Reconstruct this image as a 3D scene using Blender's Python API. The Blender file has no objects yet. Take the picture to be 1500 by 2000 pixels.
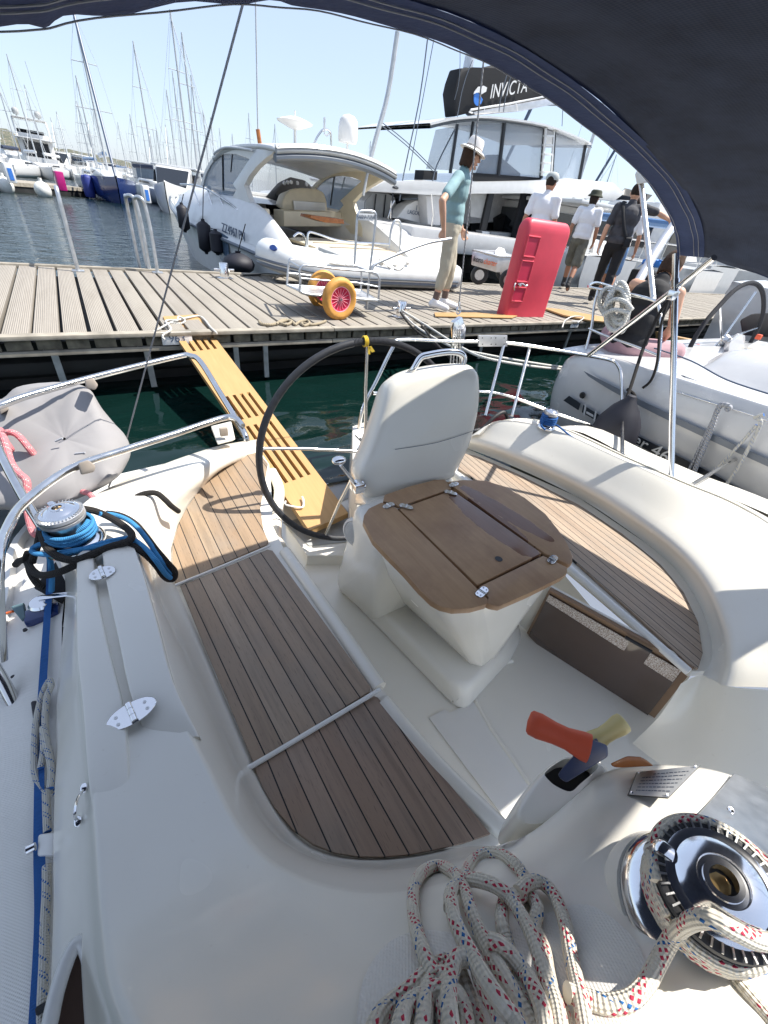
import bpy, bmesh, math, random
from mathutils import Vector, Matrix, noise as mnoise
random.seed(7)
R = math.radians
sc = bpy.context.scene
col = sc.collection
# ------------------------------------------------------------------ camera
CAMZ = 1.50
MX = ((0.8401705, -0.2362535, 0.4881576), (-0.5293443, -0.5529869, 0.6434284), (0.1179325, -0.7989930, -0.5896627))
cam = bpy.data.objects.new('camera', bpy.data.cameras.new('camera'))
col.objects.link(cam)
cam.matrix_world = Matrix(((MX[0][0], -MX[0][1], -MX[0][2], 0), (MX[1][0], -MX[1][1], -MX[1][2], 0),
                           (MX[2][0], -MX[2][1], -MX[2][2], CAMZ), (0, 0, 0, 1)))
cam.data.sensor_fit = 'VERTICAL'; cam.data.sensor_height = 36; cam.data.lens = 36 * 800 / 2000
cam.data.clip_start = 0.02; cam.data.clip_end = 6000
sc.camera = cam
# ------------------------------------------------------------------ sky and sun
SUN_EL, SUN_AZ = 58.0, -20.0          # azimuth from +X towards +Y
world = bpy.data.worlds.new('World'); sc.world = world; world.use_nodes = True
wn = world.node_tree.nodes; wl = world.node_tree.links
bg = wn['Background']; sky = wn.new('ShaderNodeTexSky'); sky.sky_type = 'NISHITA'; sky.sun_disc = False
sky.sun_elevation = R(SUN_EL); sky.sun_rotation = R(90 - SUN_AZ); sky.air_density = 1.0; sky.dust_density = 0.9; sky.ozone_density = 3.2
hz = wn.new('ShaderNodeMix'); hz.data_type = 'RGBA'; hz.inputs[0].default_value = .84; hz.inputs[7].default_value = (.86, .97, 1.19, 1)
wl.new(sky.outputs[0], hz.inputs[6]); wl.new(hz.outputs[2], bg.inputs[0]); bg.inputs[1].default_value = 0.15
sd = bpy.data.lights.new('sun', 'SUN'); sd.energy = 2.05; sd.angle = R(0.5); sd.color = (1, 0.955, 0.88)
sun = bpy.data.objects.new('sun', sd); col.objects.link(sun)
_sv = Vector((math.cos(R(SUN_EL)) * math.cos(R(SUN_AZ)), math.cos(R(SUN_EL)) * math.sin(R(SUN_AZ)), math.sin(R(SUN_EL))))
sun.rotation_euler = _sv.to_track_quat('Z', 'Y').to_euler(); sun.location = _sv * 50
sc.view_settings.view_transform = 'Standard'; sc.view_settings.look = 'None'
sc.view_settings.exposure = 2.05; sc.view_settings.gamma = 1; sc.view_settings.use_curve_mapping = False
sc.cycles.max_bounces = 8; sc.cycles.transparent_max_bounces = 12; sc.cycles.caustics_reflective = False; sc.cycles.caustics_refractive = False
# ------------------------------------------------------------------ photo rays -> world points
def ray(px, py):
    a, b, c = px - 750., py - 1000., 800.
    return Vector((MX[0][0]*a+MX[0][1]*b+MX[0][2]*c, MX[1][0]*a+MX[1][1]*b+MX[1][2]*c, MX[2][0]*a+MX[2][1]*b+MX[2][2]*c))
CAM = Vector((0, 0, CAMZ))
def H(px, py, h):                     # point h metres below the eye
    r = ray(px, py); return CAM + r * (-h / r.z)
def PY(px, py, y):
    r = ray(px, py); return CAM + r * (y / r.y)
def PX(px, py, x):
    r = ray(px, py); return CAM + r * (x / r.x)
def PD(px, py, d):
    return CAM + ray(px, py) * (d / 800.)
def Hs(h, *pts): return [H(p[0], p[1], h) for p in pts]
# ------------------------------------------------------------------ materials
class NT:
    def __init__(s, name, rough=0.5, metal=0.0, color=(.5, .5, .5), **kw):
        m = bpy.data.materials.new(name); m.use_nodes = True; s.m = m
        s.n = m.node_tree.nodes; s.l = m.node_tree.links; s.b = s.n['Principled BSDF']
        s.b.inputs['Base Color'].default_value = (*color, 1); s.b.inputs['Roughness'].default_value = rough
        s.b.inputs['Metallic'].default_value = metal
        for k, v in kw.items(): s.b.inputs[k.replace('_', ' ')].default_value = v
    def set(s, k, v):
        if isinstance(v, (int, float)): s.b.inputs[k].default_value = v
        else: s.l.new(v, s.b.inputs[k])
        return s
    def inp(s, node, i, v):
        if v is None: return
        if isinstance(v, (int, float)): node.inputs[i].default_value = v
        elif isinstance(v, tuple): node.inputs[i].default_value = v if len(node.inputs[i].default_value) == len(v) else (*v, 1)
        else: s.l.new(v, node.inputs[i])
    def co(s, kind='Object', rotz=0, scale=(1, 1, 1)):
        t = s.n.new('ShaderNodeTexCoord'); o = t.outputs[kind]
        mp = s.n.new('ShaderNodeMapping'); mp.inputs['Rotation'].default_value = (0, 0, rotz); mp.inputs['Scale'].default_value = scale
        s.l.new(o, mp.inputs[0]); return mp.outputs[0]
    def map(s, v, scale=(1, 1, 1), loc=(0, 0, 0), rot=(0, 0, 0)):
        mp = s.n.new('ShaderNodeMapping'); mp.inputs['Scale'].default_value = scale; mp.inputs['Location'].default_value = loc; mp.inputs['Rotation'].default_value = rot
        s.l.new(v, mp.inputs[0]); return mp.outputs[0]
    def math(s, op, a, b=None, c=None):
        n = s.n.new('ShaderNodeMath'); n.operation = op; s.inp(n, 0, a); s.inp(n, 1, b); s.inp(n, 2, c); return n.outputs[0]
    def noise(s, v, scale=5, detail=3, rough=.5, dist=0):
        n = s.n.new('ShaderNodeTexNoise'); s.inp(n, 0, v); n.inputs['Scale'].default_value = scale
        n.inputs['Detail'].default_value = detail; n.inputs['Roughness'].default_value = rough; n.inputs['Distortion'].default_value = dist
        return n.outputs[0]
    def white(s, v):
        n = s.n.new('ShaderNodeTexWhiteNoise'); n.noise_dimensions = '1D'; s.inp(n, 'W', v); return n.outputs[0]
    def xyz(s, v):
        n = s.n.new('ShaderNodeSeparateXYZ'); s.l.new(v, n.inputs[0]); return n.outputs
    def mix(s, f, a, b, bt='MIX'):
        n = s.n.new('ShaderNodeMix'); n.data_type = 'RGBA'; n.blend_type = bt
        for i, v in ((0, f), (6, a), (7, b)):
            if isinstance(v, (int, float)): n.inputs[i].default_value = v if i == 0 else (v, v, v, 1)
            elif isinstance(v, tuple): n.inputs[i].default_value = (*v, 1)
            else: s.l.new(v, n.inputs[i])
        return n.outputs[2]
    def ramp(s, f, *st):
        n = s.n.new('ShaderNodeValToRGB'); s.l.new(f, n.inputs[0]); e = n.color_ramp.elements
        while len(e) < len(st): e.new(.5)
        for i, (p, c) in enumerate(st):
            e[i].position = p; e[i].color = (*c, 1) if isinstance(c, tuple) else (c, c, c, 1)
        return n.outputs[0]
    def bump(s, h, strength=.3, dist=.01):
        n = s.n.new('ShaderNodeBump'); n.inputs['Strength'].default_value = strength; n.inputs['Distance'].default_value = dist
        s.l.new(h, n.inputs['Height']); s.l.new(n.outputs[0], s.b.inputs['Normal']); return s
M = {}
def simple(name, color, rough=.5, metal=0, var=.12, vscale=6, bump=0, bscale=80, **kw):
    t = NT(name, rough, metal, color, **kw); c = t.co()
    if var:
        f = t.noise(c, vscale, 4)
        lo = tuple(x * (1 - var) for x in color); hi = tuple(min(1, x * (1 + var)) for x in color)
        t.set('Base Color', t.ramp(f, (.3, lo), (.7, hi)))
        t.set('Roughness', t.math('MULTIPLY_ADD', f, .2, max(.02, rough - .1)))
    if bump: t.bump(t.noise(c, bscale, 3), bump, .004)
    M[name] = t.m; return t
# ------------------------------------------------------------------ mesh helpers
def mesh_obj(name, bm, mat, parent=None, sharp=38, label=None):
    bmesh.ops.remove_doubles(bm, verts=bm.verts, dist=1e-5)
    bmesh.ops.recalc_face_normals(bm, faces=bm.faces)
    for f in bm.faces: f.smooth = True
    lim = R(sharp)
    for e in bm.edges:
        if len(e.link_faces) == 2 and e.calc_face_angle(0) > lim: e.smooth = False
    me = bpy.data.meshes.new(name); bm.to_mesh(me); bm.free()
    mats = mat if isinstance(mat, (list, tuple)) else [mat]
    for m in mats: me.materials.append(M[m] if isinstance(m, str) else m)
    o = bpy.data.objects.new(name, me); col.objects.link(o)
    if parent is not None: adopt(o, parent)
    if label: o['label'] = label
    return o
WP = set()                            # empties whose parts are built in world coordinates
def adopt(o, parent):
    o.parent = parent
    if parent.name in WP: o.matrix_parent_inverse = Matrix.LocRotScale(parent.location, parent.rotation_euler, None).inverted()
def tag(o, label, cat, group=None, kind=None):
    o['label'] = label; o['category'] = cat
    if group: o['group'] = group
    if kind: o['kind'] = kind
    return o
def thing(name, label, cat, loc=(0, 0, 0), rz=0, group=None):
    o = bpy.data.objects.new(name, None); col.objects.link(o); o.location = loc; o.rotation_euler = (0, 0, rz); o.empty_display_size = .1
    return tag(o, label, cat, group)
def wthing(*a, **k):
    o = thing(*a, **k); WP.add(o.name); return o
def local(parent, p):                 # world point -> parent's local
    return Matrix.LocRotScale(parent.location, parent.rotation_euler, None).inverted() @ Vector(p)
def struct(o): o['kind'] = 'structure'; return o
def children(o): return [c for c in bpy.data.objects if c.parent == o]
def copy_tree(o, parent=None):
    c = o.copy(); col.objects.link(c)
    if parent: c.parent = parent
    for ch in [k for k in list(bpy.data.objects) if k.parent == o]: copy_tree(ch, c)
    return c
def catmull(P, n=6, closed=False):
    P = [Vector(p) for p in P]
    if len(P) < 3 and not closed: return P
    out = []; L = len(P); rng = L if closed else L - 1
    for i in range(rng):
        if closed: p0, p1, p2, p3 = P[(i-1) % L], P[i], P[(i+1) % L], P[(i+2) % L]
        else: p0, p1, p2, p3 = P[max(i-1, 0)], P[i], P[i+1], P[min(i+2, L-1)]
        for k in range(n):
            t = k / n
            out.append(.5 * ((2*p1) + (p2-p0)*t + (2*p0-5*p1+4*p2-p3)*t*t + (3*p1-p0-3*p2+p3)*t*t*t))
    if not closed: out.append(P[-1])
    return out
def tube(bm, P, r, seg=10, closed=False, smooth=0, caps=True, flat=1.0):
    """sweep a circle of radius r (number or list) along P; uv = (metres along, turns)"""
    if smooth: P = catmull(P, smooth, closed)
    P = [Vector(p) for p in P]; Q = [P[0]]
    for p in P[1:]:
        if (p - Q[-1]).length > 1e-6: Q.append(p)
    P = Q; n = len(P)
    if n < 2: return
    uvl = bm.loops.layers.uv.verify()
    rad = [r] * n if isinstance(r, (int, float)) else [r[min(int(i * len(r) / n), len(r)-1)] if len(r) != 2 else r[0] + (r[1]-r[0]) * i/(n-1) for i in range(n)]
    T = []
    for i in range(n):
        a = P[(i-1) % n] if closed or i else P[0]; b = P[(i+1) % n] if closed or i < n-1 else P[-1]
        T.append((b - a).normalized())
    up = Vector((0, 0, 1)) if abs(T[0].z) < .9 else Vector((1, 0, 0))
    nrm = (up - T[0] * up.dot(T[0])).normalized(); rings = []; L = [0]
    for i in range(n):
        if i:
            nrm = (nrm - T[i] * nrm.dot(T[i])).normalized(); L.append(L[-1] + (P[i]-P[i-1]).length)
        bn = T[i].cross(nrm)
        rings.append([bm.verts.new(P[i] + (nrm * math.cos(2*math.pi*k/seg) * flat + bn * math.sin(2*math.pi*k/seg)) * rad[i]) for k in range(seg)])
    for i in range(n if closed else n - 1):
        A, B = rings[i], rings[(i+1) % n]; l0 = L[i]; l1 = L[i+1] if i+1 < n else L[-1] + (P[0]-P[-1]).length
        for k in range(seg):
            f = bm.faces.new((A[k], A[(k+1) % seg], B[(k+1) % seg], B[k]))
            for lp, uv in zip(f.loops, ((l0, k/seg), (l0, (k+1)/seg), (l1, (k+1)/seg), (l1, k/seg))): lp[uvl].uv = uv
    if caps and not closed:
        for rr in (rings[0][::-1], rings[-1]):
            if len(set(rr)) > 2:
                f = bm.faces.new(rr)
                for lp in f.loops: lp[uvl].uv = (.0455, 0)
def box(bm, c, s, rot=None, bev=0):
    vs = []
    for dx in (-.5, .5):
        for dy in (-.5, .5):
            for dz in (-.5, .5):
                v = Vector((dx*s[0], dy*s[1], dz*s[2]))
                if rot is not None: v = rot @ v
                vs.append(bm.verts.new(v + Vector(c)))
    fs = [bm.faces.new([vs[i] for i in q]) for q in ((0,1,3,2),(4,6,7,5),(0,4,5,1),(2,3,7,6),(0,2,6,4),(1,5,7,3))]
    if bev:
        es = list({e for f in fs for e in f.edges})
        bmesh.ops.bevel(bm, geom=es, offset=bev, segments=2, affect='EDGES', profile=.6)
def prism(bm, poly, dz, top=True, bev=0, seg=2):
    """poly: world points (3-D); extruded by vector dz"""
    dz = Vector(dz) if not isinstance(dz, (int, float)) else Vector((0, 0, dz))
    a = [bm.verts.new(Vector(p)) for p in poly]; b = [bm.verts.new(Vector(p) + dz) for p in poly]; n = len(a)
    f0 = bm.faces.new(a); f1 = bm.faces.new(b[::-1]); fs = [f0, f1]
    for i in range(n): fs.append(bm.faces.new((a[i], b[i], b[(i+1) % n], a[(i+1) % n])))
    if bev:
        es = list(f0.edges) + list(f1.edges)
        bmesh.ops.bevel(bm, geom=es, offset=bev, segments=seg, affect='EDGES', profile=.6)
def loft(bm, rows, nu=1, nv=1, closed_u=False):
    """rows: list of equally long point lists; catmull in both directions"""
    if nu > 1: rows = [catmull(r, nu, closed_u) for r in rows]
    if nv > 1:
        cols = [catmull([r[i] for r in rows], nv) for i in range(len(rows[0]))]
        rows = [[c[j] for c in cols] for j in range(len(cols[0]))]
    uvl = bm.loops.layers.uv.verify()
    V = [[bm.verts.new(Vector(p)) for p in r] for r in rows]; n = len(V[0])
    for j in range(len(V)-1):
        for i in range(n if closed_u else n-1):
            i2 = (i+1) % n
            q = (V[j][i], V[j][i2], V[j+1][i2], V[j+1][i])
            if len({tuple(round(x, 6) for x in v.co) for v in q}) < 3: continue
            f = bm.faces.new(q)
            for lp, uv in zip(f.loops, ((i, j), (i+1, j), (i+1, j+1), (i, j+1))): lp[uvl].uv = (uv[0]/max(1, n-1), uv[1]/max(1, len(V)-1))
    return V
def frame(axis):
    z = Vector(axis).normalized(); x = (Vector((0, 0, 1)) if abs(z.z) < .9 else Vector((1, 0, 0))).cross(z).normalized(); y = z.cross(x)
    return Matrix((x, y, z)).transposed()
def lathe(bm, c, prof, axis=(0, 0, 1), seg=28, sx=1, sy=1, caps=True):
    """prof: list of (radius, height)"""
    F = frame(axis) if tuple(axis) != (0, 0, 1) else Matrix.Identity(3); c = Vector(c); rings = []
    for r, z in prof:
        rings.append([bm.verts.new(c + F @ Vector((r*sx*math.cos(2*math.pi*k/seg), r*sy*math.sin(2*math.pi*k/seg), z))) for k in range(seg)] if r > 1e-6 else [bm.verts.new(c + F @ Vector((0, 0, z)))])
    for A, B in zip(rings, rings[1:]):
        for k in range(seg):
            q = [A[k % len(A)], A[(k+1) % len(A)], B[(k+1) % len(B)], B[k % len(B)]]; u = []
            for v in q:
                if v not in u: u.append(v)
            if len(u) > 2: bm.faces.new(u)
    for ring, rev in ((rings[0], True), (rings[-1], False)) if caps else ():
        if len(ring) > 2: bm.faces.new(ring[::-1] if rev else ring)
def ball(bm, c, r, s=(1, 1, 1), seg=16, rot=None):
    nv = max(6, seg*2//3); c = Vector(c); rings = []
    def P(x, y, z):
        p = Vector((x*s[0]*r, y*s[1]*r, z*s[2]*r)); return bm.verts.new((rot @ p if rot is not None else p) + c)
    for j in range(nv + 1):
        a = math.pi*j/nv; rings.append([P(0, 0, math.cos(a))] if j in (0, nv) else [P(math.sin(a)*math.cos(2*math.pi*k/seg), math.sin(a)*math.sin(2*math.pi*k/seg), math.cos(a)) for k in range(seg)])
    for A, Bq in zip(rings, rings[1:]):
        for k in range(seg):
            if len(A) == 1: bm.faces.new((A[0], Bq[k], Bq[(k+1) % seg]))
            elif len(Bq) == 1: bm.faces.new((A[k], Bq[0], A[(k+1) % seg]))
            else: bm.faces.new((A[k], Bq[k], Bq[(k+1) % seg], A[(k+1) % seg]))
def hull(bm, pts, bev=0, seg=3):
    vs = [bm.verts.new(Vector(p)) for p in pts]
    g = bmesh.ops.convex_hull(bm, input=vs)
    bad = [v for v in g.get('geom_interior', []) + g.get('geom_unused', []) if isinstance(v, bmesh.types.BMVert)]
    if bad: bmesh.ops.delete(bm, geom=list(set(bad)), context='VERTS')
    if bev:
        bmesh.ops.dissolve_limit(bm, angle_limit=R(4), verts=bm.verts, edges=bm.edges)
        bmesh.ops.bevel(bm, geom=list(bm.edges), offset=bev, segments=seg, affect='EDGES', profile=.5)
def tmp_dg(ts):
    with bpy.context.temp_override(scene=ts, view_layer=ts.view_layers[0]): return bpy.context.evaluated_depsgraph_get()
def text_obj(name, body, size, mat, loc, rot, parent=None, ext=.002, shear=0, align='CENTER', sx=1):
    cu = bpy.data.curves.new(name, 'FONT'); cu.body = body; cu.size = size; cu.extrude = ext; cu.shear = shear
    cu.align_x = align; cu.align_y = 'CENTER'
    t = bpy.data.objects.new(name, cu); ts = bpy.data.scenes.new('t'); ts.collection.objects.link(t); dg = tmp_dg(ts)
    me = bpy.data.meshes.new_from_object(t.evaluated_get(dg)); bpy.data.scenes.remove(ts); bpy.data.objects.remove(t); me.materials.clear(); me.materials.append(M[mat])
    o = bpy.data.objects.new(name, me); col.objects.link(o); o.location = loc
    o.rotation_euler = rot if not isinstance(rot, Matrix) else rot.to_euler(); o.scale = (sx, 1, 1)
    if parent is not None: adopt(o, parent)
    return o
def face_rot(xdir, ydir):
    x = Vector(xdir).normalized(); z = x.cross(Vector(ydir)).normalized(); y = z.cross(x)
    return Matrix((x, y, z)).transposed()
def dec(bm): return bm
def B(): return bmesh.new()
def one(name, mat, parent, fn, *a, sharp=38, label=None, **k):
    bm = B(); fn(bm, *a, **k); return mesh_obj(name, bm, mat, parent, sharp, label)
def remesh(o, vox, smooth=4):
    m = o.modifiers.new('r', 'REMESH'); m.mode = 'VOXEL'; m.voxel_size = vox; m.use_smooth_shade = True
    if smooth:
        s = o.modifiers.new('s', 'SMOOTH'); s.iterations = smooth; s.factor = .5
    ts = bpy.data.scenes.new('t'); ts.collection.objects.link(o); dg = tmp_dg(ts); ev = o.evaluated_get(dg); me = bpy.data.meshes.new_from_object(ev); bpy.data.scenes.remove(ts)
    mats = list(o.data.materials); o.modifiers.clear(); o.data = me
    if not me.materials:
        for x in mats: me.materials.append(x)
    for p in me.polygons: p.use_smooth = True
    return o
# ------------------------------------------------------------------ material library
def build_materials():
    t = NT('gelcoat', .22, color=(.70, .685, .64), Coat_Weight=.35, Coat_Roughness=.08); c = t.co()
    f = t.noise(c, 2.5, 5, .6); g = t.noise(c, 60, 3)
    t.set('Base Color', t.mix(t.ramp(f, (.3, 0.), (.75, 1.)), (.69, .665, .61), (.73, .71, .66)))
    sm = t.noise(c, 38, 5, .7); t.set('Base Color', t.mix(t.ramp(sm, (.66, 0.), (.72, .35)), t.mix(t.ramp(f, (.3, 0.), (.75, 1.)), (.775, .74, .655), (.805, .775, .70)), (.62, .57, .47)))
    t.set('Roughness', t.math('MULTIPLY_ADD', t.noise(c, 5, 2), .12, .19)); M['gelcoat'] = t.m
    t = NT('nonskid', .42, color=(.76, .74, .70)); c = t.co(scale=(1300, 1300, 1300)); x = t.xyz(c)
    h = t.math('MULTIPLY', t.math('SINE', x[0]), t.math('SINE', x[1])); t.bump(h, .35, .0012)
    t.set('Base Color', t.mix(t.noise(t.co(), 8, 5), (.70, .68, .63), (.78, .76, .72))); M['nonskid'] = t.m
    simple('hull_white', (.68, .68, .67), .2, var=.04, Coat_Weight=.3)
    simple('hull_grey_white', (.56, .56, .56), .25, var=.05, Coat_Weight=.3)
    simple('cream_vinyl', (.66, .60, .47), .5, var=.06, bump=.1)
    simple('stainless', (.72, .71, .69), .16, 1, var=.08, vscale=20)
    simple('chrome', (.82, .82, .83), .05, 1, var=.03, vscale=14)
    simple('brushed', (.62, .62, .62), .33, 1, var=.1, vscale=40, bump=.1, bscale=300)
    simple('galvanised', (.55, .57, .59), .42, .85, var=.15, vscale=18)
    simple('alloy', (.62, .62, .63), .35, .7, var=.12)
    simple('black_rubber', (.02, .02, .022), .55, var=.3, vscale=15, bump=.2)
    simple('dark_rubber', (.035, .035, .038), .7, var=.3, vscale=15, bump=.3)
    simple('fender_black', (.012, .012, .02), .6, var=.2, bump=.15, bscale=150)
    simple('fender_white', (.7, .7, .66), .4, var=.1)
    simple('fender_blue', (.015, .03, .2), .6, var=.2)
    simple('pedestal_pink', (.60, .05, .08), .42, var=.12, vscale=3, bump=.12, bscale=60)
    simple('magenta', (.42, .01, .16), .4)
    simple('sign_white', (.75, .75, .74), .4, var=.05)
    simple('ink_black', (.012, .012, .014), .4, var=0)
    simple('ink_blue', (.02, .06, .25), .4, var=0)
    simple('ink_navy_grey', (.06, .09, .15), .4, var=0)
    simple('ink_orange', (.85, .16, .03), .4, var=0)
    simple('logo_blue', (.05, .2, .62), .4, var=0)
    simple('canvas_black', (.012, .013, .016), .85, var=.25, bump=.3, bscale=200)
    simple('hull_blue', (.012, .03, .13), .15, var=.05, Coat_Weight=.4)
    simple('hull_light_blue', (.10, .2, .38), .2, var=.05)
    simple('glass_dark', (.012, .015, .02), .06, var=0, Coat_Weight=.5)
    simple('glass_blue', (.10, .15, .22), .05, var=.1, Coat_Weight=.6)
    simple('stripe_grey', (.12, .14, .17), .35, var=.06)
    simple('stripe_dark', (.018, .022, .03), .3, var=.06)
    simple('orange_rubber', (.60, .29, .06), .6, var=.22, vscale=9, bump=.3, bscale=40)
    simple('rim_pink', (.62, .02, .07), .4, var=.1)
    simple('spoke_pink', (.85, .35, .42), .4, var=.05)
    simple('dinghy_white', (.68, .70, .70), .42, var=.06, bump=.15, bscale=30)
    simple('handle_red', (.62, .09, .035), .55, var=.1)
    simple('handle_yellow', (.60, .50, .22), .45, var=.1)
    simple('handle_navy', (.02, .035, .10), .4, var=.1)
    simple('skin', (.58, .33, .22), .55, var=.08, vscale=12)
    simple('skin_tan', (.36, .17, .10), .55, var=.08, vscale=12)
    simple('hair_dark', (.02, .012, .008), .95, var=.4, vscale=60, bump=.6, bscale=120)
    simple('hair_brown', (.045, .022, .011), .95, var=.4, vscale=60, bump=.6, bscale=120)
    simple('shirt_teal', (.22, .345, .36), .85, var=.12, vscale=5, bump=.5, bscale=18)
    simple('shirt_white', (.76, .76, .78), .85, var=.04, bump=.5, bscale=14)
    simple('shirt_grey', (.055, .055, .062), .85, var=.35, vscale=14, bump=.5, bscale=16)
    simple('shorts_khaki', (.44, .40, .31), .85, var=.1, bump=.6, bscale=18)
    simple('shorts_olive', (.13, .125, .10), .85, var=.25, vscale=12, bump=.5, bscale=18)
    simple('cloth_black', (.010, .010, .012), .85, var=.2, bump=.4, bscale=20)
    simple('trousers_pink', (.42, .26, .28), .85, var=.1, bump=.5, bscale=14)
    simple('hat_white', (.78, .74, .70), .8, var=.05, bump=.3)
    simple('hat_olive', (.05, .055, .035), .85, var=.2)
    simple('cap_grey', (.40, .43, .42), .8, var=.1)
    simple('shoe_white', (.75, .74, .74), .6, var=.05)
    simple('sock_brown', (.14, .10, .085), .9, var=.1)
    simple('shoe_black', (.02, .02, .022), .7, var=.2)
    simple('cover_grey', (.27, .26, .26), .8, var=.10, vscale=3, bump=.25, bscale=9)
    simple('strap_tan', (.32, .27, .22), .6, var=.15)
    simple('plastic_grey', (.55, .53, .47), .5, var=.1)
    simple('smoked', (.075, .048, .036), .12, var=.2, vscale=2, Coat_Weight=.6)
    simple('wheel_leather', (.022, .024, .03), .6, var=.3, vscale=40)
    simple('float_black', (.018, .018, .018), .6, var=.4, vscale=3, bump=.3, bscale=10)
    simple('red_plastic', (.6, .02, .02), .4)
    simple('label_yellow', (.75, .5, .03), .4)
    simple('tarp_blue', (.03, .2, .6), .6, bump=.4, bscale=12)
    simple('house_warm', (.45, .30, .20), .8, var=.3, vscale=.05)
    simple('mast_grey', (.50, .52, .53), .45, .3, var=.1)
    simple('antifoul', (.02, .025, .05), .6)
    simple('stitch', (.34, .35, .38), .8, var=.1)
    simple('varnish', (.33, .12, .035), .25, var=.25, vscale=12)
    simple('seat_pad', (.36, .37, .37), .6, var=.1)
    simple('trim_white', (.74, .73, .70), .3, var=.04)
    simple('soil_green', (.09, .15, .17), .6, var=.2)
    # clear vinyl
    t = NT('clear_vinyl', .08, color=(.42, .48, .56)); t.b.inputs['Alpha'].default_value = .42; t.bump(t.noise(t.co(), 4, 2), .5, .05); M['clear_vinyl'] = t.m
    t = NT('hood_window', .05, color=(.9, .93, .95)); t.b.inputs['Alpha'].default_value = .10; M['hood_window'] = t.m
    t = NT('tinted_glass', .05, color=(.18, .26, .36)); t.b.inputs['Alpha'].default_value = .6; M['tinted_glass'] = t.m
    # navy canvas
    t = NT('canvas_navy', .9, color=(.012, .02, .05)); c = t.co(); u = t.co(scale=(900, 900, 900)); x = t.xyz(u)
    f = t.noise(c, 9, 6, .65); h = t.math('ADD', t.math('SINE', x[0]), t.math('SINE', x[1]))
    t.set('Base Color', t.mix(t.ramp(f, (.35, 0.), (.7, 1.)), (.014, .022, .048), (.032, .046, .088)))
    t.bump(t.math('MULTIPLY_ADD', h, .12, t.math('MULTIPLY', t.noise(t.map(c, (3, 12, 3)), 2, 3), 1.5)), .4, .003)
    M['canvas_navy'] = t.m
    t = NT('canvas_hem', .85, color=(.02, .035, .10)); c = t.co()
    t.set('Base Color', t.mix(t.noise(c, 30, 5), (.014, .03, .10), (.035, .06, .16))); t.bump(t.noise(c, 70, 3), .4, .004); M['canvas_hem'] = t.m
    # teak with black caulking; stripes run along local Y after rotation
    def teak(name, rot, pitch, off=0, base=((.30, .225, .165), (.47, .37, .275)), caulk=.0035, hbase=None):
        t = NT(name, .62); c = t.co(rotz=rot); x = t.xyz(c)
        s = t.math('DIVIDE', t.math('ADD', x[0], off), pitch); idx = t.math('FLOOR', s); fr = t.math('FRACT', s)
        ed = t.math('MINIMUM', fr, t.math('SUBTRACT', 1, fr)); line = t.math('LESS_THAN', ed, caulk / pitch / 2)
        rnd = t.white(idx)
        cv = t.n.new('ShaderNodeCombineXYZ'); t.l.new(t.math('MULTIPLY', rnd, 37), cv.inputs[2]); t.l.new(x[0], cv.inputs[0]); t.l.new(x[1], cv.inputs[1])
        g = t.noise(t.map(cv.outputs[0], (260, 5, 1)), 1, 5, .65); g2 = t.noise(t.map(cv.outputs[0], (40, 2.2, 1)), 1, 3, .6); st = t.noise(c, 5, 4)
        w = t.mix(g, *base); w = t.mix(t.math('MULTIPLY', rnd, .8), w, tuple(v * f for v, f in zip(base[1], (.66, .60, .56))))
        w = t.mix(t.math('MULTIPLY', t.ramp(g2, (.45, 0.), (.7, 1.)), .5), w, tuple(v * .55 for v in base[0]))
        w = t.mix(t.math('MULTIPLY', t.ramp(st, (.42, 0.), (.75, 1.)), .5), w, (.235, .21, .18)); spk_ = t.noise(t.map(cv.outputs[0], (500, 30, 1)), 1, 2); w = t.mix(t.ramp(spk_, (.62, 0.), (.7, .6)), w, tuple(v*.5 for v in base[0]))
        t.set('Base Color', t.mix(line, w, (.008, .008, .009))); t.set('Roughness', t.math('MULTIPLY_ADD', g, .3, .45))
        hh = t.math('SUBTRACT', t.math('MULTIPLY', g, .4), t.math('MULTIPLY', line, 1.0)); t.bump(hh, .5, .002); M[name] = t.m
    teak('teak_left', R(-4.3), .0505, .0); teak('teak_aft', R(-1), .0505, .012, base=((.27, .19, .12), (.42, .31, .205))); teak('teak_fore', R(-2), .0505, .02, base=((.26, .185, .14), (.43, .32, .24)))
    teak('teak_right', R(6), .041, .01)
    teak('teak_sole', 0, .05)
    # table wood (wet, reddish)
    t = NT('table_wood', .45); c = t.co(rotz=R(-2)); g = t.noise(t.map(c, (70, 6, 1)), 1, 5, .6, .4); b = t.noise(c, 7, 4, .6)
    w = t.mix(g, (.33, .185, .09), (.50, .32, .175)); w = t.mix(t.ramp(b, (.42, 0.), (.78, .8)), w, (.26, .14, .075))
    x = t.xyz(t.co())
    def ell(p, q, ax, ay, rot):
        cx_, cy_ = (p.x+q.x)/2, (p.y+q.y)/2
        u = t.math('SUBTRACT', x[0], cx_); v = t.math('SUBTRACT', x[1], cy_)
        cr, sr = math.cos(rot), math.sin(rot)
        a = t.math('ADD', t.math('MULTIPLY', u, cr/ax), t.math('MULTIPLY', v, sr/ax)); d = t.math('ADD', t.math('MULTIPLY', u, -sr/ay), t.math('MULTIPLY', v, cr/ay))
        s = t.math('ADD', t.math('MULTIPLY', a, a), t.math('MULTIPLY', d, d))
        s = t.math('ADD', s, t.math('MULTIPLY', t.math('SUBTRACT', t.noise(c, 22, 4), .5), .9)); return t.math('LESS_THAN', s, 1)
    p0, q0 = H(895, 975, .9), H(1035, 1080, .9); p1, q1 = H(905, 955, .9), H(1070, 1055, .9)
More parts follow.
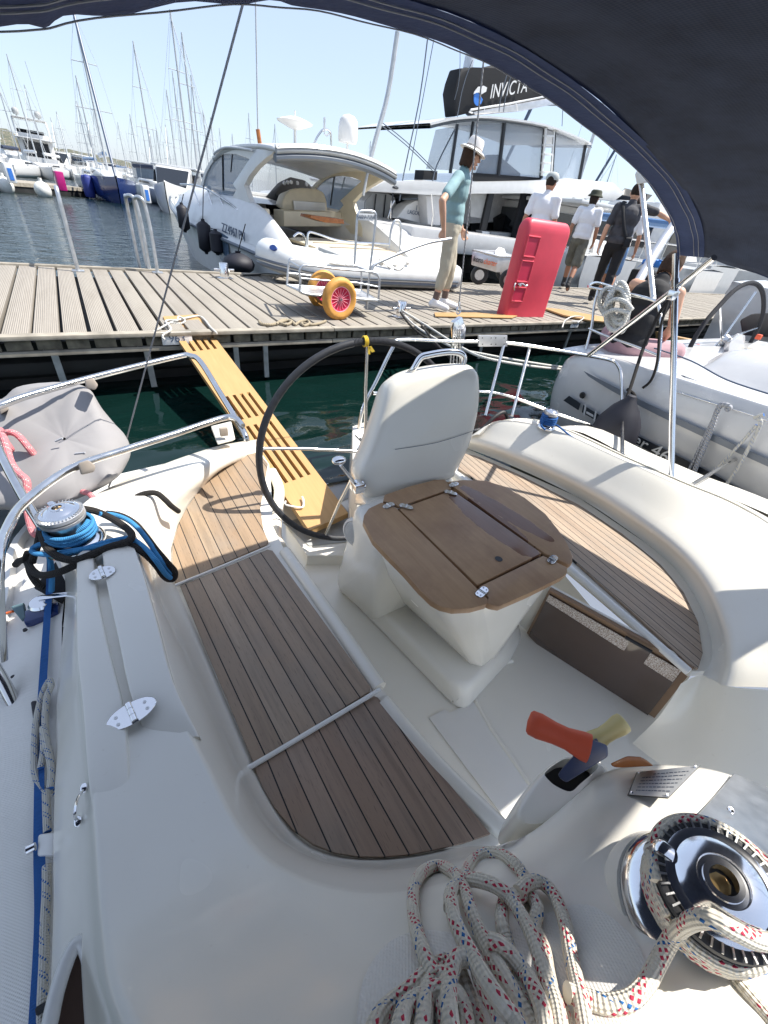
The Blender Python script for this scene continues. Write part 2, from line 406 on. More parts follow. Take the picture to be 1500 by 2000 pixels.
    e0 = ell(p0, q0, (q0-p0).length*.62, .062, math.atan2((q0-p0).y, (q0-p0).x)); e1 = ell(p1, q1, (q1-p1).length*.55, .04, math.atan2((q1-p1).y, (q1-p1).x))
    wet = t.math('MAXIMUM', e0, e1)
    t.set('Base Color', t.mix(wet, w, t.mix(g, (.15, .068, .036), (.25, .13, .075)))); t.set('Roughness', t.math('SUBTRACT', .5, t.math('MULTIPLY', wet, .36)))
    t.bump(g, .15, .002); M['table_wood'] = t.m
    # passerelle pine
    t = NT('pine', .5); c = t.co(); g = t.noise(t.map(c, (45, 2.5, 10)), 1, 5, .6, .5); x = t.xyz(c)
    w = t.mix(g, (.37, .215, .08), (.52, .325, .14)); t.set('Base Color', w); t.bump(g, .12, .002); M['pine'] = t.m
    # weathered dock planks (plank index in uv.x by white noise, grooves by bump)
    t = NT('dock_plank', .85); c = t.co(); x = t.xyz(c)
    idx = t.math('FLOOR', t.math('DIVIDE', x[0], .1745)); rnd = t.white(idx)
    cv = t.n.new('ShaderNodeCombineXYZ'); t.l.new(x[0], cv.inputs[0]); t.l.new(x[1], cv.inputs[1]); t.l.new(t.math('MULTIPLY', rnd, 50), cv.inputs[2])
    g = t.noise(t.map(cv.outputs[0], (60, 1.6, 1)), 1, 5, .7); st = t.noise(t.map(cv.outputs[0], (6, 1.2, 1)), 1, 4)
    w = t.mix(g, (.24, .21, .175), (.41, .375, .325)); w = t.mix(t.math('MULTIPLY', rnd, .7), w, (.37, .34, .285)); w = t.mix(t.ramp(st, (.5, 0.), (.8, .6)), w, (.22, .19, .15))
    gr = t.math('SINE', t.math('MULTIPLY', x[0], 2*math.pi/.0125)); t.set('Base Color', t.mix(t.ramp(gr, (0., 0.), (.5, 1.)), t.mix(.32, w, (.12, .105, .09)), w)); t.bump(gr, .5, .004); M['dock_plank'] = t.m
    simple('dock_timber', (.30, .27, .22), .85, var=.3, vscale=7, bump=.4, bscale=30)
    simple('dock_end_grain', (.17, .15, .11), .9, var=.45, vscale=14, bump=.5, bscale=40)
    # ropes: uv = metres along, turns round
    def rope(name, base, fleck=None, fleck2=None, per=.05, duty=.42, cell=.0042, rough=.85, lay=0):
        t = NT(name, rough); uv = t.n.new('ShaderNodeUVMap').outputs[0] if False else t.n.new('ShaderNodeTexCoord').outputs['UV']; x = t.xyz(uv)
        a = t.math('ADD', t.math('DIVIDE', x[0], cell*2), t.math('MULTIPLY', x[1], 6)); b = t.math('SUBTRACT', t.math('DIVIDE', x[0], cell*2), t.math('MULTIPLY', x[1], 6))
        fa = t.math('FRACT', a); fb = t.math('FRACT', b)
        ck = t.math('MULTIPLY', t.math('LESS_THAN', fa, .56), t.math('LESS_THAN', fb, .56))
        n0 = t.noise(t.co(), 55, 4); cc = t.mix(n0, tuple(v*.82 for v in base), base)
        if fleck:
            ph = t.math('FRACT', t.math('ADD', t.math('DIVIDE', x[0], per), t.math('MULTIPLY', x[1], 2)))
            side = t.math('LESS_THAN', t.math('FRACT', t.math('ADD', t.math('MULTIPLY', x[1], 2), t.math('DIVIDE', x[0], per*5))), .62)
            m = t.math('MULTIPLY', t.math('MULTIPLY', t.math('LESS_THAN', ph, duty), side), ck); cc = t.mix(m, cc, fleck)
            if fleck2:
                ph2 = t.math('FRACT', t.math('ADD', t.math('DIVIDE', x[0], per*1.7), t.math('MULTIPLY', x[1], -1)))
                cc = t.mix(t.math('MULTIPLY', t.math('LESS_THAN', t.math('ABSOLUTE', t.math('SUBTRACT', ph2, .5)), .045), ck), cc, fleck2)
        t.set('Base Color', cc)
        if lay: hh = t.math('SINE', t.math('ADD', t.math('MULTIPLY', x[0], 2*math.pi/lay), t.math('MULTIPLY', x[1], 6*math.pi)))
        else: hh = t.math('MULTIPLY', t.math('SINE', t.math('MULTIPLY', a, 2*math.pi)), t.math('SINE', t.math('MULTIPLY', b, 2*math.pi)))
        t.bump(hh, .7, .0018 if not lay else .006); M[name] = t.m
    rope('rope_red', (.78, .72, .60), (.48, .025, .065), (.02, .14, .38), per=.060, duty=.46, cell=.0052); rope('rope_bluefleck', (.62, .60, .54), (.02, .12, .38), per=.022, duty=.45)
    rope('rope_blue', (.06, .30, .62)); rope('rope_black', (.018, .015, .013), cell=.006); rope('rope_deepblue', (.02, .13, .42)); rope('rope_pink', (.68, .22, .24), (.75, .55, .5), per=.02)
    rope('rope_white', (.78, .76, .70), lay=.02); rope('rope_tan', (.42, .35, .24), lay=.02); rope('rope_grey', (.36, .37, .40), lay=.02)
    rope('wrap_grip', (.03, .032, .04), lay=.006)
    # water
    t = NT('water', .03, color=(.003, .014, .012)); t.b.inputs['IOR'].default_value = 1.33; t.b.inputs['Specular IOR Level'].default_value = .6
    c = t.co(); x = t.xyz(c)
    far = t.math('MINIMUM', 1, t.math('MAXIMUM', 0, t.math('DIVIDE', t.math('SUBTRACT', x[1], 6.5), 4)))
    w1 = t.noise(t.map(c, (1, 1.5, 1)), 1.4, 2, .5, .4); w2 = t.noise(t.map(c, (1.2, 3.2, 1)), 1.9, 4, .6, .6); w3 = t.noise(c, 9, 3)
    hh = t.math('ADD', t.math('MULTIPLY', w1, .9), t.math('MULTIPLY', t.math('ADD', w2, t.math('MULTIPLY', w3, .12)), t.math('MULTIPLY_ADD', far, .42, .05)))
    t.bump(hh, .55, .12); M['water'] = t.m
    # far hills
    t = NT('hill', .95); c = t.co(); f = t.noise(c, .02, 6, .7); g = t.noise(c, .12, 4, .7)
    w = t.mix(f, (.045, .06, .04), (.12, .115, .075)); t.set('Base Color', t.mix(t.ramp(g, (.56, 0.), (.66, 1.)), w, (.42, .32, .25))); M['hill'] = t.m
build_materials()
# ================================================================== our own yacht (the boat we stand on)
Y = wthing('sailing_yacht', 'white sailing yacht in the foreground with teak cockpit benches, steering wheel and navy sprayhood', 'sailing yacht', (.95, 1.0, 0))
def poly(h, pts, n=0, closed=True):
    P = Hs(h, *pts); return catmull(P, n, closed) if n else P
simple('bronze_trim', (.24, .15, .09), .35, var=.15)
# --- coaming and forward deck: five rails at fourteen stations, aft to bow
ST = [
 [(505,861,1.34),(504,861,1.24),(500,864,1.19),(500,870,1.2),(503,884,1.212)],
 [(430,874,1.33),(430,872,1.18),(448,884,1.12),(468,893,1.17),(475,893,1.212)],
 [(330,905,1.32),(332,903,1.10),(392,912,1.07),(415,925,1.14),(438,906,1.212)],
 [(215,955,1.30),(215,953,1.04),(310,952,1.0),(338,985,1.10),(382,968,1.212)],
 [(165,985,1.25),(165,982,.98),(268,1010,.96),(305,1050,1.1),(350,1020,1.212)],
 [(105,1040,1.2),(118,1042,.97),(262,1066,.94),(302,1098,1.09),(334,1075,1.212)],
 [(122,1110,1.1),(150,1100,.94),(272,1078,.93),(306,1124,1.1),(334,1115,1.212)],
 [(128,1150,1.08),(150,1150,.92),(293,1150,.92),(318,1180,1.12),(352,1160,1.212)],
 [(122,1250,1.05),(148,1250,.90),(322,1260,.90),(360,1262,1.10),(392,1250,1.212)],
 [(112,1350,1.03),(155,1360,.88),(358,1390,.88),(418,1385,1.12),(444,1370,1.212)],
 [(110,1450,1.02),(168,1480,.85),(412,1500,.86),(474,1510,1.12),(502,1500,1.212)],
 [(106,1570,1.0),(180,1640,.80),(470,1610,.84),(535,1622,1.10),(572,1620,1.212)],
 [(104,1680,.98),(190,1800,.75),(550,1690,.82),(618,1680,1.08),(640,1664,1.212)],
 [(104,1790,.96),(215,1960,.69),(690,1735,.81),(740,1700,1.05),(745,1675,1.212)],
 [(90,2120,.95),(330,2150,.62),(850,1722,.81),(868,1682,1.05),(868,1657,1.212)],
 [(60,2500,.9),(600,2300,.57),(980,1664,.82),(980,1660,.86),(979,1655,1.1)],
]
FD = [
 [(820,1735,.835),(985,1666,.838),(1060,1618,.83),(1130,1560,.82),(1190,1512,.81),(1262,1497,.80),(1345,1498,.80),(1420,1512,.80),(1560,1560,.80)],
 [(700,1741,.805),(985,1690,.79),(1075,1650,.78),(1160,1600,.77),(1215,1552,.77),(1275,1530,.77),(1345,1525,.77),(1440,1545,.77),(1600,1600,.77)],
 [(640,1800,.77),(960,1770,.765),(1090,1730,.75),(1190,1670,.74),(1260,1610,.735),(1310,1575,.735),(1370,1565,.735),(1460,1600,.735),(1640,1660,.735)],
 [(600,1880,.73),(900,1860,.73),(1080,1830,.715),(1200,1780,.70),(1300,1720,.69),(1370,1690,.69),(1430,1690,.69),(1520,1720,.69),(1700,1760,.69)],
 [(560,2000,.67),(860,1990,.66),(1050,1980,.65),(1200,1930,.645),(1330,1890,.64),(1420,1860,.64),(1500,1860,.64),(1600,1880,.64),(1800,1900,.64)],
 [(560,2250,.585),(860,2250,.59),(1050,2250,.59),(1250,2200,.59),(1400,2150,.60),(1520,2100,.60),(1640,2080,.60),(1760,2080,.60),(1950,2080,.60)],
 [(560,2700,.56),(860,2700,.56),(1100,2700,.56),(1350,2600,.56),(1550,2550,.57),(1700,2500,.57),(1850,2400,.57),(2000,2400,.57),(2200,2400,.57)],
]
def coaming_rows():
    rows = []
    for st in ST:
        a, b, c, d, e = [H(*p) for p in st]
        rows.append([a, a.lerp(b, .55), b, b.lerp(c, .12) + Vector((0, 0, .012)), b.lerp(c, .5) + Vector((0, 0, .014)), b.lerp(c, .88) + Vector((0, 0, .010)), c, c.lerp(d, .5) + Vector((.004, .004, .02)), d, d.lerp(e, .62) - Vector((0, 0, .02)), e - Vector((0, 0, .004))])
    for j in range(2, 9):
        q = [H(*FD[i][j]) for i in (6, 5, 4, 3, 2, 1, 0)]; t = q[-1]
        rows.append([q[0] + Vector((0, -.1, -.02)), q[0], q[1], q[2], q[3], q[4].lerp(q[5], .4), t, t + Vector((0, .004, -.03)), t + Vector((0, -.01, -.10)), t + Vector((0, -.01, -.18)), t + Vector((0, -.01, -.28))])
    return rows
CR = coaming_rows(); bm = B(); loft(bm, CR, 3, 5); deck = mesh_obj('coaming', bm, 'gelcoat', Y, 70)
# non-skid field under the rope: a thin sheet following the deck
def deck_z(x, y):
    g = FDT.ray_cast(Vector((x, y, 2.5)), Vector((0, 0, -1))); return g[0].z if g[0] else CAMZ - .72
from mathutils.bvhtree import BVHTree
bm = B(); loft(bm, CR, 3, 5); FDT = BVHTree.FromBMesh(bm); bm.free()
bm = B(); ns = poly(.7, [(740,1860),(820,1815),(960,1830),(1080,1775),(1160,1760),(1210,1830),(1220,1900),(1230,2100),(1100,2250),(700,2250),(690,1980)], 5)
cen = sum(ns, Vector()) / len(ns); rings = []
for k in range(9):
    f = k / 8
    rings.append([Vector((*(cen.lerp(p, f)).xy, 0)) for p in ns])
for r in rings:
    for p in r: p.z = deck_z(p.x, p.y) + .0025
rings[0] = [rings[0][0] + (p - rings[0][0]) * .0 + Vector((math.cos(i)*1e-4, math.sin(i)*1e-4, 0)) for i, p in enumerate(rings[0])]
loft(bm, rings, closed_u=True); mesh_obj('nonskid_patch', bm, 'nonskid', Y, 60)
def cast(px, py, up=0.0):
    g = FDT.ray_cast(CAM, ray(px, py).normalized()); return (g[0] + (g[1] if g[1].z > 0 else -g[1])*up) if g[0] else H(px, py, 1.05)
bm = B(); qa = [cast(*p, .003) for p in ((205,1000),(222,975),(258,952),(300,932),(345,917),(392,904),(430,893))]; qb = [cast(*p, .003) for p in ((232,1022),(262,1003),(296,975),(328,950),(362,932),(400,916),(440,897))]
rows = [[a.lerp(b, k/6) for a, b in zip(catmull(qa, 4), catmull(qb, 4))] for k in range(7)]
for r in rows:
    for p in r: p.z = deck_z(p.x, p.y) + .003
loft(bm, rows); mesh_obj('nonskid_patch', bm, 'nonskid', Y, 60)
# --- side deck with toe rail
bm = B()
o = [H(150,945,1.36),H(40,1060,1.24),H(8,1205,1.17),H(-60,1400,1.12),H(-160,1700,1.06),H(-300,2100,1.02),H(-300,2600,1.0)]
i = [H(520,862,1.36),H(215,965,1.31),H(135,1130,1.12),H(122,1350,1.06),H(122,1600,1.04),H(125,1850,1.0),H(130,2600,.98)]
loft(bm, [o, [a.lerp(b, .5) + Vector((0, 0, .004)) for a, b in zip(o, i)], i], 5, 2); mesh_obj('side_deck', bm, 'nonskid', Y)
bm = B(); o2 = catmull(o, 5)
for w0, w1, z0, z1 in ((0, .028, 0, .028),):
    rows = []
    for k, p in enumerate(o2):
        rows.append([p + Vector((w0-.012, 0, -.5)), p + Vector((-.012, 0, z1)), p + Vector((.012, 0, z1+.003)), p + Vector((.02, 0, .0015))])
    loft(bm, rows)
mesh_obj('toe_rail', bm, 'trim_white', Y)
bm = B()
rows = [[p + Vector((.04, 0, .004)), p + Vector((.042, 0, .011)), p + Vector((.066, 0, .011)), p + Vector((.068, 0, .003))] for p in o2[8:]]
loft(bm, rows); tr = mesh_obj('genoa_track', bm, 'alloy', Y)
bm = B()
for (px, py) in ((50,1232),(27,1324),(3,1437),(-12,1510)):
    p = H(px, py, 1.11); lathe(bm, p + Vector((0, 0, .002)), [(0, .006), (.005, .005), (.006, 0)], seg=10)
mesh_obj('screw', bm, 'ink_black', Y)
# hull outside, port side and stern
bm = B()
hl = [p + Vector((-.012, 0, .0)) for p in catmull(o, 4)][::-1] + Hs(1.36, (330,906), (430,876), (503,862))
loft(bm, [hl, [p + Vector((-.03, .01, -.4)) for p in hl], [Vector((p.x+.06, p.y-.02, -.3)) for p in hl]]); mesh_obj('hull_side', bm, 'hull_white', Y)
# --- port bench: moulded seat body and three teak panels
bo = [(503,872),(526,905),(530,960),(528,1030),(550,1075),(640,1180),(748,1336),(745,1352),(752,1368),(830,1470),(975,1622),(1010,1680),(850,1800),(600,1720),(400,1560),(300,1250),(300,1080),(360,960),(430,890)]
bm = B(); prism(bm, Hs(1.215, *bo), -.42, bev=.012); mesh_obj('bench_base', bm, 'gelcoat', Y, 50)
# the rounded inner end of the seat beside the stern walkway
bm = B(); P = [H(*p) for p in ((530,915,1.3),(545,950,1.34),(540,1000,1.34),(538,1040,1.3),(548,1066,1.24))]
tube(bm, [p - Vector((0, 0, .02)) for p in P], .03, 12, smooth=6); P2 = [H(*p, 1.2) - Vector((0, 0, .018)) for p in ((556,1072),(640,1190),(742,1338))]; tube(bm, P2, .026, 12, smooth=6)
P2 = [H(*p, 1.2) - Vector((0, 0, .018)) for p in ((750,1366),(850,1485),(985,1618))]; tube(bm, P2, .026, 12, smooth=6)
mesh_obj('seat_edge', bm, 'gelcoat', Y, 60)
TZ = 1.2
def teak(name, pts, mat, par=Y, h=TZ, n=0):
    bm = B(); prism(bm, Hs(h, *pts), -.012, bev=.0012, seg=1); return mesh_obj(name, bm, mat, par, 30)
pa = [(505,882),(523,905),(515,950),(508,990),(514,1035),(524,1056),(520,1064),(440,1098),(350,1138),(341,1136),(337,1090),(337,1066),(350,1020),(366,990),(385,963),(410,935),(440,908),(475,890)]
teak('teak_seat', pa, 'teak_aft')
pm = [(352,1144),(440,1108),(522,1073),(532,1075),(640,1225),(724,1342),(722,1350),(610,1420),(502,1489),(494,1487),(445,1370),(395,1252)]
teak('teak_seat', pm, 'teak_left')
pf = [(497,1500),(610,1432),(728,1358),(738,1362),(820,1462),(958,1628),(905,1646),(850,1658),(800,1668),(745,1673),(700,1672),(655,1665),(612,1649),(572,1620),(535,1575),(512,1535)]
teak('teak_seat', pf, 'teak_fore')
# divider lip between the panels
bm = B(); tube(bm, [H(342,1143,1.196), H(440,1103,1.196), H(527,1066,1.196)], .005, 8, smooth=3); mesh_obj('seat_divider', bm, 'trim_white', Y)
bm = B(); tube(bm, [H(462,1507,1.19), H(490,1497,1.195), H(610,1426,1.195), H(742,1347,1.19)], .007, 8, smooth=3)
mesh_obj('seat_divider', bm, 'trim_white', Y)
# --- port locker lid: a raised two-part box on the coaming with a gutter between
def strip(bm, L, Rr, h0, up=.028, bev=.012):
    rows = []; n_ = len(L); up0 = up
    for k_, (a, b) in enumerate(zip(L, Rr)):
        A = H(*a); Bq = H(*b); up = up0 * (1 if k_ < n_-1 else .45)
        w = (Bq - A); z = Vector((0, 0, 1))
        rows.append([A - z*.05, A + z*(up-.012), A + w*.08 + z*up, A + w*.5 + z*(up+.003), Bq - w*.08 + z*up, Bq + z*(up-.012), Bq - z*.05])
    f, l = rows[0], rows[-1]; d0 = (f[3]-rows[1][3]).normalized()*.012; d1 = (l[3]-rows[-2][3]).normalized()*.012
    rows = [[p + d0 + Vector((0, 0, min(0, -.06))) for p in f]] + [[p + d0*.7 - z*.012 for p in f]] + rows + [[p + d1*.7 - z*.012 for p in l]] + [[p + d1 - Vector((0, 0, .06)) for p in l]]
    loft(bm, rows, 3, 3)
bm = B(); strip(bm, [(158,1108,.925),(158,1180,.92),(160,1290,.90),(172,1400,.885),(182,1520,.86),(190,1640,.835)], [(188,1092,.925),(198,1180,.92),(222,1290,.90),(250,1400,.885),(262,1520,.865),(262,1640,.845)], 0, up=.038)
mesh_obj('coaming_ridge', bm, 'gelcoat', Y, 60)
bm = B(); strip(bm, [(205,1085,.925),(216,1160,.92),(240,1270,.905),(262,1370,.89),(288,1452,.88)], [(262,1070,.93),(285,1135,.925),(318,1250,.91),(345,1350,.895),(388,1436,.885)], 0, up=.044)
mesh_obj('locker_lid', bm, 'gelcoat', Y, 60)
def hinge(px, py, h, ang, L=.078, parent=Y):
    c = H(px, py, h); ax = Vector((math.cos(ang), math.sin(ang), 0)); pr = Vector((-ax.y, ax.x, 0)); bm = B()
    pts = [c + ax*(L/2*math.cos(t)) + pr*(.0235*math.sin(t)) for t in [2*math.pi*k/32 for k in range(32)]]
    prism(bm, pts, .003, bev=.0008, seg=1); o = mesh_obj('locker_hinge', bm, 'chrome', parent)
    bm = B()
    for s in (-1, 0, 1):
        q = c + pr*(s*.0145) + Vector((0, 0, .005)); tube(bm, [q - pr*.0068, q + pr*.0068], .006, 12)
    mesh_obj('hinge_pin', bm, 'chrome', o)
    bm = B()
    for sx in (-1, 1):
        for sy in (-1, 1):
            q = c + ax*(sx*L*.29) + pr*(sy*.008) + Vector((0, 0, .0032)); lathe(bm, q, [(.0035, 0), (.003, .0012), (.001, .0012), (0, .0004)], seg=10)
    mesh_obj('screw', bm, 'brushed', o)
hinge(200, 1120, .874, R(8), .062); hinge(258, 1394, .840, R(10), .088)
# small wire hook on the coaming side
bm = B(); hp = [H(165,1540,.835), H(152,1560,.82), H(146,1590,.81), H(152,1604,.84)]
tube(bm, hp, .0022, 8, smooth=4); ball(bm, hp[0] + Vector((0, 0, .003)), .006, (1, 1.4, .4)); ball(bm, hp[-1], .006, (1, 1.4, .4)); mesh_obj('hook', bm, 'chrome', Y)
# cabin side window, bottom left
wp = [(92,2080),(100,1990),(120,1910),(145,1850),(165,1845),(180,1890),(188,1960),(192,2080)]
bm = B(); pts = [H(x, y, .80) for x, y in wp]; fr_ = catmull(pts, 4, True); tube(bm, fr_, .009, 10, closed=True); w = mesh_obj('cabin_window', bm, 'trim_white', Y)
bm = B(); prism(bm, fr_, Vector((.004, 0, -.004))); mesh_obj('glass', bm, 'smoked', w)
# --- starboard side: bench, coaming, locker front
rb = [(905,885),(930,890),(1010,925),(1130,985),(1215,1042),(1290,1102),(1335,1155),(1364,1215),(1373,1275),(1364,1306),(1345,1296),(1240,1200),(1112,1086),(1000,985),(895,915)]
teak('teak_seat', rb, 'teak_right')
bb = [(880,900),(905,872),(1130,970),(1300,1085),(1390,1190),(1405,1310),(1352,1312),(1235,1212),(1104,1102),(1000,1015),(880,925)]
bm = B(); prism(bm, Hs(1.214, *bb), -.035, bev=.01); mesh_obj('bench_base', bm, 'gelcoat', Y, 50)
bm = B(); tube(bm, [H(*p) for p in ((890,925,1.205),(1000,1012,1.205),(1100,1100,1.205),(1230,1212,1.205),(1345,1312,1.205))], .016, 12, smooth=5); mesh_obj('seat_edge', bm, 'trim_white', Y, 60)
SR = [  # (bottom, mid, shoulder, ridge, outer)
 [(888,878,1.215),(895,868,1.18),(915,856,1.1),(935,850,1.06),(960,846,1.1),(975,850,1.25)],
 [(912,876,1.215),(925,862,1.12),(945,840,1.02),(978,822,.97),(1010,815,.99),(1030,818,1.2)],
 [(1010,914,1.215),(1030,898,1.1),(1055,868,.98),(1078,838,.93),(1100,832,.945),(1110,838,1.2)],
 [(1130,972,1.215),(1150,955,1.1),(1180,920,.98),(1205,893,.93),(1225,888,.94),(1232,893,1.2)],
 [(1222,1032,1.215),(1245,1012,1.1),(1290,970,.98),(1320,945,.93),(1340,938,.94),(1350,945,1.2)],
 [(1300,1092,1.215),(1325,1070,1.1),(1375,1020,.99),(1412,985,.94),(1440,978,.95),(1455,985,1.2)],
 [(1348,1150,1.215),(1380,1130,1.1),(1440,1080,.99),(1490,1040,.95),(1530,1030,.96),(1550,1040,1.2)],
 [(1380,1215,1.215),(1415,1205,1.1),(1490,1170,.99),(1560,1130,.96),(1620,1120,.97),(1650,1130,1.2)],
 [(1390,1280,1.215),(1430,1285,1.1),(1520,1270,1.0),(1620,1260,.98),(1700,1260,.98),(1750,1270,1.2)],
 [(1372,1318,1.215),(1420,1340,1.15),(1530,1350,1.05),(1650,1360,1.02),(1760,1380,1.0),(1820,1400,1.2)],
]
bm = B(); rows = []
for s_ in SR:
    p = [H(*q) for q in s_]; rows.append([p[0], p[0].lerp(p[1], .6) - Vector((0, 0, .006)), p[1], p[1].lerp(p[3], .35) + Vector((.0, .0, .012)), p[1].lerp(p[3], .72) + Vector((0, 0, .016)), p[1].lerp(p[3], .94) + Vector((0, 0, .010)), p[3] + Vector((0, 0, .002)), p[3].lerp(p[4], .5), p[4] - Vector((0, 0, .008)), p[5]])
loft(bm, rows, 4, 5); mesh_obj('coaming', bm, 'gelcoat', Y, 60)
# starboard side deck outside the coaming
bm = B(); a_ = [H(*p) for p in ((975,850,1.2),(1110,838,1.06),(1232,893,1.03),(1350,945,1.03),(1455,985,1.03),(1640,1070,1.03),(1820,1180,1.03))]
b_ = [p + Vector((.28, .03, -.03)) for p in a_]; loft(bm, [a_, b_, [p + Vector((.06, 0, -.9)) for p in b_]], 4, 1); mesh_obj('side_deck', bm, 'gelcoat', Y)
# forward starboard bulkhead (below the coaming, down to the sole)
bm = B(); f0 = [H(1330,1335,1.24), H(1372,1318,1.215), H(1420,1340,1.15), H(1530,1350,1.05), H(1700,1370,1.0)]
f1 = [H(1235,1452,1.58), H(1300,1500,1.5), H(1400,1560,1.4), H(1550,1620,1.3), H(1800,1700,1.2)]
loft(bm, [f0, [p.lerp(q, .5) + Vector((.015, -.01, 0)) for p, q in zip(f0, f1)], f1], 5, 5); mesh_obj('bulkhead', bm, 'gelcoat', Y, 60)
bm = B(); hull(bm, [Vector((x, y, CAMZ + z)) for x, y, z in ((1.95, .0, -1.0), (1.93, -.5, -1.0), (1.96, -.04, -.62), (1.96, -.5, -.5), (2.1, .0, -1.0), (2.1, -.5, -1.0), (2.05, -.04, -.62), (2.05, -.5, -.5))], .02, 3); mesh_obj('bench_shade_block', bm, 'gelcoat', Y, 50)  # unseen block added out of frame to shade the starboard bench
# purple sticker at the picture's right edge
bm = B(); prism(bm, [H(1494,1150,1.075), H(1560,1130,1.02), H(1560,1240,1.02), H(1480,1242,1.085)], Vector((-.006, .0, .006)))
M['purple'] = NT('purple', .35, color=(.06, .045, .16)).m; stk = mesh_obj('sticker', bm, 'purple', Y)
bm = B()
for yy in (1165, 1190): prism(bm, [H(1496, yy, 1.058), H(1520, yy-5, 1.04), H(1518, yy+9, 1.04), H(1493, yy+12, 1.061)], Vector((-.002, 0, .003)))
mesh_obj('lettering', bm, 'sign_white', stk)
# locker front below the starboard bench: frame, smoked lid, strip painted as speckled sunlight
c0, c1, c3 = H(1075,1158,1.235), H(1345,1312,1.235), H(1034,1238,1.575)
_n = (c1-c0).cross(c3-c0); _r = ray(1236, 1450); c2 = CAM + _r * ((c0 - CAM).dot(_n) / _r.dot(_n))
def lk(u, v, off=0):
    p = c0.lerp(c1, u).lerp(c3.lerp(c2, u), v); n = (c1-c0).cross(c3-c0).normalized()
    if n.x > 0: n = -n
    return p + n*off
bm = B(); prism(bm, [lk(-.02, -.05, -.012), lk(1.01, -.05, -.012), lk(1.01, 1.02, -.012), lk(-.02, 1.02, -.012)], lk(0, 0, .004) - lk(0, 0, -.012)); lf = mesh_obj('locker_front', bm, 'bronze_trim', Y)
bm = B(); prism(bm, [lk(0, .0, .004), lk(.965, .0, .004), lk(.965, 1, .004), lk(0, 1, .004)], lk(0, 0, .012) - lk(0, 0, .004), bev=.001); mesh_obj('smoked_panel', bm, 'smoked', lf)
bm = B()
for u0, u1 in ((.0, .62), (.76, .96)): prism(bm, [lk(u0, .0, .013), lk(u1, .0, .013), lk(u1, .13, .013), lk(u0, .13, .013)], lk(0, 0, .015) - lk(0, 0, .013))
t = NT('speckle', .6); t.set('Base Color', t.ramp(t.noise(t.co(), 260, 2), (.45, (.28, .20, .15)), (.55, (.66, .62, .58)))); M['speckle'] = t.m
mesh_obj('sunlit_strip', bm, 'speckle', lf)  # pale speckle paints the sun along the panel's top
bm = B(); box(bm, lk(.66, -.03, .02), (.075, .012, .02), frame(c1-c0).to_3x3() @ Matrix(((0,0,1),(0,1,0),(1,0,0))), .002) if False else tube(bm, [lk(.58, -.03, .02), lk(.76, -.03, .02)], .007, 8); mesh_obj('latch', bm, 'ink_black', lf)
bm = B()
f2 = [H(860,1010,1.24), H(1075,1158,1.24), H(1345,1325,1.24)]; f3 = [H(800,1075,1.6), H(1030,1240,1.6), H(1240,1462,1.6)]
prism(bm, [lk(-.9, -.04, -.02), lk(1.03, -.04, -.02), lk(1.04, 1.1, -.02), lk(-.9, 1.1, -.02)], lk(0, 0, -.03) - lk(0, 0, -.02)); mesh_obj('seat_front', bm, 'gelcoat', Y)
# --- cockpit sole, stern platform, steps
bm = B(); prism(bm, Hs(1.6, (560,1080),(590,1120),(640,1000),(860,900),(1000,1000),(1400,1480),(1500,1700),(1300,1900),(900,1900),(700,1400)), -.05); struct_o = mesh_obj('cockpit_sole', bm, 'gelcoat', Y)
bm = B(); ns = [(838,1402),(868,1385),(878,1392),(925,1370),(1052,1560),(1090,1640),(1010,1660),(996,1612)]
prism(bm, Hs(1.594, *ns), -.004); mesh_obj('sole_nonskid', bm, 'nonskid', Y)
bm = B(); P = Hs(1.597, (930,1372),(926,1350),(945,1318),(980,1296),(1000,1290)); tube(bm, catmull(P, 5), .012, 8); P = Hs(1.597, (930,1372),(960,1425),(1040,1540)); tube(bm, P, .010, 8); mesh_obj('sole_moulding', bm, 'gelcoat', Y, 60)
# stern walkway platform and quarter block
bm = B(); prism(bm, Hs(1.53, (535,905),(560,1030),(600,1085),(700,1085),(730,960),(700,925),(660,935),(620,955),(570,925)), -.6, bev=.01); mesh_obj('stern_platform', bm, 'gelcoat', Y, 50)
bm = B(); prism(bm, Hs(1.524, (552,1020),(604,1066),(676,1058),(690,1010),(668,985),(640,1000)), -.004); prism(bm, Hs(1.524, (640,955),(668,940),(700,930),(700,962),(655,985)), -.004); mesh_obj('step_pad', bm, 'seat_pad', Y)
bm = B(); prism(bm, Hs(1.16, (688,832),(742,813),(800,815),(830,900),(700,960),(688,930)), -.9, bev=.012); qb = mesh_obj('quarter_block', bm, 'gelcoat', Y, 50)
bm = B()
for k in range(4): tube(bm, [H(694+k*9, 850+k*5, 1.157), H(716+k*9, 872+k*3, 1.157)], .003, 6)
mesh_obj('vent', bm, 'ink_black', qb)
bm = B(); box(bm, H(610,1130,1.57), (.25, .03, .02), bev=.004); mesh_obj('step_edge', bm, 'gelcoat', Y) if False else bm.free()
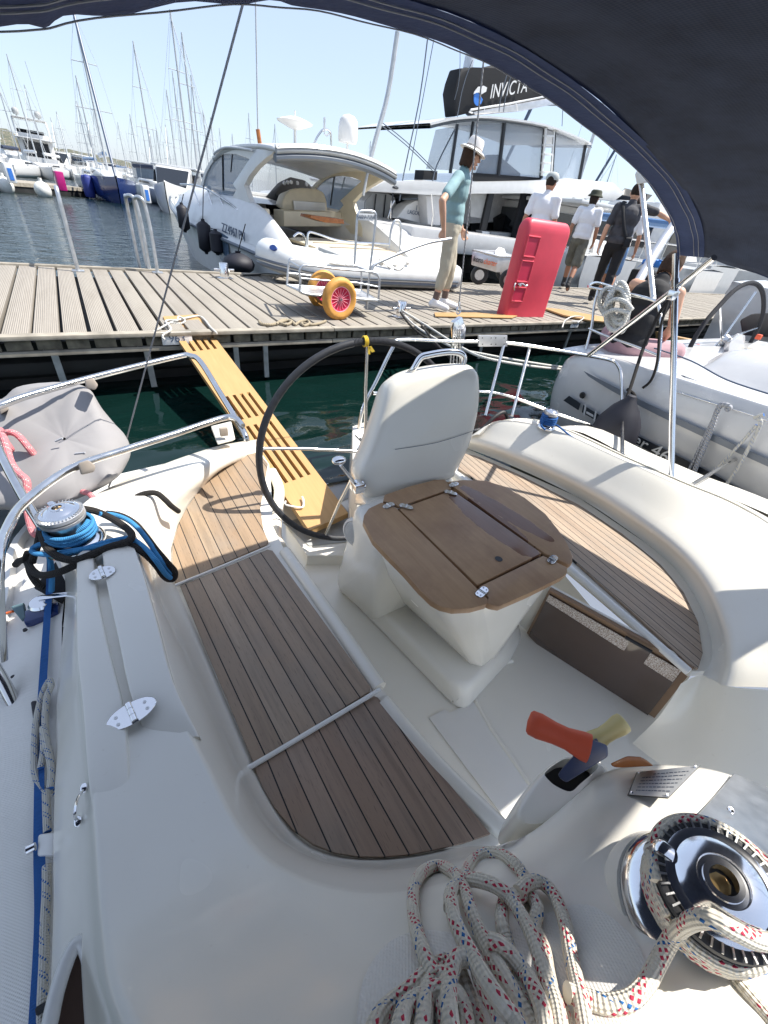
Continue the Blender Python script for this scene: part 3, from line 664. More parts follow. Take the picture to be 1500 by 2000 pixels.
# --- pedestal under the table
bm = B()
tp = [H(*p) for p in ((690,985,.93),(770,958,.93),(900,975,.93),(860,1060,.93),(742,1085,.93))]
hull(bm, tp + [Vector((.73, 1.30, CAMZ-1.6)), Vector((.80, .98, CAMZ-1.6)), Vector((1.16, .98, CAMZ-1.6)), Vector((1.2, 1.34, CAMZ-1.6))], .035, 4)
ped = mesh_obj('pedestal', bm, 'gelcoat', Y, 50)
bm = B(); hull(bm, [H(*p) for p in ((742,1075,.92),(800,1140,.92),(850,1180,.92),(930,1182,.92),(1085,1120,.92),(1060,1040,.92),(850,965,.92))] + [H(930,1308,1.46), H(955,1300,1.46), H(1028,1195,1.40), H(830,1190,1.40), Vector((.84, 1.2, CAMZ-1.42)), Vector((1.15, 1.2, CAMZ-1.42))], .025, 4); mesh_obj('table_support', bm, 'gelcoat', ped, 50)
bm = B(); hull(bm, [H(*p) for p in ((655,1145,1.6),(875,1374,1.6),(905,1398,1.6),(1000,1292,1.6),(1030,1230,1.6),(900,1150,1.6))] + [H(*p) for p in ((700,1150,1.48),(885,1335,1.48),(925,1335,1.48),(985,1275,1.48),(1000,1220,1.48),(880,1130,1.48))], .028, 4); mesh_obj('foot_box', bm, 'gelcoat', ped, 50)
# speaker on the pedestal's port face
bm = B(); sc_ = H(692,1040,1.06); ax = Vector((-.92, -.30, .18)); lathe(bm, sc_ - ax.normalized()*.02, [(.058, 0), (.062, .012), (.058, .024), (.05, .027), (.046, .022), (.03, .028), (0, .031)], ax, 36, sy=1.0)
spk = mesh_obj('speaker', bm, 'trim_white', Y, 50)
bm = B(); lathe(bm, sc_ + ax.normalized()*.006, [(.043, 0), (.04, .006), (.02, .009), (0, .010)], ax, 30); t = NT('mesh_grey', .5, color=(.55, .55, .53)); t.bump(t.math('MULTIPLY', t.math('SINE', t.xyz(t.co(scale=(1200,)*3))[0]), t.math('SINE', t.xyz(t.co(scale=(1200,)*3))[2])), .5, .002); M['mesh_grey'] = t.m; mesh_obj('grille', bm, 'mesh_grey', spk)
# --- table
TH = .895
tab = Y
def board(name, pts, parent, h=TH, th=-.022):
    bm = B(); prism(bm, Hs(h, *pts), th, bev=.003); return mesh_obj(name, bm, 'table_wood', parent, 40)
centre = board('table_top', [(780,994),(884,957),(1058,1080),(932,1142)], Y)
board('table_rail', [(748,980),(751,966),(800,950),(848,937),(868,936),(880,948),(881,954),(777,990),(770,982)], centre)
board('table_rail', [(935,1146),(1061,1085),(1108,1108),(1108,1118),(1098,1127),(1030,1160),(975,1184),(958,1181),(948,1176),(957,1168)], centre)
lf1 = [(709,1018),(711,1006),(720,993),(745,981),(774,992),(852,1070),(929,1147),(953,1170),(950,1180),(920,1188),(885,1190),(860,1184),(842,1174),(820,1152),(790,1118),(758,1086),(728,1055)]
board('table_leaf', lf1, centre, TH-.002)
lf2 = [(872,941),(905,937),(950,939),(985,950),(1025,972),(1065,1003),(1090,1035),(1108,1062),(1119,1086),(1118,1098),(1111,1103),(1064,1080),(975,1016),(888,952)]
board('table_leaf', lf2, centre, TH-.002)
bm = B(); prism(bm, Hs(.92, (760,1000),(880,962),(1055,1080),(940,1150),(850,1080)), -.03); mesh_obj('table_underframe', bm, 'table_wood', centre)
bm = B(); hc = H(974, 1092, TH - .0); lathe(bm, hc + Vector((0, 0, .0005)), [(.0, 0), (.0125, 0), (.013, .0008), (0, .0008)], seg=28); mesh_obj('finger_hole', bm, 'ink_black', centre)
def thinge(px, py, ang, L=.05):
    c = H(px, py, TH - .002); ax = Vector((math.cos(ang), math.sin(ang), 0)); pr = Vector((-ax.y, ax.x, 0)); pts = []
    for s in (1, -1):
        for k in range(9):
            t = -math.pi/2 + math.pi*k/8; q = ax*(s*(L/2-.0105)) + (ax*math.cos(t)*s + pr*math.sin(t)*s)*.0125; pts.append(c + q)
    bm = B(); prism(bm, pts, .004, bev=.001, seg=1); hh = mesh_obj('table_hinge', bm, 'chrome', centre)
    bm = B()
    for k in range(3): tube(bm, [c + pr*(k*.008-.012) + Vector((0, 0, .0045)), c + pr*(k*.008-.005) + Vector((0, 0, .0045))], .0032, 8)
    for s in (-1, 1):
        for q in (-1, 1): lathe(bm, c + ax*(s*.017) + pr*(q*.0055) + Vector((0, 0, .004)), [(.003, 0), (.0026, .001), (0, .0003)], seg=8)
    mesh_obj('hinge_pin', bm, 'brushed', hh)
thinge(759, 988, R(12)); thinge(793, 990, R(-52)); thinge(886, 947, R(12)); thinge(880, 963, R(-52)); thinge(1079, 1093, R(14)); thinge(941, 1157, R(14))
# --- instrument pod
def podp(px, py, yb=1.14, yt=1.30):
    t = min(1, max(0, (985 - py) / 270)); return PY(px, py, yb + (yt - yb) * t - .11 * (px - 735) / 200)
pp = [(735,985),(712,960),(702,930),(718,890),(740,830),(762,765),(785,740),(812,727),(850,718),(890,713),(920,713),(937,726),(941,750),(940,790),(930,840),(915,885),(895,920),(884,938),(820,958)]
bm = B(); P = catmull([podp(*p) for p in pp], 4, True); cen = sum(P, Vector()) / len(P)
nrm = Vector((-.12, -.98, .25)).normalized(); rows = []
for f, o_ in ((.0, .016), (.3, .015), (.6, .012), (.82, .007), (.92, .0), (.975, -.010), (1.0, -.028), (1.0, -.06), (.99, -.10), (.95, -.125), (.6, -.13)):
    rows.append([cen + (p - cen)*f + nrm*o_ + Vector((math.cos(i), 0, math.sin(i)))*(1e-4 if f == 0 else 0) for i, p in enumerate(P)])
loft(bm, rows, closed_u=True); pod = mesh_obj('instrument_pod', bm, 'gelcoat', Y, 60)
bm = B(); tube(bm, [podp(768, 876) + nrm*.0165, podp(850, 862) + nrm*.019, podp(928, 838) + nrm*.012], .0011, 6, smooth=4); mesh_obj('pod_seam', bm, 'ink_navy_grey', pod)
bm = B(); P = [podp(812, 735) + nrm*.0, podp(815, 722), podp(829, 700), podp(845, 694), podp(882, 688), podp(905, 690), podp(915, 700), podp(910, 722)]
P[0] -= nrm*.03; P = [p - nrm*.03 for p in P]; tube(bm, P, .0125, 14, smooth=6); mesh_obj('grab_rail', bm, 'chrome', pod)
bm = B(); hull(bm, [H(*p) for p in ((735,985,.98),(885,938,.98),(897,948,.90),(765,1000,.90))] + [H(*p) for p in ((700,955,1.0),(715,985,.95),(690,985,1.1),(760,958,1.15),(880,930,1.1))], .008, 2); mesh_obj('pod_base', bm, 'gelcoat', pod, 50)
# throttle
bm = B(); th0 = PY(698, 950, 1.17); box(bm, th0, (.045, .05, .04), bev=.006)
lathe(bm, th0 + Vector((.02, -.005, .0)), [(.02, 0), (.022, .006), (.018, .012), (0, .012)], (1, -.3, .2), 14); tl = mesh_obj('throttle', bm, 'chrome', Y)
bm = B(); t1 = PY(665, 908, 1.13); tube(bm, [th0, t1], .006, 10); ball(bm, PY(662, 899, 1.12), .027, (1, .8, .55)); mesh_obj('throttle_lever', bm, 'chrome', tl)
# --- steering wheel
wc = Vector((.969, 1.495, CAMZ-.9535)); wr = .5085; tx, tz = R(-4), R(6)
wnm = Vector((math.sin(tz)*math.cos(tx), math.cos(tz)*math.cos(tx), math.sin(tx))); wu = wnm.cross(Vector((0, 0, 1))).normalized(); wv = wu.cross(wnm).normalized()
if wv.z < 0: wv = -wv
if wu.x < 0: wu = -wu
def wpt(a, r=wr, off=0): return wc + wu*(r*math.cos(a)) + wv*(r*math.sin(a)) + wnm*off
bm = B(); lathe(bm, wc - wnm*.03, [(0, -.01), (.035, -.008), (.05, .0), (.05, .035), (.03, .05), (.0, .05)], wnm, 24); wheel = mesh_obj('steering_wheel', bm, 'chrome', Y)
bm = B(); tube(bm, [wpt(2*math.pi*k/96) for k in range(96)], .0145, 14, closed=True); mesh_obj('rim', bm, 'wrap_grip', wheel)
bm = B(); tube(bm, [wpt(2*math.pi*(k/60)*.62 + 1.75) for k in range(61)], .0152, 14); mesh_obj('rim_cover', bm, 'wheel_leather', wheel)
for a in (93, 93+78, 93+153, 93+222, 93+292):
    bm = B(); tube(bm, [wpt(R(a), .04, .0), wpt(R(a), wr*.6, .012), wpt(R(a), wr-.014)], [.009, .007], 10); mesh_obj('spoke', bm, 'stainless', wheel)
bm = B(); a = R(93.5)
for k in range(3): tube(bm, [wpt(a + .012*k, wr, 0) + (wu*math.cos(t)*.0 + (wpt(a, 1) - wpt(a, 0))*math.cos(t)*.02 + wnm*math.sin(t)*.02) for t in [2*math.pi*j/14 for j in range(14)]], .0028, 6, closed=True)
p0 = wpt(a, wr-.02, -.02); prism(bm, [p0, p0 + Vector((.02, 0, -.022)), p0 + Vector((.034, 0, -.018)), p0 + Vector((.014, 0, .004))], Vector((0, .002, 0))); prism(bm, [p0, p0 + Vector((.002, 0, -.028)), p0 + Vector((.012, 0, -.03)), p0 + Vector((.01, 0, 0))], Vector((0, .002, 0)))
M['tape_yellow'] = NT('tape_yellow', .5, color=(.75, .52, .05)).m; mesh_obj('marker_tape', bm, 'tape_yellow', wheel)
# --- winches
def winch(name, c, axis, r, hgt, label=None, big=False):
    ax = Vector(axis).normalized(); s = r
    bm = B(); lathe(bm, c, [(1.5*s, 0), (1.55*s, .08*s), (1.5*s, .3*s), (1.35*s, .45*s), (1.0*s, .62*s)], ax, 48); w = mesh_obj('winch', bm, 'chrome', Y, 45, label)
    z0 = .6*s; z1 = z0 + hgt
    bm = B(); lathe(bm, c, [(1.0*s, z0), (.9*s, z0 + hgt*.2), (.86*s, z0 + hgt*.6), (.95*s, z1)], ax, 48); mesh_obj('drum', bm, 'brushed', w, 45)
    bm = B(); lathe(bm, c, [(.95*s, z1), (1.12*s, z1 + .05*s), (1.15*s, z1 + .22*s), (1.02*s, z1 + .25*s), (1.02*s, z1 + .30*s), (1.15*s, z1 + .33*s), (1.15*s, z1 + .52*s), (1.02*s, z1 + .58*s)], ax, 48); mesh_obj('self_tailing_jaw', bm, 'dark_rubber' if big else 'alloy', w, 45)
    F = frame(ax); bm = B()
    for k in range(40):
        a = 2*math.pi*k/40; d = F @ Vector((math.cos(a), math.sin(a), 0)); q = c + d*1.06*s + ax*(z1 + .6*s); box(bm, q, (.17*s, .035*s, .05*s), frame(ax) @ Matrix.Rotation(a, 3, 'Z'))
    mesh_obj('jaw_teeth', bm, 'brushed', w)
    bm = B(); t0 = z1 + .56*s
    lathe(bm, c, [(1.0*s, t0), (.98*s, t0 + .06*s), (.86*s, t0 + .11*s), (.8*s, t0 + .11*s), (.76*s, t0 + .14*s), (.62*s, t0 + .24*s), (.46*s, t0 + .30*s), (.44*s, t0 + .25*s), (.36*s, t0 + .26*s), (.35*s, t0 + .32*s), (.25*s, t0 + .33*s), (.22*s, t0 + .0*s), (0, t0)], ax, 48); mesh_obj('winch_cap', bm, 'chrome', w, 30)
    bm = B(); lathe(bm, c, [(0, t0 + .03*s), (.2*s, t0 + .03*s), (.16*s, t0 + .05*s), (0, t0 + .05*s)], ax, 8); M.setdefault('brass', NT('brass', .4, 1, (.32, .22, .10)).m); mesh_obj('socket', bm, 'brass', w)
    a = R(200); d = F @ Vector((math.cos(a), math.sin(a), 0)); e = F @ Vector((-math.sin(a), math.cos(a), 0)); q = c + ax*(t0 + .62*s*0 + .02*s)
    bm = B(); tube(bm, [c + ax*(t0 + .1*s) + d*.85*s, c + ax*(t0 + .14*s) + d*1.1*s, c + ax*(t0 - .2*s) + d*1.25*s, c + ax*(t0 - .45*s) + d*1.22*s], .16*s, 10, smooth=4, flat=.5); mesh_obj('feeder_arm', bm, 'chrome', w)
    return w
# forward starboard winch, tilted with the deck
wb = H(1352, 1775, .66); wax = (PD(1452, 1685, .402) - wb)
WIN = dict(b=wb, ax=wax.normalized())
winch('winch', wb - wax.normalized()*.004, wax, .052, .062, big=True)
bm = B(); lathe(bm, wb - wax.normalized()*.05, [(.095, 0), (.09, .02), (.083, .044)], wax, 40); mesh_obj('winch_pad', bm, 'gelcoat', Y, 50)
# port quarter winch
wl_ = H(150, 1062, .925); winch('winch', wl_, (-.08, .05, 1), .052, .06, 'chrome winch on the port quarter wound with blue line')
# starboard quarter winch
wr_ = H(1066, 835, .935); winch('winch', wr_, (.02, 0, 1), .036, .06, 'chrome winch on the starboard coaming wound with blue line')
# steel guard plate beside the forward winch
bm = B(); prism(bm, [H(1432,1512,.79), H(1545,1560,.77), H(1560,1720,.69), H(1470,1650,.70), H(1362,1592,.72)], .004, bev=.001); gp = mesh_obj('guard_plate', bm, 'brushed', Y)
bm = B(); lathe(bm, H(1427,1582,.718), [(.0055, 0), (.005, .0015), (.0015, .0015), (0, .0005)], seg=16); mesh_obj('screw', bm, 'chrome', gp)
# builder plate
simple('plate_alloy', (.66, .66, .65), .5, .25, var=.05)
bp = [(1245,1508,.797),(1366,1496,.80),(1305,1558,.748),(1228,1552,.757)]
def dz(px, py, h0, up):
    p = H(px, py, h0)
    for _ in range(4):
        z = deck_z(p.x, p.y) + up; p = H(px, py, CAMZ - z)
    return p
bm = B(); pl_ = [dz(x, y, h, .004) for x, y, h in bp]; _pn = (pl_[1]-pl_[0]).cross(pl_[3]-pl_[0]).normalized(); _rr = ray(*bp[2][:2]); pl_[2] = CAM + _rr*((pl_[0]-CAM).dot(_pn)/_rr.dot(_pn)); prism(bm, pl_, .0015); plt = mesh_obj('builder_plate', bm, 'plate_alloy', Y)
bm = B(); prism(bm, [p.lerp(sum(pl_, Vector())/4, -.03) - Vector((0, 0, .002)) for p in pl_], .0015); mesh_obj('plate_backing', bm, 'ink_black', plt)
bm = B()
for k in range(6):
    v = .16 + k*.13; a = pl_[0].lerp(pl_[3], v); b = pl_[1].lerp(pl_[2], v); w0 = .12 if k else .3
    u = w0
    while u < .9:
        du = random.uniform(.03, .09); q0 = a.lerp(b, u); q1 = a.lerp(b, min(.9, u + du)); dv = (pl_[3] - pl_[0]).normalized()*.0022
        prism(bm, [q0 + Vector((0, 0, .0019)), q1 + Vector((0, 0, .0019)), q1 + dv + Vector((0, 0, .0019)), q0 + dv + Vector((0, 0, .0019))], .0003); u += du + .02
mesh_obj('engraving', bm, 'ink_navy_grey', plt)
bm = B()
for p in pl_: lathe(bm, p.lerp(sum(pl_, Vector())/4, .1) + Vector((0, 0, .0015)), [(.003, 0), (.0025, .001), (0, .0006)], seg=10)
mesh_obj('screw', bm, 'chrome', plt)
# winch-handle pocket moulding
po = [H(*p) for p in ((1012,1582,.87),(1028,1542,.865),(1063,1504,.855),(1108,1478,.845),(1165,1486,.835),(1188,1506,.83),(1180,1532,.83),(1135,1572,.835),(1090,1598,.845),(1045,1609,.86),(1018,1602,.87))]
pi_ = [H(*p) for p in ((1062,1515,.850),(1068,1506,.848),(1084,1494,.845),(1106,1484,.842),(1150,1489,.836),(1166,1496,.834),(1160,1508,.834),(1132,1532,.834),(1112,1548,.838),(1085,1538,.845),(1070,1526,.848))]
pc_ = sum(po, Vector())/len(po); zz_ = Vector((0, 0, 1)); bm = B()
loft(bm, [[p.lerp(pc_, .10) - zz_*.16 for p in po], [p - zz_*.06 for p in po], [p - zz_*.012 for p in po], [p.lerp(q, .12) for p, q in zip(po, pi_)], [p.lerp(q, .9) + zz_*.004 for p, q in zip(po, pi_)], pi_, [q - zz_*.05 for q in pi_]], 4, 2, closed_u=True); pk = mesh_obj('handle_pocket', bm, 'gelcoat', Y, 60)
bm = B(); prism(bm, [q - zz_*.035 for q in catmull(pi_, 3, True)], -.004); mesh_obj('pocket_shade', bm, 'ink_black', pk)  # black sheet painted for the shade inside the pocket
# --- pushpit rails
def rail(pts, r=.0125, name='pushpit_rail', mat='stainless', n=6, par=Y, label=None):
    bm = B(); tube(bm, pts, r, 12, smooth=n); return mesh_obj(name, bm, mat, par, 50, label)
pr1 = rail([PY(-60,812,2.0), PY(0,792,2.02), PY(60,771,2.08), PY(190,735,2.2), PY(345,697,2.33), PY(372,695,2.32), PY(392,707,2.25), PY(430,768,2.0), PY(474,840,1.72), PY(482,862,1.68)], .0135)
rail([H(2,1290,1.0), PY(-5,1110,1.05), PY(15,1030,1.2), PY(55,975,1.35), PY(140,915,1.5), PY(240,880,1.62), PY(340,848,1.72), PY(430,818,1.8), PY(458,816,1.78), PY(474,832,1.72)], .0135)
rail([PY(-20,840,1.75), PY(10,905,1.55), PY(45,970,1.38), PY(82,1030,1.25)], .0125, 'pushpit_post')
rail([H(-20,1290,1.03), H(10,1340,1.07), H(38,1398,1.12)], .014, 'stanchion')
bm = B(); lathe(bm, H(37,1397,1.125), [(.024, 0), (.022, .012), (.017, .02)], (-.25, .1, 1), 18); mesh_obj('stanchion_foot', bm, 'ink_black', Y)
bm = B(); hull(bm, [H(*p) for p in ((412,832,1.05),(452,822,1.05),(460,858,1.08),(425,868,1.08))] + [H(*p) + Vector((0, .03, -.03)) for p in ((414,832,1.05),(450,824,1.05),(458,856,1.08),(427,864,1.08))], .004, 2); lb = mesh_obj('lifebuoy_bracket', bm, 'plastic_grey', Y)
bm = B(); box(bm, H(437, 843, 1.03), (.04, .02, .045), bev=.004); mesh_obj('clip', bm, 'strap_tan', lb)
# starboard pushpit
rail([PY(700,850,2.1), PY(708,800,2.12), PY(735,745,2.15), PY(768,678,2.2), PY(785,664,2.22), PY(880,667,2.2), PY(990,670,2.1), PY(1110,688,1.9), PY(1190,703,1.75), PY(1207,714,1.68), PY(1214,740,1.6), PY(1215,820,1.38), H(1215,892,.95)], .0125)
rail([PY(728,768,2.05), PY(830,767,2.08), PY(940,765,2.06), PY(1000,776,1.95), PY(1100,812,1.7), PY(1214,852,1.4)], .011)
rail([PY(1036,675,2.05), PY(1000,812,1.75)], .011, 'pushpit_post'); rail([PY(985,670,2.1), PY(948,812,1.85)], .011, 'pushpit_post')
bm = B(); q = [PY(935,655,2.10), PY(991,655,2.08), PY(991,677,2.08), PY(935,677,2.10)]
prism(bm, q, Vector((0, .01, 0)), bev=.002); plb = mesh_obj('mounting_plate', bm, 'alloy', Y)
bm = B()
for u in (.12, .42, .58, .88):
    for v in (.22, .78): lathe(bm, q[0].lerp(q[1], u).lerp(q[3].lerp(q[2], u), v) - Vector((0, .001, 0)), [(.004, 0), (.003, -.003), (0, -.003)], (0, 1, 0), 8)
mesh_obj('bolt', bm, 'ink_black', plb)
# hood support pole and struts
hp0 = PY(1320, 495, 1.15); hp1 = H(1311, 934, .955)
bm = B(); tube(bm, [hp0, hp1], .014, 12); mesh_obj('hood_pole', bm, 'chrome', Y)
bm = B(); tube(bm, [PY(1150,694,1.62), PY(1314,568,1.10), PY(1395,503,.95)], .0135, 12); mesh_obj('hood_strut', bm, 'stainless', Y)
bm = B(); tube(bm, [H(1350,948,.98), PY(1430,900,.72), PY(1530,852,.66)], .0115, 12); mesh_obj('hood_strut', bm, 'stainless', Y)
bm = B(); jt = hp0.lerp(hp1, .165); box(bm, jt + Vector((-.02, 0, .0)), (.05, .03, .04), bev=.005); lathe(bm, hp0.lerp(hp1, .10), [(.018, 0), (.018, .03)], hp1-hp0, 14); mesh_obj('rail_clamp', bm, 'chrome', Y)
# backstay with its blocks, thin flag line
bs0, bs1 = PY(946, 105, 2.0), PY(897, 590, 2.25)
bm = B(); tube(bm, [bs0 + (bs0-bs1)*1.2, bs1], .004, 8); bst = mesh_obj('backstay', bm, 'rope_grey', Y)
bm = B(); tube(bm, [bs1, PY(896, 606, 2.25)], .009, 8); tube(bm, [PY(896, 606, 2.25) + Vector((math.cos(t)*.018, 0, math.sin(t)*.024)) for t in [2*math.pi*k/16 for k in range(16)]], .004, 6, closed=True)
hull(bm, [PY(*p, 2.25) + Vector((0, d, 0)) for p in ((884,628),(900,618),(908,640),(904,672),(886,690),(880,660)) for d in (-.015, .02)], .005, 2)
mesh_obj('tackle_block', bm, 'chrome', bst)
bm = B()
for dx in (-9, -3, 4, 10): tube(bm, [PY(892+dx*.6, 640, 2.24), PY(888+dx, 715, 2.2)], .0045, 6)
mesh_obj('tackle_line', bm, 'rope_white', bst)
bm = B(); tube(bm, [PY(475, 5, 1.6), PY(240, 885, 2.05), PY(212, 952, 1.9)], .0035, 6); mesh_obj('flag_line', bm, 'rope_grey', Y)
# --- sprayhood
AR = [(-.44,.78,-.30),(-.36,.85,-.02),(-.18,.88,.10)]
def arch(y, dz, sx=1, k=1):
    P = [(-.60, -.30), (-.50, -.02), (-.27, .085), (-.01, .122), (.08, .15), (.27, .205), (.43, .235), (.64, .258), (.85, .252), (1.09, .222), (1.41, .165), (1.74, .085), (2.0, .0), (2.03, -.012)]
    return [Vector((.8 + (x-.8)*sx, y, CAMZ + z*k + dz)) for x, z in P]
hem0 = arch(.90, 0)
for i, (px, py) in enumerate(((0,53),(150,34),(450,4),(640,22),(850,79),(1000,150),(1130,238),(1250,340),(1302,415),(1319,460))): hem0[3+i] = PY(px, py, .90 + .27*(i/10)**1.6)
hem0[13] = PY(1323, 498, 1.17)
def off(P, dy, dzf): return [p + Vector((0, dy, dzf)) for p in P]
h1_ = arch(.80, .012); 
for i in range(14): h1_[i] = Vector((hem0[i].x, .80, hem0[i].z + .012))
def rowat(y, dz, low): 
    out = []
    for i, p in enumerate(hem0):
        s = (p.x - .82) / 1.65 if p.x > .82 else (.82 - p.x) / 1.42; zz = p.z + dz - low * max(0, s-.75) / .25
        out.append(Vector((.82 + (p.x-.82)*(1.0 + .03*(.9-y)), y + (p.y-.9)*max(.25, min(1, .3 + .85*y)), zz)))
    return out
body = [rowat(.80, .010, 0), rowat(.66, .02, .04), rowat(.45, .03, .12), rowat(.2, .03, .2), rowat(-.05, .02, .28), rowat(-.30, .0, .38)]
front = [body[-1], rowat(-.5, -.06, .45), rowat(-.8, -.28, .55), rowat(-1.0, -.55, .4)]
bm = B(); loft(bm, front, 4, 4); mesh_obj('front_window', bm, 'hood_window', Y, 60)
bm = B(); loft(bm, body, 4, 4)
for v in bm.verts: v.co += Vector((0, 0, mnoise.noise(v.co*Vector((2.2, 7, 2.2)))*.011))
hood = mesh_obj('sprayhood', bm, 'canvas_navy', Y, 60)
so = hood.modifiers.new('s', 'SOLIDIFY'); so.thickness = .003
bm = B(); rim_ = catmull(hem0, 8); rr = []
for i, p in enumerate(rim_):
    w = .006*math.sin(i*1.05) if p.x < .4 else .0015*math.sin(i*.8)
    q = Vector((p.x, .80, p.z + .010)) if False else None
    b0 = catmull(body[0], 8)[i]
    rr.append([b0 + Vector((0, -.01, -.004)), b0.lerp(p, .5) + Vector((0, 0, -.004)), p + Vector((0, 0, w*.5)), p + Vector((0, .004, .012)), b0.lerp(p, .4) + Vector((0, 0, .014))])
loft(bm, rr); hem = mesh_obj('hem', bm, 'canvas_hem', hood, 60)
for f0 in (.12, .30, .86):
    bm = B(); b0 = catmull(body[0], 8); P = [b.lerp(p, f0) + Vector((0, 0, -.0068 - .001*math.sin(i*.9))) for i, (b, p) in enumerate(zip(b0, rim_))]; tube(bm, P, .0011, 5); mesh_obj('stitching', bm, 'stitch', hem)
# starboard lower edge band of the hood
bm = B(); e0 = catmull([r[-1] for r in body], 4); loft(bm, [[p + Vector((.004, 0, .05 + .01)) + Vector((-.012, 0, 0)) for p in e0], [p + Vector((-.006, 0, 0)) for p in e0]]); mesh_obj('lower_hem', bm, 'canvas_hem', hood)
bm = B(); tube(bm, [p + Vector((-.014, 0, .048)) for p in e0], .0012, 5); mesh_obj('stitching', bm, 'stitch', hood)
bm = B(); tube(bm, [p + Vector((0, -.05, .020)) for p in rim_], .009, 10); mesh_obj('hood_bow', bm, 'stainless', hood)
# genoa car on the side deck with a blue line through it
bm = B(); c = H(80, 1180, 1.085); lathe(bm, c, [(.0, 0), (.030, 0), (.031, .004), (.026, .012), (0, .014)], (0, 0, 1), 30); car = mesh_obj('genoa_car', bm, 'chrome', Y)
bm = B(); tube(bm, [H(76,1168,1.068), H(108,1163,1.065), H(136,1160,1.06)], .009, 8, flat=.5); tube(bm, [H(134,1158,1.06), H(136,1180,1.07), H(126,1225,1.10)], .005, 8); mesh_obj('car_lever', bm, 'chrome', car)
bm = B(); box(bm, H(84,1200,1.10), (.085, .05, .03), bev=.008); mesh_obj('car_body', bm, 'hull_blue', car)
bm = B(); hull(bm, [H(*p) + Vector((0, 0, d)) for p in ((24,1190,1.1),(50,1182,1.1),(55,1212,1.1),(45,1216,1.1)) for d in (0, .015)], .003, 1); mesh_obj('car_cover', bm, 'soil_green', car)
bm = B(); prism(bm, [H(68,1150,1.098), H(110,1100,1.09), H(135,1150,1.09), H(122,1180,1.098)], .006); mesh_obj('cover_flap', bm, 'canvas_black', car)
# ================================================================== water, hills, pier
hp = [(-.40,-4),(-.42,-1),(-.43,.6),(-.41,1.2),(-.24,1.55),(.05,1.80),(.42,2.0),(1.0,2.06),(1.8,2.02),(2.3,1.75),(2.62,1.2),(2.62,-1),(2.6,-4)]
bm = B(); hc_ = Vector((1.05, -1.0)); rws = []
for k_ in (1.0, 1.6, 3.2, 8, 40, 400, 1800): rws.append([Vector(((p[0]-hc_.x)*k_ + hc_.x, (p[1]-hc_.y)*k_ + hc_.y, 0)) for p in hp])
loft(bm, rws, closed_u=True)
struct(mesh_obj('water', bm, 'water'))
def Z1(x, y): return x/3, y/3
def Z2(x, y): return 330 + x/2.885, 200 + y/2.885
def Z3(x, y): return 680 + x/2.885, 80 + y/2.885
def dy(x): return 3.84 + .025*x
DZ = CAMZ - 1.0
pier = thing('pier', 'long weathered timber pier running across the harbour behind the stern', 'pier', (4, dy(4), 0)); WP.add('pier')
bm = B(); x = -14.0; k = 0; random.seed(3)
while x < 46:
    w = .1745; y0 = dy(x) + .075; y1 = y0 + 2.86 + .02*x*0 + random.uniform(-.008, .008); z = DZ + random.uniform(-.004, .002)
    g = .010 + random.uniform(0, .007)
    c = Vector((x + w/2, (y0+y1)/2, z - .02)); box(bm, c, (w - 2*g, y1 - y0, .04), bev=.003 if -3 < x < 9 else 0)
    x += w
deckp = mesh_obj('decking', bm, 'dock_plank', pier, 30)
bm = B(); x = -14
while x < 46:
    L = 4.0
    for yy, zz, w_, h_ in ((.035, -.012, .085, .03), (2.975, -.006, .08, .05), (.03, -.125, .03, .035)):
        box(bm, (x + L/2, dy(x+L/2) + yy, DZ + zz), (L - .006, w_, h_), Matrix.Rotation(.025, 3, 'Z'), .004); mesh_obj('edge_board', bm, 'dock_timber', pier, 30); bm = B()
    x += L
bm.free()
bm = B(); x = -14.0
while x < 46:
    if x < 20: box(bm, (x + .087, dy(x) + .045 + random.uniform(0, .006), DZ - .07), (.150 + random.uniform(-.012, .008), .03, .066), Matrix.Rotation(random.uniform(-.03, .03), 3, 'Z'), .004)
    x += .1745
mesh_obj('plank_ends', bm, 'dock_end_grain', pier, 30)
bm = B()
for yy, zz, r in ((.32, .20, .09), (.52, .06, .13), (1.5, .06, .2), (2.6, .06, .2)): tube(bm, [(-14, dy(-14)+yy, zz), (0, dy(0)+yy, zz), (20, dy(20)+yy, zz), (46, dy(46)+yy, zz)], r, 12)
box(bm, (16, dy(16) + 1.5, DZ - .12), (60, 2.7, .08), Matrix.Rotation(.025, 3, 'Z'))
mesh_obj('float', bm, 'float_black', pier, 30)
for xx in (-.3, .32, 1.05, 1.33, 4.3, 6.2):
    bm = B(); box(bm, (xx, dy(xx) + .12, DZ - .30), (.045, .02, .34)); box(bm, (xx, dy(xx) + .16, DZ - .14), (.12, .08, .012)); mesh_obj('bracket', bm, 'galvanised', pier)
def cleat(px, py, label, s=1.0):
    c = H(px, py, 1.0); o = thing('mooring_cleat', label, 'mooring cleat', c, R(2), 'steel mooring cleats on the pier')
    bm = B(); lathe(bm, (0, 0, 0), [(.055*s, 0), (.055*s, .012), (.05*s, .014), (.05*s, .15*s), (.046*s, .157*s), (0, .157*s)], seg=24)
    mesh_obj('post', bm, 'chrome', o); bm = B(); tube(bm, [(-.115*s, 0, .085*s), (.115*s, 0, .085*s)], .014*s, 12); mesh_obj('cross_bar', bm, 'stainless', o)
    bm = B(); box(bm, (0, 0, .004), (.17*s, .14*s, .008), bev=.002); mesh_obj('base_plate', bm, 'stainless', o)
cleat(782, 619, 'polished steel cleat on the near pier edge with black and white lines on it', 1.1); cleat(439, 543, 'steel cleat on the far pier edge beside the black round fender', 1.15)
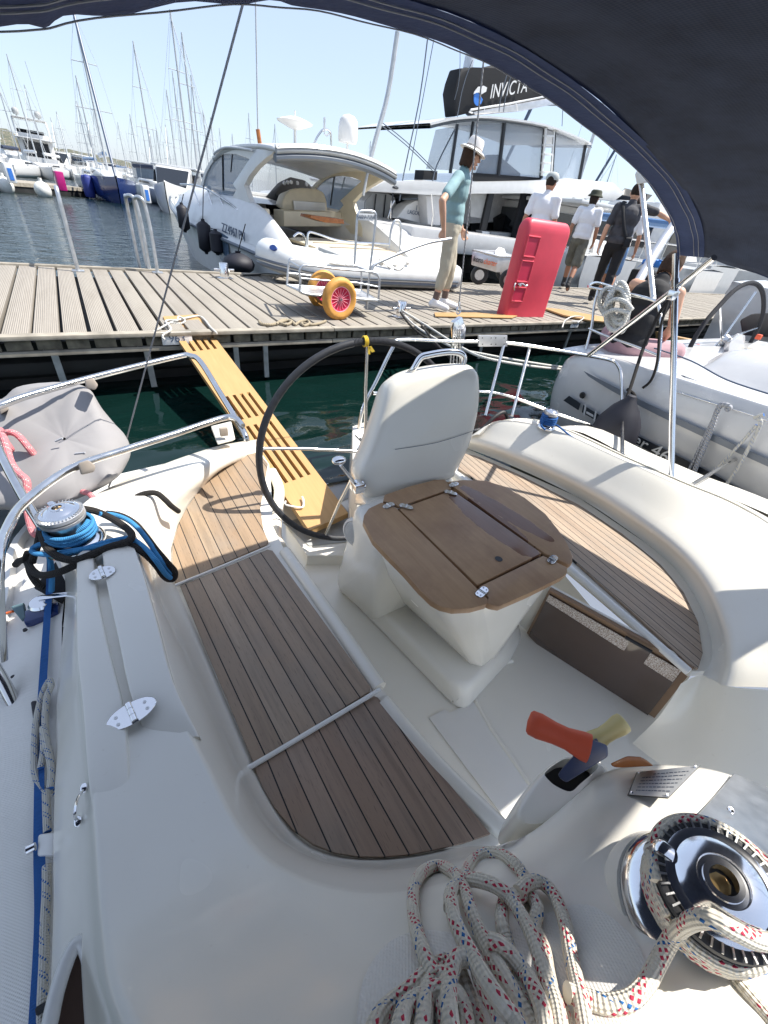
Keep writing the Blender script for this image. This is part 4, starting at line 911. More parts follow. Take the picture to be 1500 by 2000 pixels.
# ladder handrails on the far edge
for n, (pp, lab) in enumerate(((((110,367),(153,530)), 'bare galvanised handrail post at the far pier edge, leftmost one'), (((284,388),(308,533)), 'double galvanised ladder handrail at the far pier edge'))):
    (tx_, ty_), (bx_, by_) = pp; base = H(bx_, by_, 1.0); d = Vector((math.hypot(base.x, base.y), 0, 0)); top = PY(tx_, ty_, base.y + .02)
    o = thing('ladder_rail', lab, 'ladder rail', base, 0, 'ladder handrails on the far pier edge')
    for j in range(2 if n else 1):
        bm = B(); q = top - base; sft = Vector((-.05 - .07*j, .16*j, 0)) * (1 if n else 0)
        if n: P = [Vector((.05, 0, 0)) + sft, Vector((q.x*.5 + .05, 0, q.z*.55)) + sft, Vector((q.x + .03, 0, q.z - .08)) + sft, Vector((q.x, 0, q.z)) + sft, Vector((q.x-.05, .12, q.z - .01)) + sft, Vector((q.x-.05, .26, q.z - .12)) + sft, Vector((-.03, .30, -.3)) + sft]
        else: P = [Vector((0, 0, 0)), Vector((q.x*.5, 0, q.z*.5)), Vector((q.x*.95, 0, q.z - .07)), Vector((q.x, .05, q.z)), Vector((q.x, .16, q.z - .02)), Vector((q.x*.8, .24, q.z - .14)), Vector((0, .27, -.2))]
        tube(bm, P, .021, 12, smooth=4); mesh_obj('rail', bm, 'galvanised', o)
    bm = B(); box(bm, (0, 0, .006), (.12, .09, .012)); mesh_obj('foot_plate', bm, 'galvanised', o)
# berth number signs
def sign(px, py, txt, lab, w=.19, h=.10):
    c = PY(px, py, dy(H(px, py, 1.05).x) + .002); o = wthing('berth_number_sign', lab, 'number sign', c, 0, 'berth number signs on the pier edge')
    bm = B(); box(bm, c, (w, .008, h), bev=.004); mesh_obj('plate', bm, 'sign_white', o)
    text_obj('lettering', txt, .085, 'ink_navy_grey', c + Vector((0, -.006, 0)), (R(90), 0, 0), o, .001)
sign(346, 661, '963', 'white berth number plate half hidden by the boarding plank', .23); sign(1123, 633, '964', 'white berth number plate reading 964 on the pier edge')
# ------------------------------------------------------------------ boarding plank (passerelle)
A0, A1 = H(318, 618, .985), H(386, 614, .985); B0, B1 = H(604, 1036, 1.44), H(680, 1002, 1.44)
ps = wthing('boarding_plank', 'long pale pine boarding plank with slots reaching from the stern to the pier', 'gangway', (A0+B1)/2)
def bp_(u, v): return A0.lerp(A1, u).lerp(B0.lerp(B1, u), v)
bm = B(); th = Vector((0, 0, -.035))
slots = [(.145, .30), (.42, .60), (.70, .86)]
def quad(u0, u1, v0, v1): prism(bm, [bp_(u0, v0), bp_(u1, v0), bp_(u1, v1), bp_(u0, v1)], th)
vs = [0]; 
for a, b in ((.10, .245), (.50, .61), (.64, .86)): 
    quad(0, 1, vs[-1], a)
    us = [0, .10, .19, .30, .39, .50, .59, .70, .79, .90, 1] if False else [0, .16, .245, .355, .44, .55, .635, .745, .83, 1]
    for i in range(0, len(us)-1, 2): quad(us[i], us[i+1], a, b)
    vs.append(b)
quad(0, 1, vs[-1], 1)
pm_ = mesh_obj('plank', bm, 'pine', ps, 30)
bm = B(); q = bp_(-.03, .90) + Vector((0, 0, .0)); tube(bm, [bp_(-.02, .90) + Vector((0, 0, -.02)), bp_(-.12, .915) + Vector((0, 0, .0)), bp_(-.05, .93) + Vector((0, 0, .012)), bp_(.14, .945) + Vector((0, 0, .016)), bp_(.25, .93) + Vector((0, 0, .018)), bp_(.27, .92) + Vector((0, 0, .02))], .006, 8, smooth=4); mesh_obj('hook', bm, 'trim_white', ps)
bm = B()
for v0 in (.02, .05): prism(bm, [bp_(-.015, v0), bp_(.0, v0), bp_(.0, v0+.9), bp_(-.015, v0+.9)], th*.9) if v0 == .02 else None
mesh_obj('side_batten', bm, 'pine', ps)
def ropeline(name, pts, r, mat, label, cat='rope', group=None, smooth=6, seg=10, parent=None):
    bm = B(); tube(bm, pts, r, seg, smooth=smooth); o = mesh_obj(name, bm, mat, parent, 60)
    if parent is None: tag(o, label, cat, group)
    return o
# lashing at the pier end of the plank
up = Vector((0, 0, .012))
ropeline('lashing_rope', [H(322,664,1.03), H(318,655,1.0), H(334,643,.975), bp_(-.02,.045)+up, bp_(.3,.05)+up*1.6, bp_(.6,.035)+up*1.4, bp_(1.02,.03)+up, H(412,640,.985), H(424,651,.99)], .008, 'rope_white', 'thin white rope lashing the pine boarding plank to the pier', 'rope')
ropeline('lashing_rope', [H(300,648,1.0), H(318,638,.975), bp_(.1,.055)+up, bp_(.26,.06)+up*2.2, bp_(.36,.04)+up*3, bp_(.48,.06)+up*2, bp_(.3,.075)+up*1.5, bp_(.05,.06)+up], .007, 'rope_white', 'knotted white cord on top of the boarding plank', 'rope')
ropeline('old_rope', [H(x, y, .985) for x, y in ((506,628),(512,633),(530,634),(545,630),(560,626),(572,629),(576,634),(586,628),(600,626),(604,632),(594,636),(590,631),(606,634),(622,632),(636,627))], .013, 'rope_tan', 'frayed tan rope lying along the pier edge below the two-wheeled cart', 'rope', smooth=5)
ropeline('old_rope', [H(x, y, .985) for x, y in ((540,633),(552,625),(570,627),(560,634),(546,631))], .013, 'rope_tan', 'short twist of tan rope on the pier edge in front of the cart', 'rope', smooth=5)
ropeline('old_rope', [H(x, y, .985) for x, y in ((1040,606),(1060,612),(1100,618))], .006, 'rope_white', 'thin white line at the foot of the red service pedestal', 'rope') if False else None
# ------------------------------------------------------------------ red service pedestal
b0, b1 = H(984, 618, 1.0), H(1062, 619, 1.0); bw = (b1-b0).length
rp = thing('service_pedestal', 'tall crimson red plastic service pedestal standing at the pier edge', 'service pedestal', (b0+b1)/2 + Vector((0, .08, 0)), math.atan2((b1-b0).y, (b1-b0).x))
Hh = 1.16; w = bw; d = .20
def rbprof(z): return 1 - .02*z
def rrect(w, d, r, z, n=5, cx=0, cy=0):
    P = []
    for sx, sy, a0 in ((1, 1, 0), (-1, 1, 90), (-1, -1, 180), (1, -1, 270)):
        for k in range(n): a = R(a0 + 90*k/(n-1)); P.append(Vector((cx + sx*(w/2-r) + r*math.cos(a), cy + sy*(d/2-r) + r*math.sin(a), z)))
    return P
bm = B(); rows = [rrect(w, d, .05, z) for z in (0, .5, 1.0)]
for k in range(1, 6):
    a = R(18*k); rows.append(rrect(w - .14*(1-math.cos(a)), d - .14*(1-math.cos(a)), .05, 1.0 + .14*math.sin(a)))
loft(bm, rows, closed_u=True)
top = rows[-1]; bm.faces.new([bm.verts.new(p) for p in top])
body_ = mesh_obj('housing', bm, 'pedestal_pink', rp, 50)
simple('pink_recess_shade', (.50, .02, .06), .5)
for z0, z1 in ((.73, .95), (.44, .68), (.20, .37)):
    bm = B(); x0, x1 = -w/2 + .035, -w/2 + .25; yf = -d/2
    # socket pocket: frame standing proud, recess shade painted as a flat darker panel
    fr0 = [Vector((x0, yf-.004, z0)), Vector((x1, yf-.004, z0)), Vector((x1, yf-.004, z1)), Vector((x0, yf-.004, z1))]
    t_ = .012
    for a, b in zip(fr0, fr0[1:] + fr0[:1]): tube(bm, [a, b], t_, 8)
    mesh_obj('socket_frame', bm, 'pedestal_pink', body_)
    bm = B(); prism(bm, [fr0[0] + Vector((0, -.001, 0)), fr0[1] + Vector((0, -.001, 0)), fr0[2] + Vector((0, -.001, 0)), fr0[3] + Vector((0, -.001, 0))], Vector((0, .003, 0))); mesh_obj('socket_recess', bm, 'pink_recess_shade', body_)
bm = B(); tube(bm, [(-w/2+.08, -d/2-.01, .41), (-w/2+.12, -d/2-.05, .42), (-w/2+.17, -d/2-.06, .40), (-w/2+.21, -d/2-.05, .41)], .011, 8, smooth=3); ball(bm, (-w/2+.1, -d/2-.03, .40), .02); tube(bm, [(-w/2+.02, -d/2-.012, .42), (-w/2+.0, -d/2-.03, .38), (-w/2+.03, -d/2-.02, .34)], .008, 8, smooth=3); mesh_obj('tap', bm, 'brushed', rp)
# ------------------------------------------------------------------ two-wheeled hand cart with the marina sign
ct = wthing('hand_cart', 'galvanised two-wheeled hand cart with orange tyres and a marina name plate', 'hand cart', H(662, 622, 1.0))
def cw(cx, cy, yy, ang):
    c = PY(cx, cy, yy); r = .205; ax = Vector((math.sin(ang), -math.cos(ang), 0)); bm = B()
    prof = []
    for k in range(17):
        a = math.pi*(k/16)*1.0; prof.append((r - .045 + .045*math.sin(a), -.045*math.cos(a)))
    lathe(bm, c, [(r-.085, -.03)] + prof + [(r-.085, .03)], ax, 40, caps=False); ty = mesh_obj('wheel', bm, 'orange_rubber', ct, 60)
    bm = B(); lathe(bm, c + ax*.014, [(0, 0), (.10, .0), (.118, .010), (.124, .012), (.124, -.03), (0, -.03)], ax, 36); mesh_obj('rim', bm, 'rim_pink', ty, 30)
    bm = B(); F = frame(ax)
    for k in range(16):
        a = 2*math.pi*k/16; dd = F @ Vector((math.cos(a), math.sin(a), 0)); tube(bm, [c + ax*.017 + dd*.02, c + ax*.019 + dd*.105], .0028, 6)
    tube(bm, [c + ax*.026 + (F @ Vector((math.cos(2*math.pi*k/30), math.sin(2*math.pi*k/30), 0)))*.119 for k in range(30)], .006, 6, closed=True); mesh_obj('spokes', bm, 'spoke_pink', ty)
    bm = B(); lathe(bm, c + ax*.015, [(0, .025), (.012, .025), (.016, .01), (.016, 0), (0, 0)], ax, 14); mesh_obj('hub', bm, 'brushed', ty)
    return c
cA = cw(663, 584, 4.24, R(6)); cB = cw(631, 566, 4.92, R(6))
def CT(y, pts, r=.0115, sm=3, name='frame_tube', mat='galvanised'):
    bm = B(); tube(bm, [PY(*Z2(a, b), y) for a, b in pts], r, 10, smooth=sm); return mesh_obj(name, bm, mat, ct)
CT(4.30, [(735,1062),(740,1000),(735,960),(745,930),(780,918),(960,940),(1140,955),(1175,975),(1186,1010),(1180,1115)])
CT(4.85, [(665,1030),(670,960),(678,895),(705,880),(880,895),(1050,920),(1080,940),(1085,1000),(1080,1060)])
CT(4.30, [(740,990),(900,1005),(1050,1015),(1180,1040)], .008); CT(4.85, [(672,960),(800,975)], .008)
CT(4.30, [(735,1062),(780,1080),(980,1100),(1175,1115)], .014); CT(4.85, [(665,1030),(1080,1060)], .014)
bm = B()
bm.free()
for a, b in (((735,1062),(665,1030)), ((1175,1115),(1080,1060)), ((740,930),(678,895)), ((1175,975),(1060,925))): bm = B(); tube(bm, [PY(*Z2(*a), 4.3), PY(*Z2(*b), 4.85)], .012, 8); mesh_obj('cross_tube', bm, 'galvanised', ct)
bm = B(); tube(bm, [cA, cB], .012, 8); mesh_obj('axle', bm, 'galvanised', ct)
bm = B(); prism(bm, [PY(*Z2(750,1072), 4.32), PY(*Z2(1165,1112), 4.32), PY(*Z2(1075,1062), 4.83), PY(*Z2(675,1035), 4.83)], .006); mesh_obj('tray', bm, 'alloy', ct)
CT(4.42, [(1045,912),(1052,800),(1060,660),(1068,625),(1085,612),(1145,614),(1163,628),(1165,660),(1150,800),(1132,945),(1124,1040),(1116,1165)], .0125)
s0, s1, s2, s3 = [PY(*Z2(*p), 4.40) for p in ((1070,625),(1158,628),(1152,668),(1066,662))]
bm = B(); prism(bm, [s0, s1, s2, s3], Vector((0, .006, 0))); sg = mesh_obj('name_plate', bm, 'sign_white', ct)
xd = (s1 - s0).normalized(); text_obj('lettering', 'MARINA PUNAT', .045, 'ink_navy_grey', (s0+s1+s2+s3)/4 + Vector((0, -.004, 0)), face_rot(xd, (s0-s3)), sg, .001, sx=.72)
CT(4.45, [(1142,945),(1150,925),(1175,905),(1300,850),(1440,798),(1500,783),(1590,768)], .017, name='pull_handle')
# ------------------------------------------------------------------ grey utility trolley with charter lettering
k0 = H(943, 552, 1.0); kt = wthing('utility_trolley', 'flat grey box trolley with black wheels and orange charter lettering', 'trolley', k0)
def kp(x, y, yy): return PY(*Z3(x, y), yy)
bm = B(); F0 = [kp(700,1180,5.85), kp(845,1215,5.75), kp(835,1305,5.75), kp(692,1262,5.85)]; off_ = Vector((.75, .12, .02))
hull(bm, F0 + [p + off_ for p in F0], .01, 2); kb = mesh_obj('box', bm, 'alloy', kt, 40)
bm = B(); tube(bm, [F0[0] + Vector((0, -.01, 0)), F0[1] + Vector((0, -.01, 0)), F0[1] + off_, F0[0] + off_], .012, 8, closed=True); mesh_obj('rim', bm, 'brushed', kt)
xd = (F0[1]-F0[0]).normalized(); cxy = sum(F0, Vector())/4
text_obj('lettering', 'koro', .115, 'ink_black', cxy - xd*.13 + Vector((-.005, -.012, 0)), face_rot(xd, F0[0]-F0[3]), kt, .001, sx=.85); text_obj('lettering', 'charter', .115, 'ink_orange', cxy + xd*.115 + Vector((-.005, -.014, 0)), face_rot(xd, F0[0]-F0[3]), kt, .001, sx=.78)
for (cx_, cy_, yy) in ((740,1318,5.95), (905,1345,5.2), (880,1300,6.2)):
    c = kp(cx_, cy_, yy); c.z = max(c.z, DZ + .15); bm = B(); prof = [(.08, -.035)] + [(.115 + .035*math.sin(math.pi*k/8), -.035*math.cos(math.pi*k/8)) for k in range(9)] + [(.08, .035)]; lathe(bm, c, prof, (-.7, -.7, 0), 24, caps=False); wh = mesh_obj('wheel', bm, 'black_rubber', kt, 60)
    bm = B(); lathe(bm, c, [(0, -.02), (.085, -.02), (.085, .02), (0, .02)], (-.7, -.7, 0), 16); mesh_obj('rim', bm, 'brushed', wh)
bag = B(); hull(bag, [kp(825,1185,5.85), kp(850,1160,5.9), kp(880,1170,5.9), kp(895,1215,5.85), kp(830,1215,5.8)] + [kp(835,1175,6.05), kp(880,1180,6.05), kp(890,1215,6.05)], .01, 2); tag(mesh_obj('white_bag', bag, 'shirt_white'), 'crumpled white bag lying in the grey trolley', 'bag')
# ------------------------------------------------------------------ inflatable dinghy on the far side of the pier
dg = wthing('inflatable_dinghy', 'white inflatable dinghy with grey stripes lying on the pier behind the hand cart', 'dinghy', (4, 6.6, DZ))
yn = 6.22; pts = [Vector(p) for p in ((5.55, yn, DZ+.2), (5.2, yn, DZ+.2), (4.3, yn, DZ+.2), (3.4, yn, DZ+.2), (2.85, yn+.03, DZ+.23), (2.50, yn+.12, DZ+.28), (2.34, yn+.36, DZ+.31), (2.45, yn+.62, DZ+.28), (2.85, yn+.76, DZ+.22), (3.4, yn+.8, DZ+.19), (4.3, yn+.82, DZ+.18), (5.2, yn+.82, DZ+.18), (5.55, yn+.82, DZ+.18))]
bm = B(); P = catmull(pts, 6); n_ = len(P); tube(bm, P, [.10] + [.18]*1 + [.19]*(n_-4) + [.18] + [.10], 20); mesh_obj('tube', bm, 'dinghy_white', dg, 60)
for dzz, rr_ in ((-.05, .018), (-.11, .028)):
    bm = B(); Q = []
    cen = Vector((4.4, yn+.4, 0))
    for i, p in enumerate(P[3:-3]):
        a = P[i+4] - P[i+2]; n = Vector((-a.y, a.x, 0)).normalized()
        if (p + n*.1 - cen).xy.length < (p - cen).xy.length: n = -n
        if n.y > 0 and p.y < yn + .1: n = -n
        Q.append(p + n*math.sqrt(max(0, .191**2 - dzz**2)) + Vector((0, 0, dzz)))
    tube(bm, Q, rr_, 8, flat=1); mesh_obj('rubbing_strake', bm, 'stripe_grey', dg)
bm = B(); box(bm, (4.1, yn+.41, DZ+.1), (2.6, .6, .05)); mesh_obj('floor', bm, 'seat_pad', dg)
bm = B()
for k in range(18): tube(bm, [(3.9+k*.055, yn+.2, DZ+.30), (3.9+k*.055, yn+.4, DZ+.33), (3.9+k*.055, yn+.6, DZ+.30)], .026, 8, smooth=2)
mesh_obj('seat_cushion', bm, 'dinghy_white', dg)
bm = B(); prism(bm, [PY(*Z2(840,835), 6.62), PY(*Z2(885,830), 6.9), PY(*Z2(1040,885), 6.75), PY(*Z2(985,890), 6.45)], .05, bev=.01); mesh_obj('seat_board', bm, 'seat_pad', dg)
bm = B()
for a, b, c in (((900,905),(960,915),(1060,925)), ((1180,880),(1210,910),(1250,935)), ((1270,935),(1300,945),(1340,905))): bm = B(); tube(bm, [PY(*Z2(*q), 6.05) for q in (a, b, c)], .009, 8, smooth=3); mesh_obj('grab_line', bm, 'rope_white', dg)
bm = B()
for a in ((1200,905),(1275,918),(1345,905)): ball(bm, PY(*Z2(*a), 6.08), .035, (1.3, .5, .8))
mesh_obj('line_patch', bm, 'rope_white', dg)
bm = B(); c = PY(*Z2(592,824), 6.33); n = Vector((-.75, -.45, .5)).normalized(); F = frame(n); pp_ = [c + F @ Vector((.055*math.cos(t), .035*math.sin(t), 0)) for t in [2*math.pi*k/20 for k in range(20)]]; prism(bm, pp_, n*.03); mesh_obj('emblem', bm, 'ink_blue', dg)
# low bench/wire thing beside the dinghy's bow
ropeline('mooring_chain', [H(x, y, .985) for x, y in ((470,538),(500,537),(520,535),(545,538),(535,545),(548,552),(575,552))], .012, 'black_rubber', 'dark coiled mooring hose on the far pier edge by the dinghy bow', 'hose')
# pale wooden boards lying on the pier edge, right of the red pedestal
bm = B(); prism(bm, Hs(.985, (1058,603),(1090,606),(1180,622),(1192,632),(1150,628),(1100,618)), .022, bev=.003); tag(mesh_obj('gangway_board', bm, 'pine'), 'orange-brown board lying on the pier edge above berth plate 964', 'board')
ropeline('lashing_rope', [H(1098,640,1.0), H(1104,626,.96), H(1120,618,.955), H(1140,620,.96), H(1128,630,.98)], .009, 'rope_white', 'white cord tied around the board above berth plate 964', 'rope')
bm = B(); prism(bm, Hs(.99, (848,612),(935,612),(1010,618),(1000,622),(850,619)), .012, bev=.002); tag(mesh_obj('thin_board', bm, 'pine'), 'thin weathered board at the feet of the man in the white hat', 'board')
# mooring lines from near cleat to our stern
ck = H(782, 610, .93)
for k, (m, r, P, lab) in enumerate((('rope_black', .011, [ck, H(806,640,1.0), PY(870,690,3.0), PY(900,735,2.5)], 'black mooring line from the steel cleat, nearer one'), ('rope_black', .011, [ck + Vector((.06, 0, 0)), H(820,632,1.0), PY(860,680,3.0), PY(935,740,2.5)], 'black mooring line from the steel cleat, further one'),
    ('rope_white', .012, [ck + Vector((.02, 0, .02)), H(830,634,.99), PY(900,678,3.0), PY(960,702,2.6), PY(1080,720,2.55), PY(1160,722,2.7)], 'white twisted mooring line leading from the cleat to the neighbouring boat, upper one'),
    ('rope_white', .012, [ck + Vector((.04, 0, -.02)), H(816,640,1.0), PY(880,676,3.1), PY(955,694,2.8), PY(1060,712,2.6), PY(1180,728,2.5)], 'white twisted mooring line leading from the cleat to the neighbouring boat, lower one'))):
    ropeline('mooring_line', P, r, m, lab, 'mooring line', smooth=8)
# ================================================================== people
def wobble(o, k, amp, off_=Vector((0, 0, 0))):
    vs = o.data.vertices; N_ = [v.normal.copy() for v in vs]
    co = [x for v, n in zip(vs, N_) for x in (v.co + n * mnoise.noise(v.co*k + off_) * amp)]
    vs.foreach_set('co', co); o.data.update()
def cap(bm, P, r, seg=12, flat=1.0):
    P = [Vector(p) for p in P]; tube(bm, P, r, seg, flat=flat)
    rr = [r, r] if isinstance(r, (int, float)) else [r[0], r[-1]]
    ball(bm, P[0], rr[0]*.999, seg=seg); ball(bm, P[-1], rr[1]*.999, seg=seg)
def hand(bm, w, d, palmn, s=1.0, curl=.5):
    """w wrist point, d direction of the hand, palmn palm normal"""
    w = Vector(w); d = Vector(d).normalized(); n = Vector(palmn); n = (n - d*n.dot(d)).normalized(); side = d.cross(n)
    pe = w + d*.085*s
    for t in (-.03, -.012, .008, .026): cap(bm, [w + side*t*.6*s + d*.01*s, pe + side*t*s], [.014*s, .012*s], 8)
    for t, L in ((-.031, .066), (-.011, .076), (.010, .071), (.030, .056)):
        b = pe + side*t*s; m1 = b + (d*math.cos(curl) + n*math.sin(curl))*L*.45*s; m2 = m1 + (d*math.cos(curl*2.1) + n*math.sin(curl*2.1))*L*.32*s; m3 = m2 + (d*math.cos(curl*3) + n*math.sin(curl*3))*L*.26*s
        cap(bm, [b, m1], [.0098*s, .009*s], 8); cap(bm, [m1, m2], [.009*s, .0082*s], 8); cap(bm, [m2, m3], [.0082*s, .0075*s], 8)
    tb = w + d*.025*s - side*.03*s; t1 = tb + (d*.7 - side*.6 + n*.3).normalized()*.035*s; t2 = t1 + (d*.9 - side*.1 + n*.4).normalized()*.03*s
    cap(bm, [tb, t1], [.014*s, .011*s], 8); cap(bm, [t1, t2], [.011*s, .009*s], 8)
def person(label, loc, rz, J, fit, group=None, vox=.009, scale=1.0):
    o = thing('person', label, 'person', loc, rz, group); o.scale = (scale,)*3
    g = {k: Vector(v) for k, v in J.items()}
    bm = B()
    # torso
    pel, wst, chs, nk, hd = g['pelvis'], g['waist'], g['chest'], g['neck'], g['head']
    def ell(c, a, b, h, rot=None): ball(bm, c, 1, (a, b, h), 16, rot)
    trot = Matrix.Rotation(g['lean'].x if 'lean' in g else 0, 3, 'X') if True else None
    tw = Matrix.Rotation(fit.get('twist', 0), 3, 'Z')
    ell(pel, .155, .115, .14, tw); ell(wst, .14, .10, .15, tw); ell(chs, .165, .115, .18, tw); ell(chs + (nk-chs)*.45, .15, .095, .10, tw)
    cap(bm, [nk - (nk-chs).normalized()*.05, hd - Vector((0, 0, .05))], [.058, .052])
    # head
    hr = Matrix.Rotation(fit.get('head_yaw', 0), 3, 'Z') @ Matrix.Rotation(fit.get('head_pitch', 0), 3, 'X')
    ell(hd, .076, .096, .115, hr); ell(hd + hr @ Vector((0, .02, -.065)), .052, .066, .055, hr)
    ell(hd + hr @ Vector((0, .104, -.018)), .013, .018, .022, hr); ell(hd + hr @ Vector((0, .098, -.06)), .024, .010, .008, hr); ell(hd + hr @ Vector((0, .088, -.095)), .022, .016, .016, hr)
    for s in (-1, 1): ell(hd + hr @ Vector((s*.078, -.005, -.015)), .012, .020, .032, hr)
    for s in ('l', 'r'):
        sg = -1 if s == 'l' else 1
        sh, el, wr_, hp, kn, an, to = (g[k + s] for k in ('sh', 'el', 'wr', 'hp', 'kn', 'an', 'to'))
        cap(bm, [chs + (nk-chs)*.5, sh], [.07, .055]); cap(bm, [sh, el], [.050, .038]); cap(bm, [el, el.lerp(wr_, .35), wr_], [.040, .040, .026])
        hand(bm, wr_, g.get('hd' + s, wr_ - el + Vector((0, 0, -.0))), g.get('pn' + s, Vector((-sg, .3, 0))), 1.0, fit.get('curl' + s, .45))
        cap(bm, [hp, kn], [.082, .056]); cap(bm, [kn, kn.lerp(an, .35), an], [.054, .056, .036]); cap(bm, [an, to], [.038, .032])
    body = remesh(mesh_obj('body', bm, fit['skin'], o), vox, 3)
    # eyes
    for s in (-1, 1):
        bm = B(); ball(bm, hd + hr @ Vector((s*.03, .084, .008)), .011); mesh_obj('eye', bm, 'ink_black', body)
    # hair
    bm = B(); hk = fit.get('hair', 'short')
    ball(bm, hd + hr @ Vector((0, -.014, .022)), 1, (.083, .094, .102), 16, hr)
    if hk == 'bob':
        for a in range(-5, 6):
            t = math.pi*1.5 + a*.32; q = hd + hr @ Vector((.078*math.cos(t), .085*math.sin(t), .0)); cap(bm, [q + Vector((0, 0, .04)), q + hr @ Vector((0, -.006, -.10 - .01*(a % 2)))], [.032, .022], 8)
    elif hk == 'neck':
        for a in range(-4, 5):
            t = math.pi*1.5 + a*.3; q = hd + hr @ Vector((.07*math.cos(t), .085*math.sin(t), .0)); cap(bm, [q, q + hr @ Vector((0, .012, -.09))], [.024, .014], 8)
    h_ = remesh(mesh_obj('hair', bm, fit.get('haircol', 'hair_dark'), o), .008, 2)
    # shirt
    if fit.get('shirt'):
        bm = B(); w_ = fit.get('loose', 1.0)
        ball(bm, chs, 1, (.185*w_, .132*w_, .19), 16, tw); ball(bm, chs + (nk-chs)*.42, 1, (.175, .112, .105), 16, tw); ball(bm, wst, 1, (.168*w_, .128*w_, .19), 16, tw)
        hem = fit.get('hem', .06); ball(bm, pel + Vector((0, 0, hem)), 1, (.178*w_, .138*w_, .12), 16, tw); cap(bm, [chs + (nk-chs)*.6, nk], [.075, .066])
        if fit.get('sleeves', 1):
            for s in 'lr': cap(bm, [chs + (nk-chs)*.5, g['sh'+s]], [.08, .068]); cap(bm, [g['sh'+s], g['sh'+s].lerp(g['el'+s], .72)], [.066, .062])
        else:
            for s in 'lr': cap(bm, [chs + (nk-chs)*.5, chs.lerp(g['sh'+s], .62) + Vector((0, 0, .04))], [.08, .035])
        sh_ = remesh(mesh_obj('shirt', bm, fit['shirt'], o), .011, 4)
        wobble(sh_, 9, .008, Vector(loc))
        zc = (pel.z + fit.get('cut', -.02))
        for v in sh_.data.vertices:
            if v.co.z < zc and (Vector(v.co).xy - pel.xy).length < .26: v.co.z = zc + (v.co.z - zc)*.05
    # legs of the clothes
    if fit.get('bottoms'):
        bm = B(); L = fit.get('leg', 1.0); wd = fit.get('width', .02)
        ball(bm, pel, 1, (.172, .132, .135), 16, tw)
        for s in 'lr':
            hp, kn, an = g['hp'+s], g['kn'+s], g['an'+s]
            if L <= .5: cap(bm, [hp, hp.lerp(kn, L*2)], [.098, .075 + wd])
            else: cap(bm, [hp, kn], [.096, .064 + wd]); e = kn.lerp(an, (L-.5)*2); cap(bm, [kn, e], [.064 + wd, .050 + wd])
        b_ = remesh(mesh_obj('shorts' if L < .9 else 'trousers', bm, fit['bottoms'], o), .011, 4)
        wobble(b_, 12, .007)
    for s in 'lr':
        an, to = g['an'+s], g['to'+s]; d = (to-an); d.z = 0; d = d.normalized() if d.length > .01 else Vector((0, 1, 0))
        if fit.get('sock'):
            bm = B(); kn = g['kn'+s]; cap(bm, [an, an.lerp(kn, .32)], [.043, .046]); mesh_obj('sock', bm, fit['sock'], o)
        bm = B(); sole = min(an.z, to.z) - .045
        cap(bm, [an - d*.035 + Vector((0, 0, -.02)), an + d*.06 + Vector((0, 0, -.02)), to + d*.02], [.047, .046, .040]); cap(bm, [an + Vector((0, 0, .02)), an - d*.02 - Vector((0, 0, .02))], [.05, .045])
        remesh(mesh_obj('shoe', bm, fit['shoe'], o), .009, 3)
    # hat
    hh = fit.get('hat')
    if hh:
        bm = B(); c = hd + hr @ Vector((0, -.006, .055)); ax = hr @ Vector((0, fit.get('hat_tilt', .05), 1))
        if hh == 'fedora': prof = [(.158, -.030), (.162, -.026), (.13, -.008), (.098, .0), (.096, .03), (.088, .075), (.076, .098), (.04, .094), (0, .086)]
        elif hh == 'bucket': prof = [(.128, -.035), (.13, -.03), (.098, .005), (.092, .045), (.075, .068), (0, .072)]
        else: prof = [(.092, -.02), (.095, -.01), (.092, .03), (.072, .066), (.04, .082), (0, .086)]
        lathe(bm, c, [(r, z) for r, z in prof] , ax, 28, sx=.92, sy=1.12) if hh != 'fedora' else lathe(bm, c, prof, ax, 32, sx=1.0, sy=1.05)
        ht = mesh_obj('hat', bm, fit['hatcol'], o, 60); m = ht.modifiers.new('s', 'SOLIDIFY'); m.thickness = .003
        if hh == 'fedora':
            bm = B(); lathe(bm, c, [(.0975, .004), (.0975, .016), (.09, .016)], ax, 30, sy=1.05); mesh_obj('hat_band', bm, 'strap_tan', ht)
        if hh == 'cap':
            bm = B(); P = [c + hr @ Vector((.07*math.cos(t), .085 + .075*math.sin(t), -.012 - .012*math.sin(t))) for t in [math.pi*k/12 for k in range(13)]]; prism(bm, P, .004); mesh_obj('visor', bm, fit['hatcol'], ht)
    if fit.get('glasses'):
        bm = B(); gz = hr @ Vector((0, 0, 1))
        for s in (-1, 1):
            c = hd + hr @ Vector((s*.033, .102, .006)); tube(bm, [c + hr @ Vector((.024*math.cos(t), 0, .018*math.sin(t))) for t in [2*math.pi*k/14 for k in range(14)]], .0022, 6, closed=True)
            tube(bm, [c + hr @ Vector((s*.024, 0, .008)), hd + hr @ Vector((s*.082, -.0, .01))], .002, 6)
        mesh_obj('glasses', bm, 'ink_black', o)
    return o, g
STAND = dict(pelvis=(0,0,.95), waist=(0,.0,1.10), chest=(0,-.01,1.30), neck=(0,0,1.50), head=(0,.03,1.645),
    shl=(-.185,0,1.43), shr=(.185,0,1.43), ell=(-.23,-.03,1.14), elr=(.23,-.03,1.14), wrl=(-.24,.04,.90), wrr=(.24,.04,.90),
    hpl=(-.085,0,.90), hpr=(.085,0,.90), knl=(-.10,.02,.49), knr=(.10,.02,.49), anl=(-.11,-.02,.09), anr=(.11,-.02,.09), tol=(-.13,.14,.045), tor=(.13,.14,.045))
def J(**k): d = dict(STAND); d.update(k); return d
